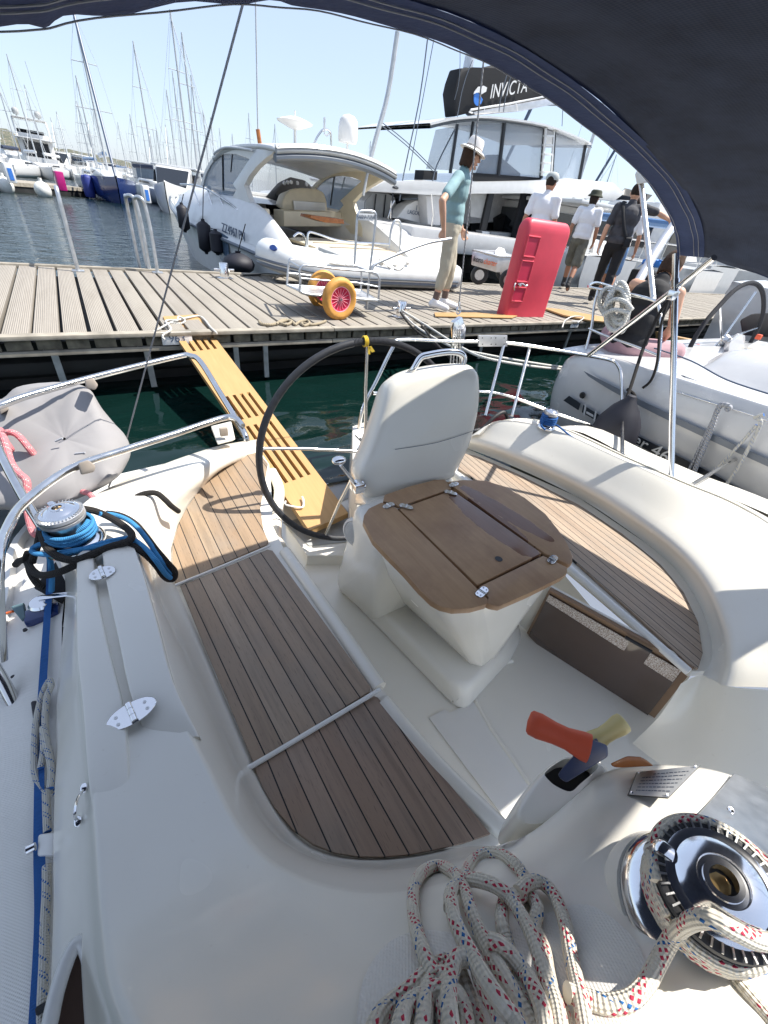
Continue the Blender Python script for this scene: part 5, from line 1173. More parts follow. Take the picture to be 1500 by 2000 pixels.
# 1: man in the white hat, facing right along the pier, his right hand behind him on the cart handle
mp = (H(852, 604, 1.0) + H(882, 606, 1.0))/2 + Vector((-.07, .06, 0)); mp.z = DZ
hnd = PY(864, 463, 4.47); elb = PY(864, 388, 4.45)
mr = R(-126)
def loc_of(P, rz, p): return Matrix.Rotation(-rz, 3, 'Z') @ (Vector(p) - Vector(P))
hl_ = loc_of(mp, mr, hnd); el_ = loc_of(mp, mr, elb)
Jm = J(chest=(0,.0,1.30), neck=(0,.03,1.50), head=(0,.085,1.64), shr=(.185,-.04,1.42), shl=(-.18,.03,1.42), elr=tuple(el_), wrr=tuple(hl_ + Vector((.0,.0,.085))), ell=(-.24,.03,1.13), wrl=(-.22,.15,.93),
    anl=(-.10,.08,.09), knl=(-.09,.08,.50), tol=(-.11,.24,.045), anr=(.12,-.06,.09), knr=(.11,.0,.50), tor=(.15,.09,.045), hdr=(0,.05,-1), pnr=(-1,.4,0))
person('man in a white brimmed hat, teal shirt and khaki cropped trousers holding the cart handle', mp, mr, Jm, dict(skin='skin', shirt='shirt_teal', bottoms='shorts_khaki', leg=.76, width=.016, loose=.98, hair='bob', haircol='hair_brown', hat='fedora', hatcol='hat_white', shoe='shoe_white', sock='sock_brown', glasses=1, curlr=.9, head_pitch=R(-14), head_yaw=R(8), cut=-.04), vox=.007, scale=.985)
# walkers
walk = J(knl=(-.09,.20,.52), anl=(-.09,.28,.12), tol=(-.10,.44,.07), knr=(.09,-.06,.50), anr=(.10,-.34,.16), tor=(.10,-.20,.06), ell=(-.24,-.06,1.15), wrl=(-.25,-.02,.90), elr=(.24,.0,1.15), wrr=(.25,.14,.93), chest=(0,.02,1.30), neck=(0,.05,1.50), head=(0,.08,1.64))
gr = 'men walking away along the pier'
p2 = H(1100, 568, 1.0); p2.z = DZ
person('walking man in an olive bucket hat, white T-shirt and olive shorts', p2, R(-62), walk, dict(skin='skin_tan', shirt='shirt_white', bottoms='shorts_olive', leg=.46, width=.03, loose=1.05, hair='neck', haircol='hair_dark', hat='bucket', hatcol='hat_olive', shoe='shoe_black', sock='shoe_black', head_yaw=R(-20)), gr, scale=1.04)
p3 = H(1158, 599, 1.0); p3.z = DZ
o3, g3 = person('walking man in a dark grey T-shirt, black trousers and a shoulder bag strap', p3, R(-58), J(**{**walk, 'shr': (.21,.04,1.45), 'elr': (.44,.12,1.42), 'wrr': (.62,.2,1.36)}), dict(skin='skin', shirt='shirt_grey', bottoms='cloth_black', leg=1.0, width=.008, loose=1.08, hair='short', haircol='hair_dark', shoe='shoe_black', head_yaw=R(-10), cut=-.06), gr, scale=1.05)
bm = B(); tube(bm, [(-.10,.09,1.50),(-.13,-.06,1.50),(-.08,-.145,1.36),(.03,-.16,1.15),(.15,-.12,1.0)], .026, 8, smooth=4, flat=.25); mesh_obj('bag_strap', bm, 'canvas_black', o3)
bm = B(); hull(bm, [(.10,-.13,1.06),(.19,-.10,1.08),(.2,-.08,.93),(.1,-.13,.90),(.1,-.19,1.05),(.19,-.17,1.05),(.2,-.15,.94),(.1,-.19,.92)], .01, 2); mesh_obj('shoulder_bag', bm, 'canvas_black', o3)
p1 = H(1083, 333, -.80); p1 = Vector((6.95, 5.95, DZ))
person('walking man in a pale grey cap and white T-shirt, half hidden by the red pedestal', p1, R(-60), walk, dict(skin='skin_tan', shirt='shirt_white', bottoms='shorts_olive', leg=.46, width=.03, loose=1.05, hair='short', haircol='hair_dark', hat='cap', hatcol='cap_grey', shoe='shoe_black', sock='shoe_black', glasses=1, head_yaw=R(-15)), gr, scale=1.03)
p4 = Vector((9.3, 5.75, DZ))
person('walking person in a white shirt and blue shorts, mostly behind the man in dark grey', p4, R(-60), J(**{**walk, 'elr': (.27,-.02,1.15), 'wrr': (.3,.02,.9)}), dict(skin='skin_tan', shirt='shirt_white', bottoms='hull_light_blue', leg=.44, width=.03, hair='short', haircol='hair_dark', shoe='shoe_black'), gr, scale=1.0)
# seated woman on the neighbour's stern
ps_ = Vector((3.87, 1.99, CAMZ - .80))
sit = J(pelvis=(0,0,.11), waist=(0,.02,.27), chest=(.0,.09,.45), neck=(0,.19,.63), head=(.0,.29,.735), shl=(-.18,.14,.56), shr=(.18,.14,.56), ell=(-.22,.24,.32), elr=(.24,.22,.30), wrl=(-.12,.44,.22), wrr=(.16,.42,.13),
    hpl=(-.10,.03,.09), hpr=(.10,.03,.09), knl=(-.30,.42,.10), knr=(.32,.36,.09), anl=(.05,.36,.05), anr=(-.05,.48,.05), tol=(.16,.44,.04), tor=(-.18,.52,.04), hdr=(.1,.6,-.6))
person('woman with short dark hair in a black vest sitting cross-legged on the neighbouring stern', ps_, R(-78), sit, dict(skin='skin', shirt='cloth_black', sleeves=0, bottoms='trousers_pink', leg=.98, width=.03, loose=.96, hair='neck', haircol='hair_brown', shoe='shoe_black', head_pitch=R(-38), head_yaw=R(0), hem=.03, cut=-.03), scale=.96)
# ================================================================== moored motor cruiser (hard top) across the pier
def Z4(x, y): return 380 + x/3.947, 260 + y/3.947
PBL, PBR = Vector((4.38, 7.75, -.22)), R(10.7)
pb = thing('motor_cruiser', 'white hardtop motor cruiser moored stern-to across the pier with black fenders', 'motor boat', PBL, PBR)
PBM = Matrix.LocRotScale(PBL, Matrix.Rotation(PBR, 3, 'Z').to_quaternion(), None).inverted()
def lray(px, py): return PBM @ CAM, PBM.to_3x3() @ ray(px, py)
def PBX(x, y, xl):
    c, r = lray(*Z4(x, y)); return c + r*((xl - c.x)/r.x)
def PBY(x, y, yl):
    c, r = lray(*Z4(x, y)); return c + r*((yl - c.y)/r.y)
def mirror(P): return [Vector((-p.x, p.y, p.z)) for p in P]
bm = B(); rows = []
for y, hb, cb, wb_, sh in ((-.35,1.50,1.40,1.3,.86),(.6,1.55,1.45,1.35,.93),(2.4,1.56,1.42,1.3,1.03),(4.2,1.42,1.2,1.05,1.13),(5.8,1.02,.72,.6,1.24),(7.0,.48,.25,.2,1.32),(7.7,.05,.02,.02,1.38)):
    half = [(wb_*.4, -.45), (wb_, -.1), (cb, .22), (hb-.05, sh-.32), (hb, sh-.12), (hb+.03, sh-.10), (hb-.02, sh)]
    if y < 0: pass
    rows.append([Vector((-x, y + (.35 if z > 1 and y > 7 else 0) + (0 if y < 6 else z*.25), z)) for x, z in half[::-1]] + [Vector((x, y + (0 if y < 6 else z*.25), z)) for x, z in half])
loft(bm, rows, 2, 4)
t_ = rows[0]; bm.faces.new([bm.verts.new(p) for p in t_]); hullo = mesh_obj('hull', bm, 'hull_white', pb, 45)
for s in (-1, 1):
    bm = B(); tube(bm, [Vector((s*abs(r[5 if s < 0 else -6 + 0].x if False else r[1].x)*1.0, r[1].y, r[1].z)) for r in rows], .03, 8, smooth=4); mesh_obj('rub_rail', bm, 'stripe_grey', pb)
# deck and raised foredeck
bm = B(); dk = []
for y, hb, z, cz in ((2.6,1.5,1.03,1.45),(3.6,1.42,1.09,1.55),(4.6,1.25,1.16,1.55),(5.6,1.0,1.23,1.48),(6.6,.62,1.3,1.42),(7.6,.1,1.38,1.4)):
    dk.append([Vector((-hb, y, z)), Vector((-hb*.86, y, z+.02)), Vector((-hb*.7, y, cz)), Vector((0, y, cz+.08)), Vector((hb*.7, y, cz)), Vector((hb*.86, y, z+.02)), Vector((hb, y, z))])
loft(bm, dk, 3, 3); mesh_obj('foredeck', bm, 'hull_white', pb, 50)
# cockpit coaming sides (both), traced on the port plane
low = [PBX(540, 900, -1.5), PBX(400, 800, -1.52), PBX(250, 700, -1.54), PBX(100, 610, -1.52), PBX(0, 560, -1.48)]
up_ = [PBX(545, 880, -1.42), PBX(490, 700, -1.32), PBX(440, 560, -1.28), PBX(270, 525, -1.30), PBX(100, 415, -1.25)]
sill = [Vector((-1.5, -.3, .86)), Vector((-1.54, .8, .94)), Vector((-1.55, 2.0, 1.01)), Vector((-1.5, 3.4, 1.08)), Vector((-1.3, 5.0, 1.18))]
upl = [Vector((-1.42, -.2, .92)), Vector((-1.36, .45, 1.22)), Vector((-1.30, 1.3, 1.50)), Vector((-1.26, 2.6, 1.58)), Vector((-1.0, 4.6, 1.60))]
for m in (lambda P: P, mirror):
    bm = B(); a = m(sill); b = m(upl); c = [p - Vector((.10 if p.x > 0 else -.10, 0, .02)) for p in b]; d = [p - Vector((0, 0, .5)) for p in c]
    loft(bm, [a, [(p*.5+q*.5) + Vector((.03 if p.x > 0 else -.03, 0, .03)) for p, q in zip(a, b)], b, c, d], 4, 3); mesh_obj('coaming', bm, 'hull_white', pb, 55)
# hard-top side frames
band_o = [(45,410),(62,340),(85,275),(140,185),(220,122),(330,90),(420,84),(500,85)]; band_i = [(62,405),(78,345),(100,290),(152,205),(230,160),(320,162),(380,180),(424,200)]
pill = [(424,200),(500,85),(640,112),(590,165),(555,185),(470,265),(420,330),(378,400),(405,470),(425,530),(460,600),(478,650),(486,730),(400,700),(268,522),(300,480),(328,435),(292,395)]
win = [(62,405),(78,345),(100,290),(152,205),(230,160),(320,162),(424,200),(292,395),(328,435),(268,522),(190,470),(110,425)]
for mi, (mt, lab) in enumerate((('hull_white', None), ('cream_vinyl', None))):
    m = (lambda P: P) if mi == 0 else mirror; dx = Vector((.09, 0, 0)) if mi == 0 else Vector((-.09, 0, 0))
    bm = B(); o_ = m([PBX(*p, -1.28) for p in band_o]); i_ = m([PBX(*p, -1.28) for p in band_i])
    loft(bm, [o_, [p + dx for p in o_], [p + dx for p in i_], i_, o_], 2, 1); mesh_obj('hardtop_arch', bm, mt, pb, 40)
    bm = B(); prism(bm, m([PBX(*p, -1.285) for p in pill]), dx*1.1, bev=.012); mesh_obj('hardtop_pillar', bm, mt, pb, 40)
    bm = B(); prism(bm, m([PBX(*p, -1.26) for p in win]), dx*.1); sw = mesh_obj('side_window', bm, 'tinted_glass', pb, 30)
    bm = B()
    for a, b in (((218,165),(222,440)), ((292,165),(280,300))): tube(bm, m([PBX(*a, -1.262), PBX(*b, -1.262)]), .02 if a[0] < 230 else .012, 6)
    mesh_obj('mullion', bm, 'ink_black' , sw)
# roof
re = [PBX(*p, -1.28) for p in ((60,350),(140,185),(220,122),(330,90),(500,85),(640,112),(632,128))]
bm = B(); rf = []
for p in re: rf.append([Vector((x*1.30, p.y - .10*(1-x*x)*(1 if p.y < 2.6 else -3.0), p.z + .13*(1-x*x) )) for x in (-1, -.75, -.4, 0, .4, .75, 1)])
loft(bm, rf[1:], 3, 3); roof = mesh_obj('hardtop_roof', bm, 'hull_white', pb, 50); sm_ = roof.modifiers.new('s', 'SOLIDIFY'); sm_.thickness = .06
# rear lip (dark rolled canvas) under the roof's aft edge
le = rf[-1]; bm = B()
P = [p + Vector((0, .02, -.10)) for p in catmull(le, 4)]; tube(bm, P, .07, 10, flat=.8); mesh_obj('rolled_canopy', bm, 'stripe_grey', pb)
bm = B(); P = [p + Vector((0, -.02, -.02)) for p in catmull(le, 4)]; tube(bm, P, .035, 10); mesh_obj('roof_lip', bm, 'seat_pad', pb)
# windscreen between the side frames
bm = B(); a = [PBX(*p, -1.24) for p in ((110,425),(100,290),(152,205),(230,150))]
loft(bm, [a, [Vector((-.6, p.y + .5, p.z)) for p in a], [Vector((.6, p.y + .5, p.z)) for p in a], mirror(a)], 2, 3); mesh_obj('windscreen', bm, 'clear_vinyl', pb)
bm = B(); tube(bm, [a[0], Vector((-.6, a[0].y+.5, a[0].z)), Vector((.6, a[0].y+.5, a[0].z)), mirror(a)[0]], .05, 8, smooth=4); mesh_obj('windscreen_base', bm, 'hull_white', pb)
# interior: sole, dashboard, helm seat, lockers, sun pad
bm = B(); box(bm, (0, 1.7, .62), (2.5, 4.2, .06)); mesh_obj('cockpit_floor', bm, 'cream_vinyl', pb)
bm = B(); box(bm, (-.55, 3.45, 1.15), (.55, .06, 1.0)); mesh_obj('companionway', bm, 'ink_black', pb)
bm = B(); hull(bm, [PBY(*p, 3.2) for p in ((620,470),(660,400),(740,335),(780,345),(850,360),(900,400),(935,460),(900,600),(650,600))] + [PBY(*p, 3.2) + Vector((0, .5, -.12)) for p in ((620,470),(740,335),(850,360),(935,460),(900,600),(650,600))], .03, 2); mesh_obj('dashboard', bm, 'canvas_black', pb)
bm = B()
for x_, y_ in ((690,385),(715,380),(742,378),(790,385),(860,395)): lathe(bm, PBY(x_, y_, 3.12), [(0, 0), (.035, 0), (.035, .03)], (0, -1, 0), 12)
mesh_obj('gauges', bm, 'alloy', pb)
bm = B(); hull(bm, [PBY(*p, 2.35) for p in ((675,570),(680,520),(700,470),(745,430),(830,420),(950,430),(1000,460),(1020,520),(1025,600),(680,600))] + [PBY(*p, 2.35) + Vector((0, .35, -.02)) for p in ((685,560),(720,470),(830,440),(960,450),(1010,520),(1015,600))], .03, 3); hs = mesh_obj('helm_seat', bm, 'cream_vinyl', pb, 50)
bm = B(); prism(bm, [PBY(*p, 2.33) for p in ((755,520),(1000,535),(1008,600),(765,598))], Vector((0, -.03, 0)), bev=.01); mesh_obj('grab_panel', bm, 'hull_white', hs)
bm = B(); hull(bm, [PBY(*p, 1.2) for p in ((478,580),(580,585),(585,700),(600,760),(598,850),(500,800),(480,690))] + [PBY(*p, 1.2) + Vector((0, .7, 0)) for p in ((478,580),(580,585),(598,850),(480,780))], .02, 2); mesh_obj('side_locker', bm, 'cream_vinyl', pb, 45)
bm = B(); prism(bm, [PBY(*p, 2.0) for p in ((690,600),(1130,610),(1140,720),(690,720))], Vector((0, .4, 0)), bev=.02); mesh_obj('galley_unit', bm, 'cream_vinyl', pb)
# sun pad / transom box
sp = [PBY(*p, .9) for p in ((750,690),(1300,700))]; sp2 = [PBY(*p, -.1) for p in ((780,790),(1500,830),(1490,900),(780,870))]
bm = B(); rows = [[Vector((-.62, 1.25, 1.02)), Vector((-.55, 1.2, 1.10)), Vector((.9, 1.2, 1.12)), Vector((1.3, 1.1, 1.04))], [Vector((-.66, .7, 1.02)), Vector((-.58, .7, 1.09)), Vector((.95, .7, 1.10)), Vector((1.36, .6, 1.0))], [Vector((-.70, .1, .98)), Vector((-.60, .1, 1.05)), Vector((1.0, .1, 1.06)), Vector((1.42, 0, .94))], [Vector((-.72, -.25, .82)), Vector((-.62, -.28, .86)), Vector((1.02, -.28, .87)), Vector((1.46, -.3, .8))], [Vector((-.72, -.38, .45)), Vector((-.62, -.4, .45)), Vector((1.02, -.4, .45)), Vector((1.46, -.38, .45))]]
loft(bm, rows, 3, 3); 
mesh_obj('sun_pad', bm, 'cream_vinyl', pb, 50)
bm = B(); hull(bm, [Vector(p) for p in ((-.70,-.3,.4),(-.70,1.25,.5),(-.64,1.25,1.0),(-.70,.0,.95),(-.72,-.34,.75),(-.62,-.3,.4),(-.60,1.25,.5))]); mesh_obj('sun_pad_side', bm, 'hull_white', pb)
for v in (.92, .55, .18):
    bm = B(); zz = 1.108 if v > .8 else (1.098 if v > .5 else 1.075); tube(bm, [Vector((-.58, v, zz-.004)), Vector((.95, v-.03, zz+.012)), Vector((1.35, v-.1, zz-.09))], .008, 6, smooth=3); mesh_obj('piping', bm, 'strap_tan', pb)
bm = B(); prism(bm, [PBY(*p, 1.0) for p in ((900,632),(1150,665),(1155,700),(1010,690),(895,655))], Vector((0, .35, 0)), bev=.008); tag(mesh_obj('varnished_board', bm, 'varnish'), 'varnished wooden table board lying on the cruiser sun pad', 'board'); bpy.data.objects['varnished_board'].matrix_world = PBM.inverted()
# swim platform
bm = B(); box(bm, (0, -.62, .42), (2.7, .62, .12), bev=.04); mesh_obj('swim_platform', bm, 'hull_white', pb)
def pbt(name, pts, r, mat, yl=None, xl=None, sm=4):
    bm = B(); tube(bm, [PBY(x, y, yl) if yl is not None else PBX(x, y, xl) for x, y in pts], r, 8, smooth=sm); return mesh_obj(name, bm, mat, pb)
pbt('stern_rail', [(870,880),(872,800),(885,765),(940,775),(1080,820),(1200,840),(1350,848),(1500,858)], .016, 'stainless', yl=-.45)
pbt('stern_rail', [(760,800),(800,770),(840,790),(860,850),(858,890)], .016, 'stainless', yl=-.35)
pbt('grab_rail', [(150,165),(165,145),(220,115),(290,110),(440,130)], .018, 'hull_white', xl=-1.32)
# antennas, dome, whip
pbt('whip_antenna', [(500,110),(488,-50),(478,-600),(470,-1040)], .012, 'mast_grey', yl=1.5)
pbt('antenna_base', [(520,125),(505,90),(490,-10),(487,-30)], .035, 'varnish', yl=1.49)
bm = B(); c = PBY(775, 95, 1.5); tube(bm, [c - Vector((0, 0, .1)), c + Vector((0, 0, .22))], .025, 8); lathe(bm, c + Vector((0, 0, .2)), [(0, 0), (.10, .02), (.30, .09), (.31, .11), (.22, .14), (.1, .17), (0, .17)], seg=28); tube(bm, [c + Vector((0, 0, .36)), c + Vector((0, 0, .45))], .015, 6); mesh_obj('radar_dome', bm, 'trim_white', pb, 50)
bm = B(); c = PBY(1175, 160, 1.5); tube(bm, [c - Vector((0, 0, .1)), c + Vector((0, 0, .2))], .02, 8); lathe(bm, c + Vector((0, 0, .16)), [(0, 0), (.17, 0), (.185, .05), (.185, .22), (.165, .32), (.11, .38), (0, .41)], seg=24); mesh_obj('satellite_dome', bm, 'trim_white', pb, 50)
pbt('mast_hoop', [(905,120),(940,40),(965,0),(985,-22),(1015,-30),(1040,-15),(1050,15),(1055,135)], .018, 'stainless', yl=1.5)
bm = B(); c = PBY(1000, -40, 1.5); tube(bm, [c - Vector((0,0,.06)), c + Vector((0, 0, .14))], .02, 8); tube(bm, [PBY(1000,5,1.5), PBY(1020,20,1.5), PBY(1040,0,1.5)], .015, 6); mesh_obj('nav_light', bm, 'alloy', pb)
pbt('outrigger_pole', [(1565,-780),(1490,-300),(1400,30),(1345,240)], .04, 'mast_grey', yl=.5)
pbt('outrigger_pole', [(1352,230),(1335,300),(1300,480)], .026, 'mast_grey', yl=.5)
# bow rails and the wiper
for P in ([(100,440),(160,635)], [(195,495),(275,700)], [(-10,430),(50,580)], [(330,580),(425,780)]): pbt('stanchion', P, .014, 'stainless', xl=-1.38)
pbt('bow_rail', [(-110,395),(0,400),(100,435),(200,495),(300,565),(350,620),(385,690)], .016, 'stainless', xl=-1.38)
# registration on the hull side, dark hull window
xd = (PBX(345, 800, -1.52) - PBX(255, 750, -1.52)).normalized(); xd = Vector((0, -1, -.07)).normalized()
c = PBX(297, 765, -1.575); text_obj('registration', 'ZZ4967 PN', .20, 'ink_navy_grey', c, face_rot(xd, (0, 0, 1)), pb, .004, sx=.9)
bm = B(); prism(bm, [PBX(*p, -1.56) for p in ((105,735),(205,765),(262,800),(270,975),(215,985),(150,870))], Vector((-.02, 0, 0))); mesh_obj('hull_window', bm, 'glass_blue', pb)
bm = B(); prism(bm, [PBX(*p, -1.50) for p in ((-95,690),(-78,700),(-60,760),(-80,740))], Vector((-.05, 0, 0))); mesh_obj('hull_window', bm, 'glass_dark', pb)
# fenders hanging from the cruiser: things of their own
def fender(px0, py0, px1, py1, xl, r, lab, grp, rope_to, mat='fender_black', ballf=False):
    a, b = PBX(px0, py0, xl), PBX(px1, py1, xl); b.x = a.x; b.y = a.y; L = (a-b).length * 1.15; w = PBM.inverted()
    c = w @ ((a+b)/2); o = thing('fender', lab, 'fender', c, 0, grp)
    bm = B()
    if ballf: lathe(bm, (0, 0, 0), [(0, -L/2), (r*.55, -L*.46), (r*.92, -L*.25), (r, 0), (r*.85, L*.22), (r*.5, L*.40), (r*.16, L*.48), (.05, L*.56), (0, L*.57)], seg=24)
    else: lathe(bm, (0, 0, 0), [(0, -L*.55), (.03, -L*.54), (.035, -L*.48), (r*.6, -L*.44), (r, -L*.36), (r, L*.36), (r*.6, L*.44), (.035, L*.48), (.03, L*.55), (0, L*.56)], seg=18)
    mesh_obj('body', bm, mat, o, 50)
    bm = B(); t = w @ PBX(*rope_to, xl + .06) - c; tube(bm, [(0, 0, L*.5), t], .008, 6); mesh_obj('line', bm, 'rope_black', o)
    return o
gf = 'black fenders along the cruiser side'
fender(65, 690, 70, 900, -1.72, .125, 'black cylindrical fender on the cruiser side, hung on a long line left of the registration', gf, (68,405))
fender(-100, 560, -88, 740, -1.68, .11, 'black cylindrical fender at the cruiser bow, leftmost', gf, (-85,470))
fender(160, 760, 200, 930, -1.66, .115, 'black cylindrical fender in front of the cruiser hull window', gf, (120,730))
fender(335, 930, 335, 1070, -1.85, .27, 'big round black fender at the cruiser stern quarter', gf, (392,700), ballf=True)
# ================================================================== catamaran
ctm = wthing('catamaran', 'large white catamaran with flybridge enclosure and black boom cover behind the man in the hat', 'catamaran', (9, 11, 0))
def CP(x, y, yy): return PY(*Z3(x, y), yy)
def cpoly(name, pts, y, th, mat, bev=.02, par=ctm, dz_=0, sharp=40):
    bm = B(); prism(bm, [CP(a, b, y) for a, b in pts], Vector((0, th, dz_)), bev=bev); return mesh_obj(name, bm, mat, par, sharp)
# hulls: port hull seen from astern and the side
bm = B(); rows = []
for y, xo, zt in ((9.0, 0, .35), (9.25, 0, .75), (9.9, -.05, 1.35), (12, -.25, 1.55), (15, -.5, 1.6), (19, -.3, 1.7), (21, .35, 1.8)):
    cx_ = 7.15; w = .9 if y < 18 else .45 if y < 20.5 else .06
    zt -= .22
    rows.append([Vector((cx_ + xo - w*.95, y, zt)), Vector((cx_ + xo - w, y, zt*.55)), Vector((cx_ + xo - w*.8, y, .1)), Vector((cx_ + xo - w*.3, y, -.4)), Vector((cx_ + xo + w*.3, y, -.4)), Vector((cx_ + xo + w*.8, y, .1)), Vector((cx_ + xo + w, y, zt*.6)), Vector((cx_ + xo + w*.9, y, zt))])
rows2 = [[p + Vector((5.9, 0, 0)) for p in r] for r in rows]
for rw in (rows, rows2):
    bm = B(); loft(bm, rw, 2, 3); bm.faces.new([bm.verts.new(p) for p in rw[0]]); loft(bm, [[r[0] for r in rw], [r[-1] for r in rw]], 3, 1); mesh_obj('hull', bm, 'hull_grey_white', ctm, 40)
bm = B(); box(bm, (10.1, 14.5, 1.03), (6.2, 9.5, .5), bev=.1); mesh_obj('bridge_deck', bm, 'hull_grey_white', ctm)
cpoly('topside', [(100,1035),(165,1010),(480,1060),(520,1130),(700,1120),(700,1200),(470,1180),(300,1140),(110,1080)], 10.6, 4, 'hull_grey_white', .05)
cpoly('hull_window', [(305,1125),(438,1175),(436,1228),(300,1195)], 10.55, .03, 'glass_dark', .005)
cpoly('saloon', [(90,1000),(95,900),(140,850),(420,855),(700,860),(1080,850),(1080,1010),(480,1040),(160,1010)], 12.2, 5, 'hull_grey_white', .05)
cpoly('saloon_window', [(92,990),(98,905),(140,858),(420,868),(418,900),(345,915),(280,985),(260,1008)], 12.1, .06, 'glass_dark', .01)
cw_ = cpoly('window_cover', [(95,985),(100,905),(140,855),(230,862),(262,880),(275,930),(262,1000),(170,1000)], 12.0, .05, 'seat_pad', .02)
for a, b in (((158,862),(142,998)), ((212,866),(198,1000))): 
    bm = B(); tube(bm, [CP(*a, 11.97), CP(*b, 11.97)], .02, 6); mesh_obj('strap', bm, 'ink_black', cw_)
pn = cpoly('side_panel', [(272,1000),(330,925),(380,900),(440,900),(452,1030),(400,1025)], 11.4, .5, 'hull_white', .04)
text_obj('lettering', 'LAGOON', .13, 'ink_navy_grey', CP(381, 970, 11.37), face_rot((1, 0, -.0), (0, 0, 1)), pn, .003); text_obj('lettering', 'I', .17, 'ink_navy_grey', CP(386, 942, 11.37), face_rot((1, 0, 0), (0, 0, 1)), pn, .003)
cpoly('coachroof', [(112,830),(130,812),(200,793),(440,785),(560,800),(700,795),(980,790),(1250,775),(1500,800),(1560,860),(1500,905),(1250,880),(1000,858),(700,860),(520,868),(440,866),(130,850)], 10.7, 3.5, 'hull_white', .06, dz_=.12)
cpoly('support_post', [(440,870),(520,868),(520,1040),(450,1035)], 11.0, .4, 'hull_grey_white', .03)
# aft cockpit: interior shade painted as a black back, lit panels as cream
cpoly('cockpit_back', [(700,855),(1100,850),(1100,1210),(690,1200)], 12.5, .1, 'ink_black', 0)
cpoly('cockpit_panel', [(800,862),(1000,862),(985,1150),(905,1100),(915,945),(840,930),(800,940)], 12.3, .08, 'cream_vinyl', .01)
cpoly('rain_curtain', [(690,860),(790,862),(765,1000),(690,990)], 11.2, .02, 'seat_pad', .003)
cpoly('door_frame', [(795,860),(825,860),(770,1110),(735,1120)], 11.1, .1, 'ink_black', .01); cpoly('door_frame', [(985,858),(1030,858),(950,1200),(905,1200)], 11.0, .1, 'canvas_black', .01)
cpoly('cockpit_seat', [(805,1075),(940,1085),(930,1150),(795,1140)], 11.2, .5, 'seat_pad', .03); cpoly('cockpit_seat', [(770,1125),(935,1150),(925,1195),(760,1180)], 10.6, .4, 'hull_white', .03)
cpoly('engine_cover', [(850,1000),(920,960),(925,1060),(850,1075)], 11.9, .3, 'cloth_black', .05); cpoly('barbecue', [(755,1070),(800,1075),(795,1120),(760,1115)], 11.0, .3, 'alloy', .03)
# flybridge hard top with clear enclosure
T_ = [(460,462),(520,447),(610,430),(740,421),(880,431),(1110,468),(1290,535),(1368,572)]
for nm_, mt_r, y0_, dy_, up_, th_ in (('flybridge_roof', 'hull_white', 10.6, 3.6, 0, 13), ('roof_liner', 'stripe_grey', 10.85, 2.4, 15, 16)):
    a = [CP(p[0], p[1]+up_, y0_) for p in T_]; b = [CP(p[0]+6, p[1]+up_+th_, y0_) for p in T_]; v_ = Vector((0, dy_, .05))
    bm = B(); loft(bm, [b, a, [p + v_ for p in a], [p + v_ for p in b], b], 3, 1); mesh_obj(nm_, bm, mt_r, ctm, 30)
posts = [(((880,460),(845,760)), .055), (((1110,480),(1086,775)), .055), (((615,470),(575,745)), .045), (((1340,575),(1300,790)), .05), (((1168,500),(1150,760)), .03), (((705,455),(690,560)), .04)]
for (a, b), r in posts:
    bm = B(); tube(bm, [CP(*a, 10.9), CP(*b, 10.9)], r, 8); mesh_obj('post', bm, 'stripe_dark', ctm)
for q in ([(622,475),(875,462),(842,755),(700,740),(580,720)], [(888,465),(1103,492),(1080,768),(853,755)], [(1172,510),(1335,580),(1302,788),(1155,765)], [(495,500),(612,480),(575,730),(440,720)]): cpoly('clear_panel', q, 10.92, .012, 'clear_vinyl', 0)
cpoly('dark_band', [(700,742),(1088,770),(1085,792),(700,790)], 10.86, .05, 'canvas_black', .005); cpoly('dark_band', [(428,728),(505,732),(500,785),(422,782)], 10.8, .4, 'canvas_black', .02)
cpoly('seat_cover', [(770,760),(805,690),(830,645),(845,640),(870,650),(885,690),(925,705),(975,745),(970,765)], 11.8, .5, 'cover_grey', .05)
ld = cpoly('ladder', [(1113,490),(1122,490),(1098,760),(1089,760)], 10.7, .04, 'hull_white', .005); cpoly('ladder_side', [(1160,495),(1168,495),(1150,760),(1142,760)], 10.7, .04, 'hull_white', .005, ld)
for y in (528, 580, 632, 682, 732): cpoly('rung', [(1118-(y-528)*.1, y), (1160-(y-528)*.1, y+2), (1160-(y-528)*.1, y+14), (1118-(y-528)*.1, y+12)], 10.68, .12, 'hull_white', .005, ld)
# boom, cover and lettering
cv = cpoly('boom_cover', [(598,290),(612,230),(640,152),(700,148),(760,150),(850,128),(960,170),(1100,250),(1230,330),(1250,350),(1100,345),(850,375),(690,405),(610,425)], 11.2, .5, 'canvas_black', .08, dz_=0)
cpoly('boom', [(700,400),(1150,318),(1290,345),(1300,365),(1150,350),(980,395),(720,418)], 11.15, .35, 'alloy', .03)
bm = B(); tube(bm, [CP(700,405,11.0), CP(690,388,11.0), CP(900,355,11.0), CP(1150,305,11.0)], .02, 6, smooth=2); tube(bm, [CP(770,375,11.0), CP(765,402,11.0)], .015, 6); tube(bm, [CP(945,342,11.0), CP(955,395,11.0)], .015, 6); mesh_obj('boom_rail', bm, 'hull_white', ctm)
xd = (CP(1040,255,11.1) - CP(790,300,11.1)).normalized(); yd = Vector((0, 0, 1))
text_obj('lettering', 'INVICTA', .36, 'sign_white', CP(905, 272, 11.12), face_rot(xd, yd), cv, .004, shear=.25, sx=.93)
bm = B(); c = CP(735, 318, 11.12); P = [c + Vector((.15*math.cos(t), 0, .15*math.sin(t))) for t in [math.pi*.75 + 2*math.pi*k/24*.62 for k in range(25)]]; prism(bm, P, Vector((0, .02, 0))); mesh_obj('logo_wave', bm, 'logo_blue', cv)
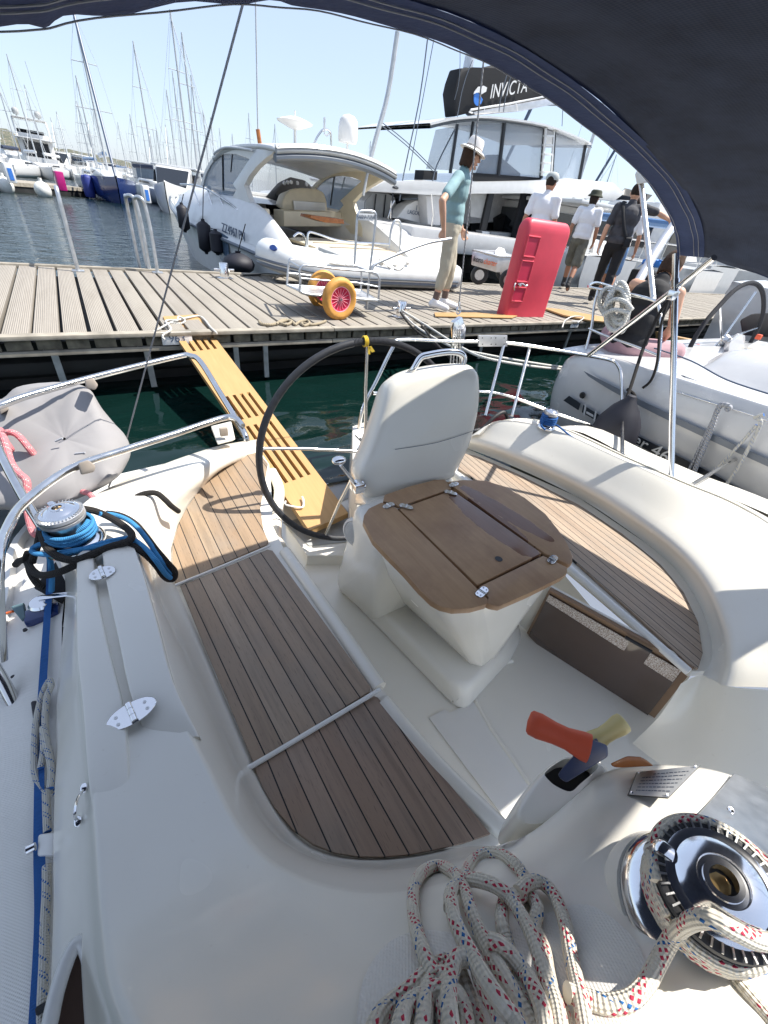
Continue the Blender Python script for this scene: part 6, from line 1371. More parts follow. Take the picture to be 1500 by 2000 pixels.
bm = B(); prism(bm, [CP(*p, 11.10) for p in ((712,285),(735,258),(765,252),(783,262),(778,285),(752,300),(738,290),(722,292),(708,300))], Vector((0, .02, 0))); mesh_obj('logo_crest', bm, 'sign_white', cv)
bm = B(); tube(bm, [CP(672,160,11.6), CP(692,60,11.6), CP(760,-400,11.6)], .12, 10); mesh_obj('mast', bm, 'alloy', ctm)
for P, r in (([(452,-50),(400,340),(315,740),(290,900)], .016), ([(485,-20),(420,330),(345,730)], .010), ([(185,455),(330,570),(500,740)], .010), ([(180,470),(330,590),(480,735)], .010), ([(630,-60),(628,200),(600,330)], .008), ([(700,110),(640,290),(585,620)], .010), ([(1210,370),(1205,480)], .01), ([(600,500),(500,700),(470,830),(470,880)], .02), ([(900,170),(860,320),(850,400)], .012), ([(920,180),(885,330),(875,400)], .012)):
    bm = B(); tube(bm, [CP(a, b, 10.8) for a, b in P], r, 6, smooth=3); mesh_obj('rigging_line', bm, 'stripe_grey', ctm)
bm = B(); c = CP(253, 835, 10.8); lathe(bm, c, [(0, 0), (.13, .01), (.14, .04), (.10, .07), (0, .08)], seg=16); tube(bm, [c, CP(245, 1000, 10.8)], .02, 6); mesh_obj('deck_light', bm, 'stripe_dark', ctm)
bm = B(); 
for P in ([(225,1000),(245,930),(262,900)], [(470,860),(480,980),(470,1045)], [(240,1000),(243,900)]): tube(bm, [CP(a, b, 10.4) for a, b in P], .018, 6)
mesh_obj('stanchions', bm, 'stainless', ctm)
bm = B(); tube(bm, [CP(230,1165,7.6), CP(240,1075,7.6), CP(258,1020,7.6), CP(275,1012,7.6), CP(292,1025,7.6), CP(296,1080,7.6), CP(288,1200,7.6)], .02, 10, smooth=4); tag(mesh_obj('ladder_rail', bm, 'galvanised'), 'galvanised hoop handrail between the hand cart and the man in the hat', 'ladder rail', 'ladder handrails on the far pier edge')
# ================================================================== neighbouring sailing yacht on the right
nb = wthing('neighbour_yacht', 'white sailing yacht with grey stripes and 46 lettering moored beside us on the right', 'sailing yacht', (5, 0, 0))
NX = 3.4
bm = B(); rows = []
for y, x0, zt in ((2.42, .42, .62), (2.30, .12, .80), (2.0, .03, .93), (1.2, 0.01, .97), (0, .01, 1.0), (-2.5, .01, 1.05), (-5, .3, 1.1)):
    X = NX + x0; X2 = NX + 3.5 - x0
    rows.append([Vector((X + .10, y, zt+.03)), Vector((X + .03, y, zt)), Vector((X, y, zt*.7)), Vector((X + .06, y - .05, zt*.35)), Vector((X + .25, y - .2, .05)), Vector((X+.8, y-.3, -.3)), Vector((X2-.8, y-.3, -.3)), Vector((X2 - .25, y-.2, .05)), Vector((X2, y, zt*.7)), Vector((X2 - .1, y, zt + .03))])
loft(bm, rows, 3, 4); 
bm.faces.new([bm.verts.new(p) for p in catmull(rows[0], 3)]); mesh_obj('hull', bm, 'hull_grey_white', nb, 45).location.z -= .22
def NP(px, py, x=None): return PX(px, py, NX - .022 if x is None else x)
def nstrip(top, bot, name, mat, n=5):
    bm = B(); a = catmull([NP(*p) for p in top], n); b = catmull([NP(*p) for p in bot], n); tk = Vector((-.006, 0, 0)); loft(bm, [a, [p+tk for p in a], [p+tk for p in b], b, a]); return mesh_obj(name, bm, mat, nb)
nstrip([(1140,724),(1190,750),(1270,790),(1380,842),(1520,905)], [(1150,735),(1195,763),(1268,802),(1378,855),(1520,920)], 'sheer_stripe', 'stripe_grey')
s1_ = nstrip([(1112,773),(1134,788)], [(1101,782),(1130,801)], 'hull_stripe', 'stripe_dark', 1)
nstrip([(1140,791),(1190,822),(1230,843),(1330,893),(1420,940),(1520,1000)], [(1137,805),(1188,835),(1225,857),(1320,910),(1400,962),(1520,1042)], 'hull_stripe', 'stripe_dark')
bm = B()
for x0, y0 in ((1143,793),(1163,805)): prism(bm, [NP(x0, y0-3, NX-.036), NP(x0+3, y0-1, NX-.036), NP(x0-1, y0+19, NX-.036), NP(x0-4, y0+17, NX-.036)], Vector((-.004, 0, 0)))
prism(bm, [NP(1146,803,NX-.036), NP(1160,811,NX-.036), NP(1159,815,NX-.036), NP(1145,807,NX-.036)], Vector((-.004, 0, 0))); mesh_obj('emblem', bm, 'hull_grey_white', nb)
a, b = NP(1232, 853, NX-.034), NP(1300, 892, NX-.034); text_obj('lettering', 'ser 46', .14, 'sign_white', (a+b)/2 + Vector((-.003, .0, -.0)), face_rot((b-a), (0, 0, 1)), nb, .002, sx=1.0, shear=.0)
bm = B(); c = NP(1138, 772, NX-.008); lathe(bm, c, [(0, .01), (.02, .012), (.026, .008), (.028, 0)], (-1, 0, 0), 20); mesh_obj('exhaust_outlet', bm, 'ink_black', nb)
bm = B(); loft(bm, [[Vector((NX+.06, 2.3, .90)), Vector((NX+.06, 1, 1.0)), Vector((NX+.06, -3, 1.06))], [Vector((NX+.5, 2.35, .93)), Vector((NX+.5, 1, 1.02)), Vector((NX+.5, -3, 1.08))], [Vector((NX+3.4, 2.3, .92)), Vector((NX+3.4, 1, 1.0)), Vector((NX+3.4, -3, 1.06))]], 3, 2); mesh_obj('deck', bm, 'hull_grey_white', nb).location.z -= .22
# teak aft deck where the woman sits
bm = B(); prism(bm, [Vector(p) for p in ((NX+.22, 1.55, .915),(NX+.22, 2.22, .90),(NX+1.7, 2.30, .90),(NX+1.7, 1.45, .915))], .012); mesh_obj('teak_deck', bm, 'teak_sole', nb).location.z -= .22
# coaming / cabin side bulge
bm = B(); rows = [[PY(1180,738,1.9), PY(1215,745,1.55), PX(1330,790,3.5), PX(1500,850,3.5), PX(1700,920,3.5)], [PX(1230,742,4.05) , PX(1320,742,3.9), PX(1400,765,3.75), PX(1500,800,3.7), PX(1700,850,3.7)], [PX(1330,735,4.4), PX(1380,712,4.25), PX(1420,698,4.15), PX(1500,702,4.05), PX(1700,730,4.0)], [PX(1340,738,4.7), PX(1400,700,4.6), PX(1440,690,4.6), PX(1510,690,4.5), PX(1700,700,4.4)]]
rows[0] = [Vector((NX+.18, y, .78)) for y in (1.35, 1.1, .6, 0, -2)]
loft(bm, [[p - Vector((0, 0, .05)) for p in rows[0]], rows[0]] + rows[1:] + [[p + Vector((.3, 0, -.4)) for p in rows[3]]], 4, 4); mesh_obj('coaming', bm, 'hull_grey_white', nb, 60)
bm = B(); prism(bm, [Vector(p) for p in ((4.6,2.4,.55),(6.7,2.4,.55),(6.7,-1,.55),(4.6,-1,.55))], .02); mesh_obj('cockpit_floor', bm, 'varnish', nb).location.z -= .22
# wheel, pedestal, red table clutter
WP_ = [(1338,706),(1352,670),(1374,634),(1406,596),(1436,566),(1462,553),(1482,558),(1491,580),(1489,618),(1472,658),(1445,700),(1408,738),(1368,752),(1342,738)]
bm = B(); tube(bm, [PY(a, b, 2.0) for a, b in WP_], .022, 10, closed=True, smooth=5); nw = mesh_obj('steering_wheel', bm, 'wrap_grip', nb)
hb_ = PY(1410, 664, 1.98)
for a in ((1406,598),(1476,570),(1340,722),(1480,640)):
    bm = B(); tube(bm, [hb_, PY(*a, 2.0)], .011, 8); mesh_obj('spoke', bm, 'stainless', nw)
bm = B(); lathe(bm, hb_ + Vector((0, -.02, 0)), [(.0, -.02), (.05, -.015), (.07, .01), (.05, .05), (0, .06)], (0, -1, 0), 18); mesh_obj('hub', bm, 'stainless', nw)
bm = B(); hull(bm, [PY(*p, 1.9) for p in ((1418,668),(1440,650),(1456,655),(1450,680),(1425,700),(1405,712),(1398,705))] + [PY(*p, 1.7) for p in ((1425,668),(1450,655),(1455,680),(1420,710))], .01, 2); mesh_obj('pedestal', bm, 'hull_grey_white', nb, 50)
bm = B(); prism(bm, [PY(*p, 1.75) for p in ((1418,705),(1425,690),(1520,690),(1520,712))], Vector((0, .35, 0)), bev=.01); mesh_obj('red_tray', bm, 'red_plastic', nb)
bm = B(); hull(bm, [PY(*p, 1.7) for p in ((1455,690),(1462,675),(1480,665),(1500,668),(1520,690))] + [PY(*p, 1.85) for p in ((1460,690),(1480,670),(1515,690))], .008, 2); tag(mesh_obj('bottle', bm, 'hull_white'), 'white plastic bottle with red cap and yellow label on the neighbouring cockpit table', 'bottle')
bo_ = bpy.data.objects['bottle']
bm = B(); box(bm, PY(1482, 658, 1.75), (.05, .05, .05), bev=.01); mesh_obj('cap', bm, 'handle_red', bo_); bm = B(); box(bm, PY(1474, 686, 1.66), (.08, .02, .04)); mesh_obj('label', bm, 'label_yellow', bo_)
bm = B(); hull(bm, [PY(*p, 2.3) for p in ((1445,625),(1470,612),(1520,610),(1520,660),(1450,655))] + [PY(*p, 2.6) for p in ((1450,625),(1480,618),(1520,618),(1520,650),(1455,650))], .02, 2); mesh_obj('black_locker', bm, 'cloth_black', nb)
# pushpit of the neighbour
def nbr(pts, r=.0125, name='pushpit_rail', mat='stainless'):
    bm = B(); tube(bm, [PX(a, b, c) for a, b, c in pts], r, 10, smooth=5); return mesh_obj(name, bm, mat, nb)
nbr([(1200,562,4.6),(1165,552,4.2),(1150,560,3.9),(1180,567,3.75),(1230,575,3.7),(1277,587,3.62),(1287,600,3.56),(1291,640,3.5),(1286,700,3.48),(1278,742,3.48)])
nbr([(1150,642,3.72),(1180,655,3.66),(1240,676,3.58),(1288,695,3.5)], .010); nbr([(1168,566,3.78),(1160,600,3.75),(1155,640,3.72),(1142,690,3.66)], .012, 'pushpit_post')
nbr([(1252,356,4.1),(1262,450,3.95),(1276,584,3.66)], .020, 'antenna_pole', 'brushed'); nbr([(1330,420,5.0),(1288,480,4.6),(1245,553,4.2)], .04, 'davit_arm', 'alloy')
bm = B(); hull(bm, [PX(*p, 4.15) for p in ((1232,572),(1246,553),(1256,567),(1250,585),(1240,590))] + [PX(*p, 4.3) for p in ((1232,572),(1246,553),(1256,567),(1250,585))], .01, 2); mesh_obj('davit_end', bm, 'dark_rubber', nb)
bm = B(); hull(bm, [PX(*p, 4.0) for p in ((1240,340),(1246,330),(1264,345),(1270,356),(1244,360))] + [PX(*p, 4.2) for p in ((1240,340),(1246,330),(1264,345),(1270,356),(1244,360))], .01, 2); mesh_obj('pole_cap', bm, 'trim_white', nb)
# coil of white rope hanging on the neighbour's rail
random.seed(5)
bm = B()
for k in range(9):
    cx_, cy_ = 1200 + random.uniform(-10, 12), 600 + random.uniform(-8, 10); a_ = random.uniform(14, 26); b_ = random.uniform(26, 42); x_ = 3.62 + .02*k; ph = random.uniform(-.3, .3)
    tube(bm, [PX(cx_ + a_*math.cos(t + ph)*.9, cy_ + b_*math.sin(t), x_ + .02*math.sin(3*t)) for t in [2*math.pi*j/14 for j in range(14)]], .017, 8, closed=True, smooth=3)
for P in ([(1180,600),(1200,585),(1222,590),(1235,605)], [(1178,615),(1200,605),(1230,612)]): tube(bm, [PX(a, b, 3.58) for a, b in P], .017, 8, smooth=4)
tag(mesh_obj('rope_coil', bm, 'rope_white', None, 60), 'thick white rope coiled and hung over the neighbouring pushpit rail', 'rope coil')
bm = B()
for k in range(6):
    cx_, cy_ = 1212 + k*4, 722 + k*3; tube(bm, [PX(cx_ + 15*math.cos(t), cy_ + 12*math.sin(t + .5*k), NX + .2) for t in [2*math.pi*j/10 for j in range(10)]], .009, 6, closed=True, smooth=3)
tag(mesh_obj('tangled_rope', bm, 'rope_white', None, 60), 'small tangle of white rope on the neighbouring stern edge', 'rope')
# fender between the boats with its black line
c = PX(1203, 838, NX - .26); fo = thing('fender', 'big black pear-shaped fender hanging between our boat and the neighbouring hull', 'fender', c)
bm = B(); lathe(bm, (0, 0, 0), [(r*.72, z*.84) for r, z in ((0, -.34), (.12, -.32), (.21, -.22), (.24, -.08), (.21, .07), (.13, .2), (.06, .27), (.04, .31), (0, .32))], seg=24); mesh_obj('body', bm, 'fender_black', fo, 50)
ropeline('fender_line', [PX(1225,775,NX-.2), PX(1232,755,NX-.15), PX(1262,665,3.45), PX(1295,600,3.52), PX(1310,585,3.5)], .012, 'rope_black', 'thick dark line from the rail down to the black pear-shaped fender', 'rope')
ropeline('fender_line', [PX(1225,760,NX-.14), PX(1238,770,NX-.14), PX(1240,783,NX-.14), PX(1232,790,NX-.14)], .012, 'rope_black', 'knot tail of the dark fender line', 'rope')
ropeline('black_line', [PX(1255,758,NX-.02), PX(1272,742,3.4), PX(1284,705,3.42), PX(1290,640,3.46), PX(1308,580,3.5)], .010, 'rope_black', 'thin black line drooping behind the neighbouring stanchion', 'rope')
# grey strop and white/green line on the neighbour's hull
for P, m, r, lab in (([(1418,802),(1425,795),(1412,790),(1402,800),(1385,850),(1362,905),(1348,945)], 'rope_grey', .016, 'thick pale strop tied to the neighbouring lifeline'), ([(1402,800),(1378,850),(1352,905),(1335,940)], 'rope_grey', .010, 'thin pale line beside the thick strop'),
    ([(1492,810),(1475,815),(1486,825),(1470,860),(1440,915),(1405,965)], 'rope_bluefleck', .011, 'flecked white line crossing the neighbouring hull, right one'), ([(1478,830),(1450,862),(1410,905),(1380,930)], 'rope_bluefleck', .009, 'flecked white line crossing the neighbouring hull, left one')):
    ropeline('hanging_line', [PX(a, b, NX - .07) for a, b in P], r, m, lab, 'rope')
nbr([(1278,680,3.55),(1350,705,3.5),(1420,742,3.45),(1520,775,3.4)], .005, 'lifeline', 'ink_navy_grey'); nbr([(1310,762,3.42),(1400,790,3.42),(1480,815,3.4),(1560,850,3.4)], .004, 'lifeline', 'stainless')
bm = B(); prism(bm, [PY(*p, 2.6) for p in ((1310,655),(1350,664),(1392,672),(1396,688),(1370,690),(1310,672))], Vector((0, .2, 0)), bev=.006); tag(mesh_obj('boarding_board', bm, 'pine'), 'short pine board on the neighbouring boat beside its wheel', 'board')
# ================================================================== far side of the harbour
def at(px, py, D):                   # world xy at distance D in the direction of a pixel
    r = ray(px, py); k = D / math.hypot(r.x, r.y); return Vector((r.x*k, r.y*k, 0))
def zat(px, py, D):
    r = ray(px, py); return CAMZ + r.z * D / math.hypot(r.x, r.y)
def hull_rows(L, Bm, F, sh=.25):
    rows = []
    for t, w in ((0, .72), (.2, .92), (.45, 1), (.7, .8), (.88, .42), (1, .02)):
        hb = Bm/2*w; y = -L/2 + L*t; z = F + sh*(t-.3)**2*1.5
        rows.append([Vector((-hb, y, z)), Vector((-hb*.97, y, z*.5)), Vector((-hb*.8, y - .03*L*(t > .95), .02)), Vector((0, y - .05*L*(t > .95), -.3)), Vector((hb*.8, y - .03*L*(t > .95), .02)), Vector((hb*.97, y, z*.5)), Vector((hb, y, z))])
    return rows
def sail_yacht(loc, rz, L, mh, lab, hullm='hull_white', rich=0, group='sailing yachts moored across the harbour', furl='mast_grey', lean=(0, 0), boomcol='hull_light_blue'):
    o = thing('sailing_yacht', lab, 'sailing yacht', loc, rz, group); F = L*.10; rw = hull_rows(L, L*.3, F)
    bm = B(); loft(bm, rw, 2, 3); bm.faces.new([bm.verts.new(p) for p in rw[0]]); mesh_obj('hull', bm, hullm, o, 45)
    bm = B(); loft(bm, [[r[0] + Vector((.03, 0, 0)) for r in rw], [(r[0]+r[-1])/2 + Vector((0, 0, .06)) for r in rw], [r[-1] - Vector((.03, 0, 0)) for r in rw]], 3, 2); mesh_obj('deck', bm, 'hull_white', o)
    bm = B(); hull(bm, [Vector((s*L*.09*w, y*L, z)) for s in (-1, 1) for y, w, z in ((-.15, 1, F), (-.13, .9, F+.45), (.12, .8, F+.38), (.28, .3, F+.1), (.28, .3, F))], .04, 2); cb = mesh_obj('cabin', bm, 'hull_white', o, 40)
    bm = B()
    for s in (-1, 1): prism(bm, [Vector((s*L*.088, y*L, z)) for y, z in ((-.11, F+.18), (-.10, F+.34), (.08, F+.30), (.10, F+.18))], Vector((s*.02, 0, 0)))
    mesh_obj('cabin_windows', bm, 'glass_dark', cb)
    r0 = .055 if L < 12 else .07; mt = Vector((lean[0], .05*L + lean[1], mh)); mb = Vector((0, .05*L, F+.3))
    bm = B(); tube(bm, [mb, mt], [r0*1.2, r0*.8], 8); ma = mesh_obj('mast', bm, 'mast_grey', o)
    bm = B()
    for f in (.42, .70):
        p = mb.lerp(mt, f); w = L*.10*(1.3-f); tube(bm, [p + Vector((-w, -.1, 0)), p, p + Vector((w, -.1, 0))], .022, 6)
    mesh_obj('spreaders', bm, 'mast_grey', ma)
    bm = B(); 
    for s in (-1, 1):
        p1, p2 = mb.lerp(mt, .42) + Vector((s*L*.10*.88, -.1, 0)), mb.lerp(mt, .70) + Vector((s*L*.10*.6, -.1, 0)); tube(bm, [Vector((s*L*.13, .03*L, F)), p1, p2, mb.lerp(mt, .97)], .008, 4)
    tube(bm, [Vector((0, -L/2, F)), mt], .007, 4); tube(bm, [Vector((0, L/2, F+.2)), mb.lerp(mt, .96)], .03 if rich else .018, 6); mesh_obj('rigging', bm, furl, ma)
    bm = B(); tube(bm, [mb + Vector((0, 0, .9)), Vector((0, -.36*L, F+1.15))], .13, 8); mesh_obj('boom', bm, boomcol, ma)
    if rich:
        bm = B(); P = [Vector((0, L/2, F+.2)), mb.lerp(mt, .96)]
        tube(bm, P, .07, 8); mesh_obj('furled_sail', bm, 'ink_navy_grey', ma)
        bm = B()
        for s in (-1, 1):
            tube(bm, [Vector((0, L*.49, F+.75)), Vector((s*L*.06, L*.4, F+.7)), Vector((s*L*.12, L*.2, F+.65)), Vector((s*L*.15, -.1*L, F+.6)), Vector((s*L*.13, -.45*L, F+.6))], .018, 6, smooth=3)
            for y in (.4, .2, 0, -.2, -.4): tube(bm, [Vector((s*L*(.06 if y > .3 else .12 if y > .1 else .15), y*L, F)), Vector((s*L*(.06 if y > .3 else .12 if y > .1 else .15), y*L, F+.65))], .014, 6)
        mesh_obj('guard_rails', bm, 'stainless', o)
    return o
def motor_yacht(loc, rz, L, lab, group='motor boats moored across the harbour', fly=1, name='motor_yacht', col_='hull_white', win_='glass_dark', tower=0):
    o = thing(name, lab, 'motor boat', loc, rz, group); F = L*.12; rw = hull_rows(L, L*.32, F, .5)
    bm = B(); loft(bm, rw, 2, 3); bm.faces.new([bm.verts.new(p) for p in rw[0]]); mesh_obj('hull', bm, col_, o, 45)
    bm = B(); loft(bm, [[r[0] + Vector((.03, 0, 0)) for r in rw], [(r[0]+r[-1])/2 + Vector((0, 0, .06)) for r in rw], [r[-1] - Vector((.03, 0, 0)) for r in rw]], 3, 2); mesh_obj('deck', bm, 'hull_white', o)
    w = L*.13; z1 = F + L*.13
    bm = B(); hull(bm, [Vector((s*w*k, y*L, z)) for s in (-1, 1) for k, y, z in ((1, -.28, F-.1), (1, -.28, z1), (.9, .12, z1), (.7, .27, F), (.7, .27, F-.1))], .06, 2); cb = mesh_obj('cabin', bm, col_, o, 40)
    bm = B()
    for s in (-1, 1): prism(bm, [Vector((s*(w*.98), y*L, z)) for y, z in ((-.22, F+.3), (-.22, z1-.2), (.08, z1-.2), (.16, F+.3))], Vector((s*.05, 0, 0)))
    prism(bm, [Vector((x, -.285*L, z)) for x, z in ((-w*.7, F+.1), (w*.7, F+.1), (w*.7, z1-.2), (-w*.7, z1-.2))], Vector((0, -.03, 0)))
    prism(bm, [Vector((-w*.8, .135*L, z1-.12)), Vector((w*.8, .135*L, z1-.12)), Vector((w*.7, .255*L, F+.2)), Vector((-w*.7, .255*L, F+.2))], Vector((0, .04, .04))); mesh_obj('cabin_windows', bm, win_, cb)
    bm = B(); prism(bm, [Vector((s*w*1.12, y*L, z1)) for s, y in ((-1, -.44), (1, -.44), (1, .1), (-1, .1))], .1, bev=.04); mesh_obj('upper_deck', bm, col_, o)
    if fly:
        bm = B(); hull(bm, [Vector((s*w*k, y*L, z)) for s in (-1, 1) for k, y, z in ((.9, -.2, z1+.1), (.9, -.2, z1+.55), (.8, .04, z1+.55), (.75, .08, z1+.1))], .06, 2); mesh_obj('flybridge', bm, col_, o, 40)
        bm = B(); prism(bm, [Vector((s*w*.8, y*L, z)) for s, y, z in ((-1, .02, z1+.55), (1, .02, z1+.55), (1, -.01, z1+.95), (-1, -.01, z1+.95))], Vector((0, .03, 0))); mesh_obj('wind_screen', bm, win_, o)
        zt = z1 + L*.14
        bm = B()
        for s in (-1, 1): tube(bm, [Vector((s*w*.95, -.28*L, z1)), Vector((s*w*.95, -.24*L, zt-.3)), Vector((s*w*.85, -.2*L, zt)), Vector((0, -.2*L, zt))], .09, 8, smooth=3)
        mesh_obj('radar_arch', bm, col_, o)
        if fly > 1:
            bm = B(); prism(bm, [Vector((s*w*.95, y*L, zt+.02)) for s, y in ((-1, -.3), (1, -.3), (1, .0), (-1, .0))], .08, bev=.03); mesh_obj('hard_top', bm, col_, o)
        for s in (-1, 1):
            bm = B(); c = Vector((s*w*.62, -.2*L, zt + .06)); tube(bm, [c, c + Vector((0, 0, .25))], .07, 8); lathe(bm, c + Vector((0, 0, .2)), [(0, 0), (.26, .02), (.34, .2), (.33, .42), (.2, .62), (0, .68)], seg=18); mesh_obj('radome', bm, 'seat_pad', o, 50)
        bm = B()
        for s, h in ((-.9, 4.5), (.9, 5), (.3, 1.8)): tube(bm, [Vector((s*w, -.2*L, zt)), Vector((s*w - .3, -.25*L, zt + h))], .022, 6)
        mesh_obj('antennas', bm, 'mast_grey', o)
    return o
# jetty
j0, j1, j2 = H(-60, 345, 1.2), H(140, 360, 1.2), H(300, 377, 1.2)
jt = wthing('floating_jetty', 'dark floating jetty in front of the far row of boats', 'jetty', (0, 34, 0))
def jet(a, b, w=2.4):
    d = (b-a).normalized(); n = Vector((-d.y, d.x, 0)); bm = B(); P = [a, b, b + n*w, a + n*w]; prism(bm, [Vector((p.x, p.y, .42)) for p in P], -.16); mesh_obj('deck', bm, 'dock_timber', jt); bm = B(); prism(bm, [Vector((p.x, p.y, .26)) + n*.05 for p in P], -.4); mesh_obj('float', bm, 'float_black', jt)
jA, jB = H(-200, 336, 1.08), H(172, 373, 1.2); jet(Vector((jA.x, jA.y, 0)), Vector((jB.x, jB.y, 0))); jC, jD = H(280, 378, 1.2), H(420, 405, 1.14); jet(Vector((jC.x, jC.y, 0)), Vector((jD.x, jD.y, 0)))
for px_, py_, lab in ((10, 363, 'round white buoy fender at the jetty, left one'), (84, 372, 'round white buoy fender at the jetty, right one')):
    c = H(px_, py_, 1.25); bm = B(); ball(bm, (0, 0, 0), .36, (1, 1, 1.05)); tube(bm, [(0, 0, .3), (0, 0, .5)], .08, 8); o = mesh_obj('buoy', bm, 'fender_white', None, 60); o.location = c; tag(o, lab, 'buoy', 'round buoys hanging at the far jetty')
# service pillars and bollards on the jetty
for px_, py_, w, h, m, lab in ((120, 361, .34, .72, 'magenta', 'magenta service pillar on the far jetty'), (284, 376, .3, .68, 'sign_white', 'white service pillar with blue panel beside the blue-hulled yacht'), (22, 348, .34, .75, 'sign_white', 'white service pillar with blue panel at the left picture edge')):
    D = 29 if m == 'magenta' else 27 if px_ > 200 else 31; c = at(px_, py_, D); c.z = .42; o = thing('service_pillar', lab, 'service pillar', c, R(15), 'service pillars on the far jetty')
    bm = B(); box(bm, (0, 0, h/2), (w, .3, h), bev=.05); mesh_obj('housing', bm, m, o)
    if m == 'sign_white': bm = B(); box(bm, (0, -.155, h*.45), (w*.5, .02, h*.6)); mesh_obj('panel', bm, 'logo_blue', o)
# the blue-hulled sailing yacht, bow towards us
bl = H(236, 398, CAMZ); mt_ = zat(158, 20, bl.xy.length + 4)
stn = at(203, 350, bl.xy.length + 9.5); hdv = bl - stn; hdv.z = 0; midb = (bl + stn)/2; midb.z = 0
mt_ = zat(158, 22, midb.xy.length)
sail_yacht(midb, math.atan2(hdv.y, hdv.x) - math.pi/2, hdv.length + .6, mt_, 'dark blue-hulled sailing yacht with tall mast, bow towards us at the far jetty', 'hull_blue', 1, None, lean=(-.0, 0))
for P, m, lab, s in (((172, 362), 'fender_blue', 'dark blue fender at the side of the blue-hulled yacht', 1.0),):
    c = at(*P, bl.xy.length + 2.2); c.z = .55; bm = B(); lathe(bm, (0, 0, 0), [(0, -.55), (.25, -.5), (.28, -.4), (.28, .4), (.22, .5), (0, .56)], seg=16); o = mesh_obj('fender', bm, m, None, 50); o.location = c; tag(o, lab, 'fender')
# motor yachts beyond the jetty, left
motor_yacht(at(84, 342, 82), R(4), 13, 'tall white motor yacht with two radomes on its arch, left of the magenta pillar', fly=2)
motor_yacht(at(-22, 330, 60), R(-10), 10, 'white motor boat cut by the left picture edge', fly=0, win_='glass_blue')
motor_yacht(at(140, 348, 84), R(150), 10, 'low white motor boat with dark windscreen between the motor yacht and the blue-hulled yacht', fly=0)
motor_yacht(at(303, 368, 56), R(-20), 9, 'white cabin cruiser with raised wheelhouse behind the blue-hulled yacht', fly=0, win_='glass_blue')
motor_yacht(at(352, 388, 33), R(160), 8, 'white sport boat with black canopy frame beside the hardtop cruiser bow', fly=0)
# canopy frame of the sport boat is its own small structure
# masts of the marina, each on its own yacht
MS = [((14,107),(56,262),64), ((0,195),(27,280),60), ((50,167),(78,262),70), ((118,225),(136,320),75), ((152,150),(184,318),50), ((153,205),(176,318),58), ((250,80),(294,318),44), ((258,225),(270,322),68),
      ((342,25),(364,330),36), ((349,65),(380,330),38), ((332,178),(341,326),56), ((373,145),(396,330),48), ((328,245),(336,328),74), ((310,250),(318,326),80), ((388,215),(404,332),58), ((410,230),(420,336),66), ((298,258),(304,326),84), ((487,222),(491,340),70), ((454,262),(457,340),80), ((540,242),(542,350),70), ((716,275),(714,360),74), ((745,318),(744,372),90), ((60,230),(88,300),88), ((192,215),(206,318),90), ((232,240),(243,320),86), ((280,240),(290,322),88), ((350,140),(362,330),60), ((178,240),(190,318),84), ((100,240),(118,300),92), ((430,250),(436,336),88), ((1192,300),(1172,415),60), ((1235,330),(1215,430),64), ((1290,380),(1268,450),58)]
ORD = 'first second third fourth fifth sixth seventh eighth ninth tenth eleventh twelfth thirteenth fourteenth fifteenth sixteenth seventeenth eighteenth nineteenth twentieth twenty-first twenty-second twenty-third twenty-fourth twenty-fifth twenty-sixth twenty-seventh twenty-eighth twenty-ninth thirtieth thirty-first thirty-second thirty-third thirty-fourth'.split()
MS.sort(key=lambda m: m[1][0])
desc = ['short mast', 'tall mast', 'slim mast', 'thick grey mast']
for i, (tp_, bs_, D) in enumerate(MS):
    base = at(*bs_, D); z = zat(*tp_, D); z = max(6, z); where = 'far left' if bs_[0] < 100 else 'left of the blue-hulled yacht' if bs_[0] < 220 else 'between blue yacht and hardtop cruiser' if bs_[0] < 400 else 'behind the hardtop cruiser' if bs_[0] < 800 else 'behind the catamaran'
    L = min(13, max(8, z*.72)); sail_yacht(base, R(180 + random.uniform(-25, 25)) if i % 3 else R(random.uniform(-20, 20)), L, z, f'distant white yacht {where}, mast {ORD[i]} from left', rich=0, group=f'distant yachts {where}', boomcol=random.choice(['hull_light_blue', 'canvas_navy', 'hull_white']))
# boats along the far side of the pier, to the right
for i, (x, y, rz, L, kind, lab) in enumerate(((13.5, 12.5, 172, 9, 'm', 'white motor boat behind the walking men'), (17.5, 13.0, 185, 11, 's', 'white sailing yacht right of the walking men'), (21.5, 13.5, 178, 10, 'm', 'white motor boat under the sprayhood corner'), (26, 14, 182, 12, 's', 'white sailing yacht under the lower edge of the sprayhood, middle one'), (31, 14, 176, 10, 'm', 'white motor boat far along the pier at the right picture edge'), (37, 15, 180, 12, 's', 'white sailing yacht farthest along the pier'))):
    c = Vector((x, y, 0)); g = 'boats moored along the far side of the pier'
    if kind == 's': sail_yacht(c, R(rz+180), L, 13 + i, lab, group=g, rich=1)
    else: motor_yacht(c, R(rz+180), L, lab, group=g, fly=1 if i else 0)
# neighbours along our own side of the pier, to the right
sail_yacht(Vector((10.3, -2.6, 0)), R(180), 12, 15, 'white sailing yacht beyond the neighbouring one, under the sprayhood edge', group='boats moored along the near side of the pier', rich=1)
sail_yacht(Vector((14.8, -2.6, 0)), R(180), 12, 15, 'white sailing yacht second beyond the neighbouring one, under the sprayhood edge', group='boats moored along the near side of the pier', rich=1)
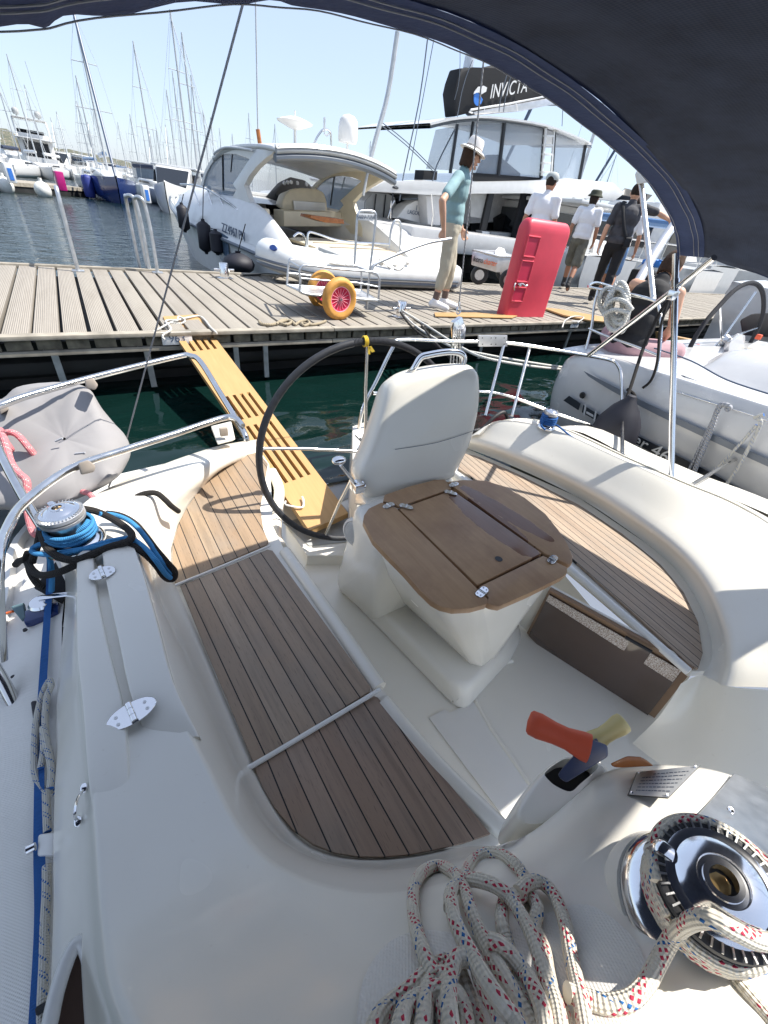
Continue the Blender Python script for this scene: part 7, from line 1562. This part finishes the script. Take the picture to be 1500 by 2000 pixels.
# blue bundle and other things near the walking men
c = PY(1275, 515, 6.6); bm = B(); hull(bm, [c + Vector((random.uniform(-.3, .3), random.uniform(-.25, .25), random.uniform(-.12, .12))) for _ in range(22)], .03, 2); tag(mesh_obj('blue_bundle', bm, 'tarp_blue'), 'crumpled bright blue tarpaulin bundle behind the seated woman', 'tarpaulin')
c = PY(1258, 548, 6.4); bm = B(); hull(bm, [c + Vector((x, y, z)) for x in (-.35, .35) for y in (-.25, .25) for z in (-.35, .22)], .05, 2); tag(mesh_obj('black_crate', bm, 'cloth_black'), 'black box under the blue tarpaulin bundle on the pier', 'box')
# ------------------------------------------------------------------ hills
prof = [(-400,160),(-250,195),(-120,226),(0,250),(60,275),(110,288),(160,297),(200,305),(240,314),(270,323),(300,334),(330,346)]
bm = B(); D = 1500; rows = []
ridge = []; 
for i, (a, b) in enumerate(catmull([Vector((p[0], p[1], 0)) for p in prof], 6) and [(v.x, v.y) for v in catmull([Vector((p[0], p[1], 0)) for p in prof], 6)]):
    p = at(a, b, D); z = max(1, zat(a, b, D)); n_ = mnoise.noise(Vector((a*.04, 0, 0)))*5; ridge.append(Vector((p.x, p.y, z + n_*(z > 8))))
for f, zf in ((.78, 0), (.84, .30), (.9, .62), (.96, .88), (1.0, 1.0), (1.08, .8), (1.2, 0)):
    rows.append([Vector((p.x*f, p.y*f, p.z*zf*(1 + .12*mnoise.noise(Vector((p.x*.01, f*7, 0)))) - (1 if zf == 0 else 0))) for p in ridge])
loft(bm, rows, 1, 2); struct(mesh_obj('hills', bm, 'hill', None, 80))
bm = B(); p0, p1 = at(-300, 240, 1150), at(340, 352, 1150)
for k in range(70):
    f = random.random(); c = p0.lerp(p1, f) + Vector((random.uniform(-20, 20), random.uniform(0, 130), 0)); hgt = random.uniform(5, 9); zb = (c.xy.length - 1160)*.14*(1-f)
    box(bm, (c.x, c.y, max(0, zb) + hgt/2), (random.uniform(9, 18), 10, hgt), Matrix.Rotation(random.uniform(0, 3), 3, 'Z'))
tag(mesh_obj('shore_houses', bm, 'house_warm'), 'town of small houses along the foot of the far hill', 'town', kind='stuff')
# shoreline strip of boats, uncountable at this distance
bm = B(); bm2 = B()
for k in range(420):
    px_ = random.uniform(-40, 470); D = random.uniform(130, 320); c = at(px_, 330, D); L = random.uniform(6, 10); box(bm, (c.x, c.y, .7), (random.uniform(2, 3.5), L, 1.5), Matrix.Rotation(random.uniform(-.4, .4), 3, 'Z'), 0); box(bm, (c.x, c.y, 1.8), (1.8, L*.4, .9))
    if k % 9 == 0: tube(bm2, [(c.x, c.y, 1), (c.x, c.y, random.uniform(8, 13))], .06, 4)
tag(mesh_obj('far_marina_boats', bm, 'hull_white'), 'mass of tiny white boats along the far shore', 'boats', kind='stuff')
tag(mesh_obj('far_masts', bm2, 'mast_grey'), 'crowd of thin far masts above the boats of the far shore', 'masts', kind='stuff')
# ================================================================== loose ropes and things on our own boat
def deckpt(px, py, up):
    p = H(px, py, .72)
    for _ in range(6): z = deck_z(p.x, p.y) + up; p = H(px, py, CAMZ - z)
    return p
def Z6(x, y): return 650 + x/2.5, 1550 + y/2.5
RR = .0086
LP = [  # (layer, points)
 (0, [(150,1300),(200,1150),(240,1075),(300,1020),(380,960),(440,900),(500,850),(560,830),(610,860),(650,960),(700,1100),(760,1300)]),
 (1, [(300,1300),(330,1130),(360,1050),(430,1000),(520,960),(600,980),(640,1060),(660,1200),(680,1320)]),
 (0, [(830,560),(826,640),(850,720),(880,830),(900,950),(960,1080),(1000,1250)]),
 (1, [(500,905),(430,740),(400,620),(392,520),(402,440),(450,375),(520,352),(590,385),(635,450),(670,560),(715,670),(770,780),(840,900),(920,1040),(1010,1200),(1060,1320)]),
 (2, [(600,1300),(575,1120),(565,1000),(575,890),(605,810),(660,800),(700,830),(720,900),(760,980),(810,1080),(850,1300)]),
 (1, [(420,1300),(445,1100),(455,990),(490,910),(535,890),(560,940),(540,1040),(560,1150),(600,1300)]),
 (0, [(660,520),(640,420),(680,335),(750,292),(820,295),(890,345),(935,410),(940,480),(905,500),(850,500),(830,560)]),
 (2, [(572,560),(575,490),(600,450),(650,420),(720,425),(800,455),(865,510),(925,600),(975,700),(1020,830),(1060,950),(1100,1080),(1130,1300)]),
 (3, [(580,530),(590,600),(620,680),(680,790),(740,900),(820,1020),(900,1130),(990,1320)]),
 (2, [(760,720),(820,740),(880,800),(940,880),(990,970),(1030,1080),(1060,1300)]),
 (1, [(905,480),(950,440),(1010,430),(1070,480),(1110,560),(1140,660),(1160,780),(1185,900),(1215,1030),(1260,1300)]),
 (0, [(955,480),(1000,560),(985,650),(1030,760),(1050,880),(1075,980),(1120,1080),(1150,1300)]),
]
rc = wthing('rope_coil', 'large coil of thick white rope with red flecks heaped on the deck in the foreground', 'rope coil', H(950, 1850, .7))
for lay, P in LP:
    bm = B(); n = len(P); tube(bm, [deckpt(*Z6(a, b), RR + lay*.0125 + .004*math.sin(i*1.7)) for i, (a, b) in enumerate(P)], RR, 14, smooth=8); mesh_obj('loop', bm, 'rope_red', rc, 60)
def Z5(x, y): return 900 + x/2.5, 1350 + y/2.5
ax = WIN['ax']; wb0 = WIN['b']; F = frame(ax); s_ = .052
def wdrum(t, z, r): return wb0 + F @ Vector((r*math.cos(t), r*math.sin(t), z))
bm = B(); P = [deckpt(*Z5(a, b), u) for a, b, u in ((520,1470,.03),(620,1505,.014),(720,1530,.010),(830,1505,.012),(910,1420,.014),(970,1310,.02))]
P += [PD(*Z5(1040,1190), .46), PD(*Z5(1120,1125), .43), PD(*Z5(1220,1110), .405), PD(*Z5(1320,1160), .40), PD(*Z5(1440,1215), .405), PD(*Z5(1560,1215), .42)]
tube(bm, P, RR, 14, smooth=8); mesh_obj('loop', bm, 'rope_red', rc, 60)
wr_o = wthing('winch_rope', 'red-flecked white rope wound round the drum of the forward winch', 'rope', wb0)
bm = B(); tube(bm, [wdrum(t, s_*.6 + .012 + .0125*(t/(2*math.pi))*1.0, .050 + .007) for t in [k*math.pi/12 for k in range(0, 90)]], .0078, 12); mesh_obj('turns', bm, 'rope_red', wr_o, 60)
ropeline('running_line', [wdrum(4.3, .05, .056), PD(*Z5(1240,1290), .47), PD(*Z5(1380,1450), .44), PD(*Z5(1500,1590), .42), PD(*Z5(1620,1720), .40)], .0072, 'rope_red', 'straight red-flecked line running from the forward winch to the lower right corner', 'rope')
ropeline('jaw_line', [wdrum(t, s_*.6 + .062 + .018, .0605) for t in [k*math.pi/10 + 1.2 for k in range(0, 10)]], .0078, 'rope_red', 'red-flecked line lying in the self-tailing groove of the forward winch', 'rope')
# port winch: blue line and black mooring rope
def Z0(x, y): return x/2.885, 600 + y/2.885
c = wl_; sw_ = .052
bl = wthing('blue_line', 'light blue braided line wound round the port winch and looped over the coaming', 'rope', c)
bm = B(); tube(bm, [c + Vector(((.052+.008)*math.cos(t), (.052+.008)*math.sin(t), .036 + .012*t/(2*math.pi))) for t in [k*math.pi/12 for k in range(0, 80)]], .0062, 10); mesh_obj('turns', bm, 'rope_blue', bl, 60)
def bz(x, y, h): return H(*Z0(x, y), h)
for P in ([(500,1200,.84),(470,1240,.85),(390,1290,.87),(300,1320,.88),(230,1335,.90),(185,1360,.91),(195,1385,.91),(300,1395,.90),(420,1380,.89),(540,1340,.885),(660,1310,.88),(740,1305,.88),(820,1360,.89),(880,1430,.9),(930,1500,.96),(960,1525,1.0)],
          [(560,1165,.86),(640,1170,.88),(720,1200,.89),(790,1260,.90),(850,1340,.91),(900,1420,.93),(950,1480,.98),(970,1510,1.02),(940,1515,1.0),(880,1430,.93),(800,1350,.9),(700,1325,.88),(560,1350,.88),(420,1370,.89),(330,1385,.9)],
          [(300,1200,.86),(265,1260,.89),(280,1320,.89),(340,1345,.895),(420,1340,.89),(480,1310,.88)],
          [(270,1380,.91),(285,1440,.95),(292,1520,1.0),(290,1600,1.05)]):
    bm = B(); tube(bm, [bz(*p) for p in P], .0075, 10, smooth=7); mesh_obj('strand', bm, 'rope_blue', bl, 60)
bk = wthing('black_rope', 'thick black braided mooring rope draped around the port winch', 'rope', c)
for P in ([(465,1135,.84),(540,1150,.86),(620,1185,.87),(700,1235,.87),(742,1280,.87),(720,1320,.87),(620,1350,.875),(500,1400,.88),(420,1425,.885),(340,1410,.89),(275,1365,.89),(240,1300,.90),(235,1240,.90),(270,1190,.89),(300,1170,.9)],
          [(600,1162,.90),(680,1175,.905),(760,1220,.91),(820,1290,.92),(880,1370,.92),(940,1440,.95),(982,1490,1.0),(975,1530,1.03),(930,1520,1.0),(870,1440,.93),(790,1370,.895),(710,1335,.885),(620,1345,.885),(500,1410,.895),(400,1465,.92),(310,1500,.95),(230,1510,.99),(180,1480,1.0),(150,1420,1.0),(160,1380,.98)],
          [(190,1390,.99),(165,1440,1.02),(175,1500,1.04),(215,1560,1.06),(250,1580,1.07)], [(150,1420,.99),(110,1430,1.02),(90,1450,1.05)], [(230,1250,.93),(215,1330,.96),(190,1400,.98),(180,1440,1.0)]):
    bm = B(); tube(bm, [bz(*p) for p in P], .0105, 12, smooth=7); mesh_obj('strand', bm, 'rope_black', bk, 60)
ropeline('black_rope_end', [bz(*p) for p in ((675,1125,1.02),(740,1085,.99),(810,1052,.97),(880,1048,.97),(930,1085,.99),(965,1120,1.02),(1005,1150,1.08))], .0105, 'rope_black', 'free end of black rope arching over the port quarter beside the teak', 'rope')
# blue jackline and flecked sheet on the side deck
bm = B(); P = [H(*p) for p in ((98,1090,1.02),(97,1150,1.06),(92,1215,1.085),(82,1370,1.055),(78,1480,1.04),(77,1650,1.02),(80,1800,1.0),(70,2010,.98),(60,2200,.96))]; P = catmull(P, 5)
loft(bm, [[p + Vector((-.008, 0, .004)) for p in P], [p + Vector((.010, 0, .006)) for p in P]]); tag(mesh_obj('jackline', bm, 'rope_deepblue'), 'flat blue webbing jackline running along the port side deck', 'webbing')
M['navy_paint'] = NT('navy_paint', .4, color=(.02, .055, .22)).m
bm = B(); P = [H(*p) for p in ((95,1335,1.05),(62,1352,1.06),(58,1385,1.06),(66,1420,1.06))]
hull(bm, [H(*p, 1.075) for p in ((60,1370),(72,1368),(78,1400),(66,1415))] + [H(*p, 1.05) for p in ((60,1370),(72,1368),(78,1400),(66,1415))], .003, 1); mesh_obj('deck_block', bm, 'fender_black', Y)
fl = wthing('flecked_sheet', 'white sheet line with blue flecks made up in a hank on the port side deck', 'rope', H(85, 1450, 1.04))
for P in ([(96,1328,1.02),(84,1352,1.03),(72,1400,1.035),(68,1450,1.035),(68,1500,1.035),(76,1532,1.035),(92,1552,1.03),(104,1545,1.025),(105,1520,1.02),(98,1480,1.02),(90,1440,1.025),(88,1400,1.03),(92,1360,1.02),(100,1340,1.01),(97,1328,1.01)],
          [(80,1500,1.025),(86,1460,1.02),(84,1420,1.02),(90,1450,1.01),(100,1500,1.01),(98,1540,1.01)], [(90,1545,1.01),(91,1580,1.01),(93,1625,1.01)], [(91,1690,1.0),(91,1740,1.0),(88,1800,.99),(86,1880,.985),(83,1960,.97),(82,2060,.96)]):
    bm = B(); tube(bm, [H(*p) for p in P], .0068, 10, smooth=6); mesh_obj('strand', bm, 'rope_bluefleck', fl, 60)
bm = B(); hull(bm, [H(*p) for p in ((76,1630,1.0),(108,1625,.995),(104,1670,.995),(74,1672,1.0))] + [H(*p) for p in ((74,1630,1.03),(108,1625,1.03),(106,1675,1.03),(72,1675,1.03))], .004, 2); cl_ = mesh_obj('line_organiser', bm, 'trim_white', Y); 
bm = B(); lathe(bm, H(69, 1653, 1.0), [(.0, .0), (.007, .0), (.008, .012), (0, .014)], (-1, 0, 0), 12); mesh_obj('bolt', bm, 'chrome', cl_)
bm = B(); hull(bm, [H(*p) for p in ((68,1968,.95),(100,1950,.94),(102,1968,.94),(70,1986,.95))] + [H(*p) for p in ((68,1968,.97),(100,1950,.97),(102,1968,.97),(70,1986,.97))], .002, 1); mesh_obj('strap_end', bm, 'canvas_black', Y)
ropeline('orange_line', [H(-60,1212,1.12), H(0,1201,1.12), H(26,1194,1.10)], .004, 'ink_orange', 'thin orange line entering the genoa car from the left', 'line')
# pink rope at the left picture edge
for P, lab in (([(-20,1740/2-0,0)], None),): pass
def pk(P, lab, r=.012, hh=1.0): ropeline('pink_rope', [PD(*Z0(a, b), d) for a, b, d in P], r, 'rope_pink', lab, 'rope', smooth=6)
pk([(-60,730,1.62),(0,715,1.6),(60,705,1.58),(110,730,1.58),(160,790,1.58),(200,840,1.6)], 'pink rope end hanging free over the grey outboard cover')
pk([(0,690,1.6),(20,740,1.58),(60,800,1.56),(40,780,1.54),(10,720,1.55),(30,760,1.52),(60,870,1.5),(100,930,1.48),(150,980,1.46),(150,1080,1.46),(160,1170,1.46),(180,1250,1.45),(200,1280,1.44),(215,1255,1.43)], 'pink rope knotted on the pushpit and hanging down past the winch')
pk([(465,1040,1.55),(500,1050,1.53),(525,1075,1.52),(535,1090,1.52)], 'short pink rope end behind the port winch', .010)
# grey outboard cover on the port pushpit
oc = wthing('outboard_cover', 'grey canvas cover over an outboard motor clamped to the port pushpit', 'outboard cover', PD(120, 870, 1.75))
ol = [(-60,800),(0,775),(30,752),(90,742),(145,744),(178,758),(200,790),(225,822),(252,852),(262,882),(256,905),(235,935),(185,965),(120,990),(60,1008),(10,1000),(-60,980)]
fr_ = [PD(a, b, 1.82 - (b-750)/240*.30) for a, b in ol]; c0_ = sum(fr_, Vector())/len(fr_); fwd = ray(100, 880).normalized()
bm = B(); rings = []
for f, d in ((.02, -.075), (.35, -.07), (.65, -.05), (.86, -.02), (.97, .03), (1.0, .10), (.99, .22), (.93, .32), (.75, .38), (.3, .40), (.02, .40)):
    rings.append([c0_ + (p - c0_)*f + fwd*d for p in fr_])
loft(bm, rings, 4, 2, closed_u=True)
def fold(v, a, b, w, d):
    a = PD(*a, 1.82 - (a[1]-750)/240*.30); b = PD(*b, 1.82 - (b[1]-750)/240*.30); ab = b - a; t = max(0, min(1, (v-a).dot(ab)/ab.length_squared)); q = (v - a - ab*t); q -= fwd*q.dot(fwd); return -fwd*d*math.exp(-(q.length/w)**2)
for v in bm.verts:
    p = v.co.copy(); v.co += (fold(p, (183,765), (205,930), .022, .035) + fold(p, (100,800), (20,900), .05, -.03) + fold(p, (60,960), (170,880), .03, .02) + fold(p, (190,770), (250,880), .03, -.025) + fold(p, (10,790), (120,770), .03, -.02)); v.co += fwd * mnoise.noise(p*6)*.02
for v in bm.verts:
    n1 = mnoise.noise(v.co*4.2); n2 = mnoise.noise(v.co*9.5 + Vector((3, 1, 7))); v.co += fwd * ((1 - abs(n1)*2)**3*.016 + (1 - abs(n2)*2)**3*.007)
mesh_obj('cover', bm, 'cover_grey', oc, 70)
for P in ([(165,742),(182,738),(192,752),(186,762),(168,758)], [(152,905),(172,898),(187,910),(184,922),(158,928)], [(-6,785),(12,785),(18,800),(0,810)]):
    bm = B(); hull(bm, [PD(a, b, 1.33 if b > 850 else 1.66) for a, b in P] + [PD(a, b, 1.42 if b > 850 else 1.76) for a, b in P], .006, 2); mesh_obj('strap', bm, 'strap_tan', oc)
bm = B()
for (a, b), (c_, d) in (((108,862),(122,856)), ((147,886),(166,884))): tube(bm, [PD(a, b, 1.58), PD(c_, d, 1.58)], .004, 6)
mesh_obj('seam_tag', bm, 'stitch', oc)
# winch handles in the pocket
def handle(name, A, Bq, r0, mat, lab, blade, col2):
    o = wthing(name, lab, 'winch handle', (A+Bq)/2, 0, 'winch handles in the cockpit pocket'); d = (Bq-A).normalized(); L = (Bq-A).length
    bm = B(); lathe(bm, A, [(0, 0), (r0*.8, .002), (r0*1.0, L*.06), (r0*1.05, L*.2), (r0*.88, L*.45), (r0*.86, L*.65), (r0*1.1, L*.9), (r0*1.12, L), (0, L)], d, 22); mesh_obj('grip', bm, mat, o, 50)
    bm = B(); hull(bm, blade, .004, 2); mesh_obj('arm', bm, col2, o, 40); return o
A = PD(1030,1408,.74); Bq = PD(1150,1462,.70)
bl_ = [PD(*p, .70) for p in ((1150,1442),(1187,1455),(1188,1478),(1158,1495),(1105,1530),(1085,1515),(1140,1478))] + [PD(*p, .73) for p in ((1150,1442),(1185,1455),(1185,1475),(1110,1522))]
handle('winch_crank', A, Bq, .021, 'handle_red', 'winch handle with orange-red grip standing in the cockpit pocket', bl_, 'handle_navy')
A = PD(1222,1408,.80); Bq = PD(1155,1452,.80)
handle('winch_crank', A, Bq, .018, 'handle_yellow', 'winch handle with pale yellow grip behind the orange-red one', [PD(*p, .78) for p in ((1165,1440),(1180,1470),(1140,1500),(1120,1480))] + [PD(*p, .81) for p in ((1165,1440),(1180,1470),(1140,1500))], 'handle_navy')
bm = B(); hull(bm, [PD(*p, .74) for p in ((1190,1492),(1225,1476),(1255,1478),(1278,1496),(1200,1500))] + [PD(*p, .78) for p in ((1195,1492),(1225,1480),(1255,1482),(1275,1496))], .004, 2); tag(mesh_obj('leather_case', bm, 'varnish'), 'brown leather case behind the winch handles', 'case')
bm = B(); q = [PD(*p, .697) for p in ((1105,1500),(1138,1482),(1130,1492),(1108,1512))]; 
# blue line on the starboard quarter winch
c = wr_
bm = B(); tube(bm, [c + Vector(((.036+.006)*math.cos(t), (.036+.006)*math.sin(t), .026 + .0118*t/(2*math.pi))) for t in [k*math.pi/10 for k in range(0, 92)]], .0062, 10)
tube(bm, [c + Vector((-.042, 0, .05)), c + Vector((-.07, -.01, .03)), c + Vector((-.06, -.04, .012))], .0055, 8, smooth=4)
tube(bm, [c + Vector((.02, -.036, .03)), H(1090,832,.90), H(1112,850,.925), H(1122,856,.93)], .0055, 8, smooth=4); tag(mesh_obj('winch_line', bm, 'rope_deepblue', None, 60), 'deep blue line wound round the starboard quarter winch', 'rope')
# black cables and hose behind the starboard quarter
ropeline('black_hose', [PY(*p, 1.95) for p in ((925,842),(945,835),(965,815),(985,805),(990,822),(970,835),(940,842))], .014, 'black_rubber', 'black hose looped behind the starboard quarter', 'hose', smooth=5)
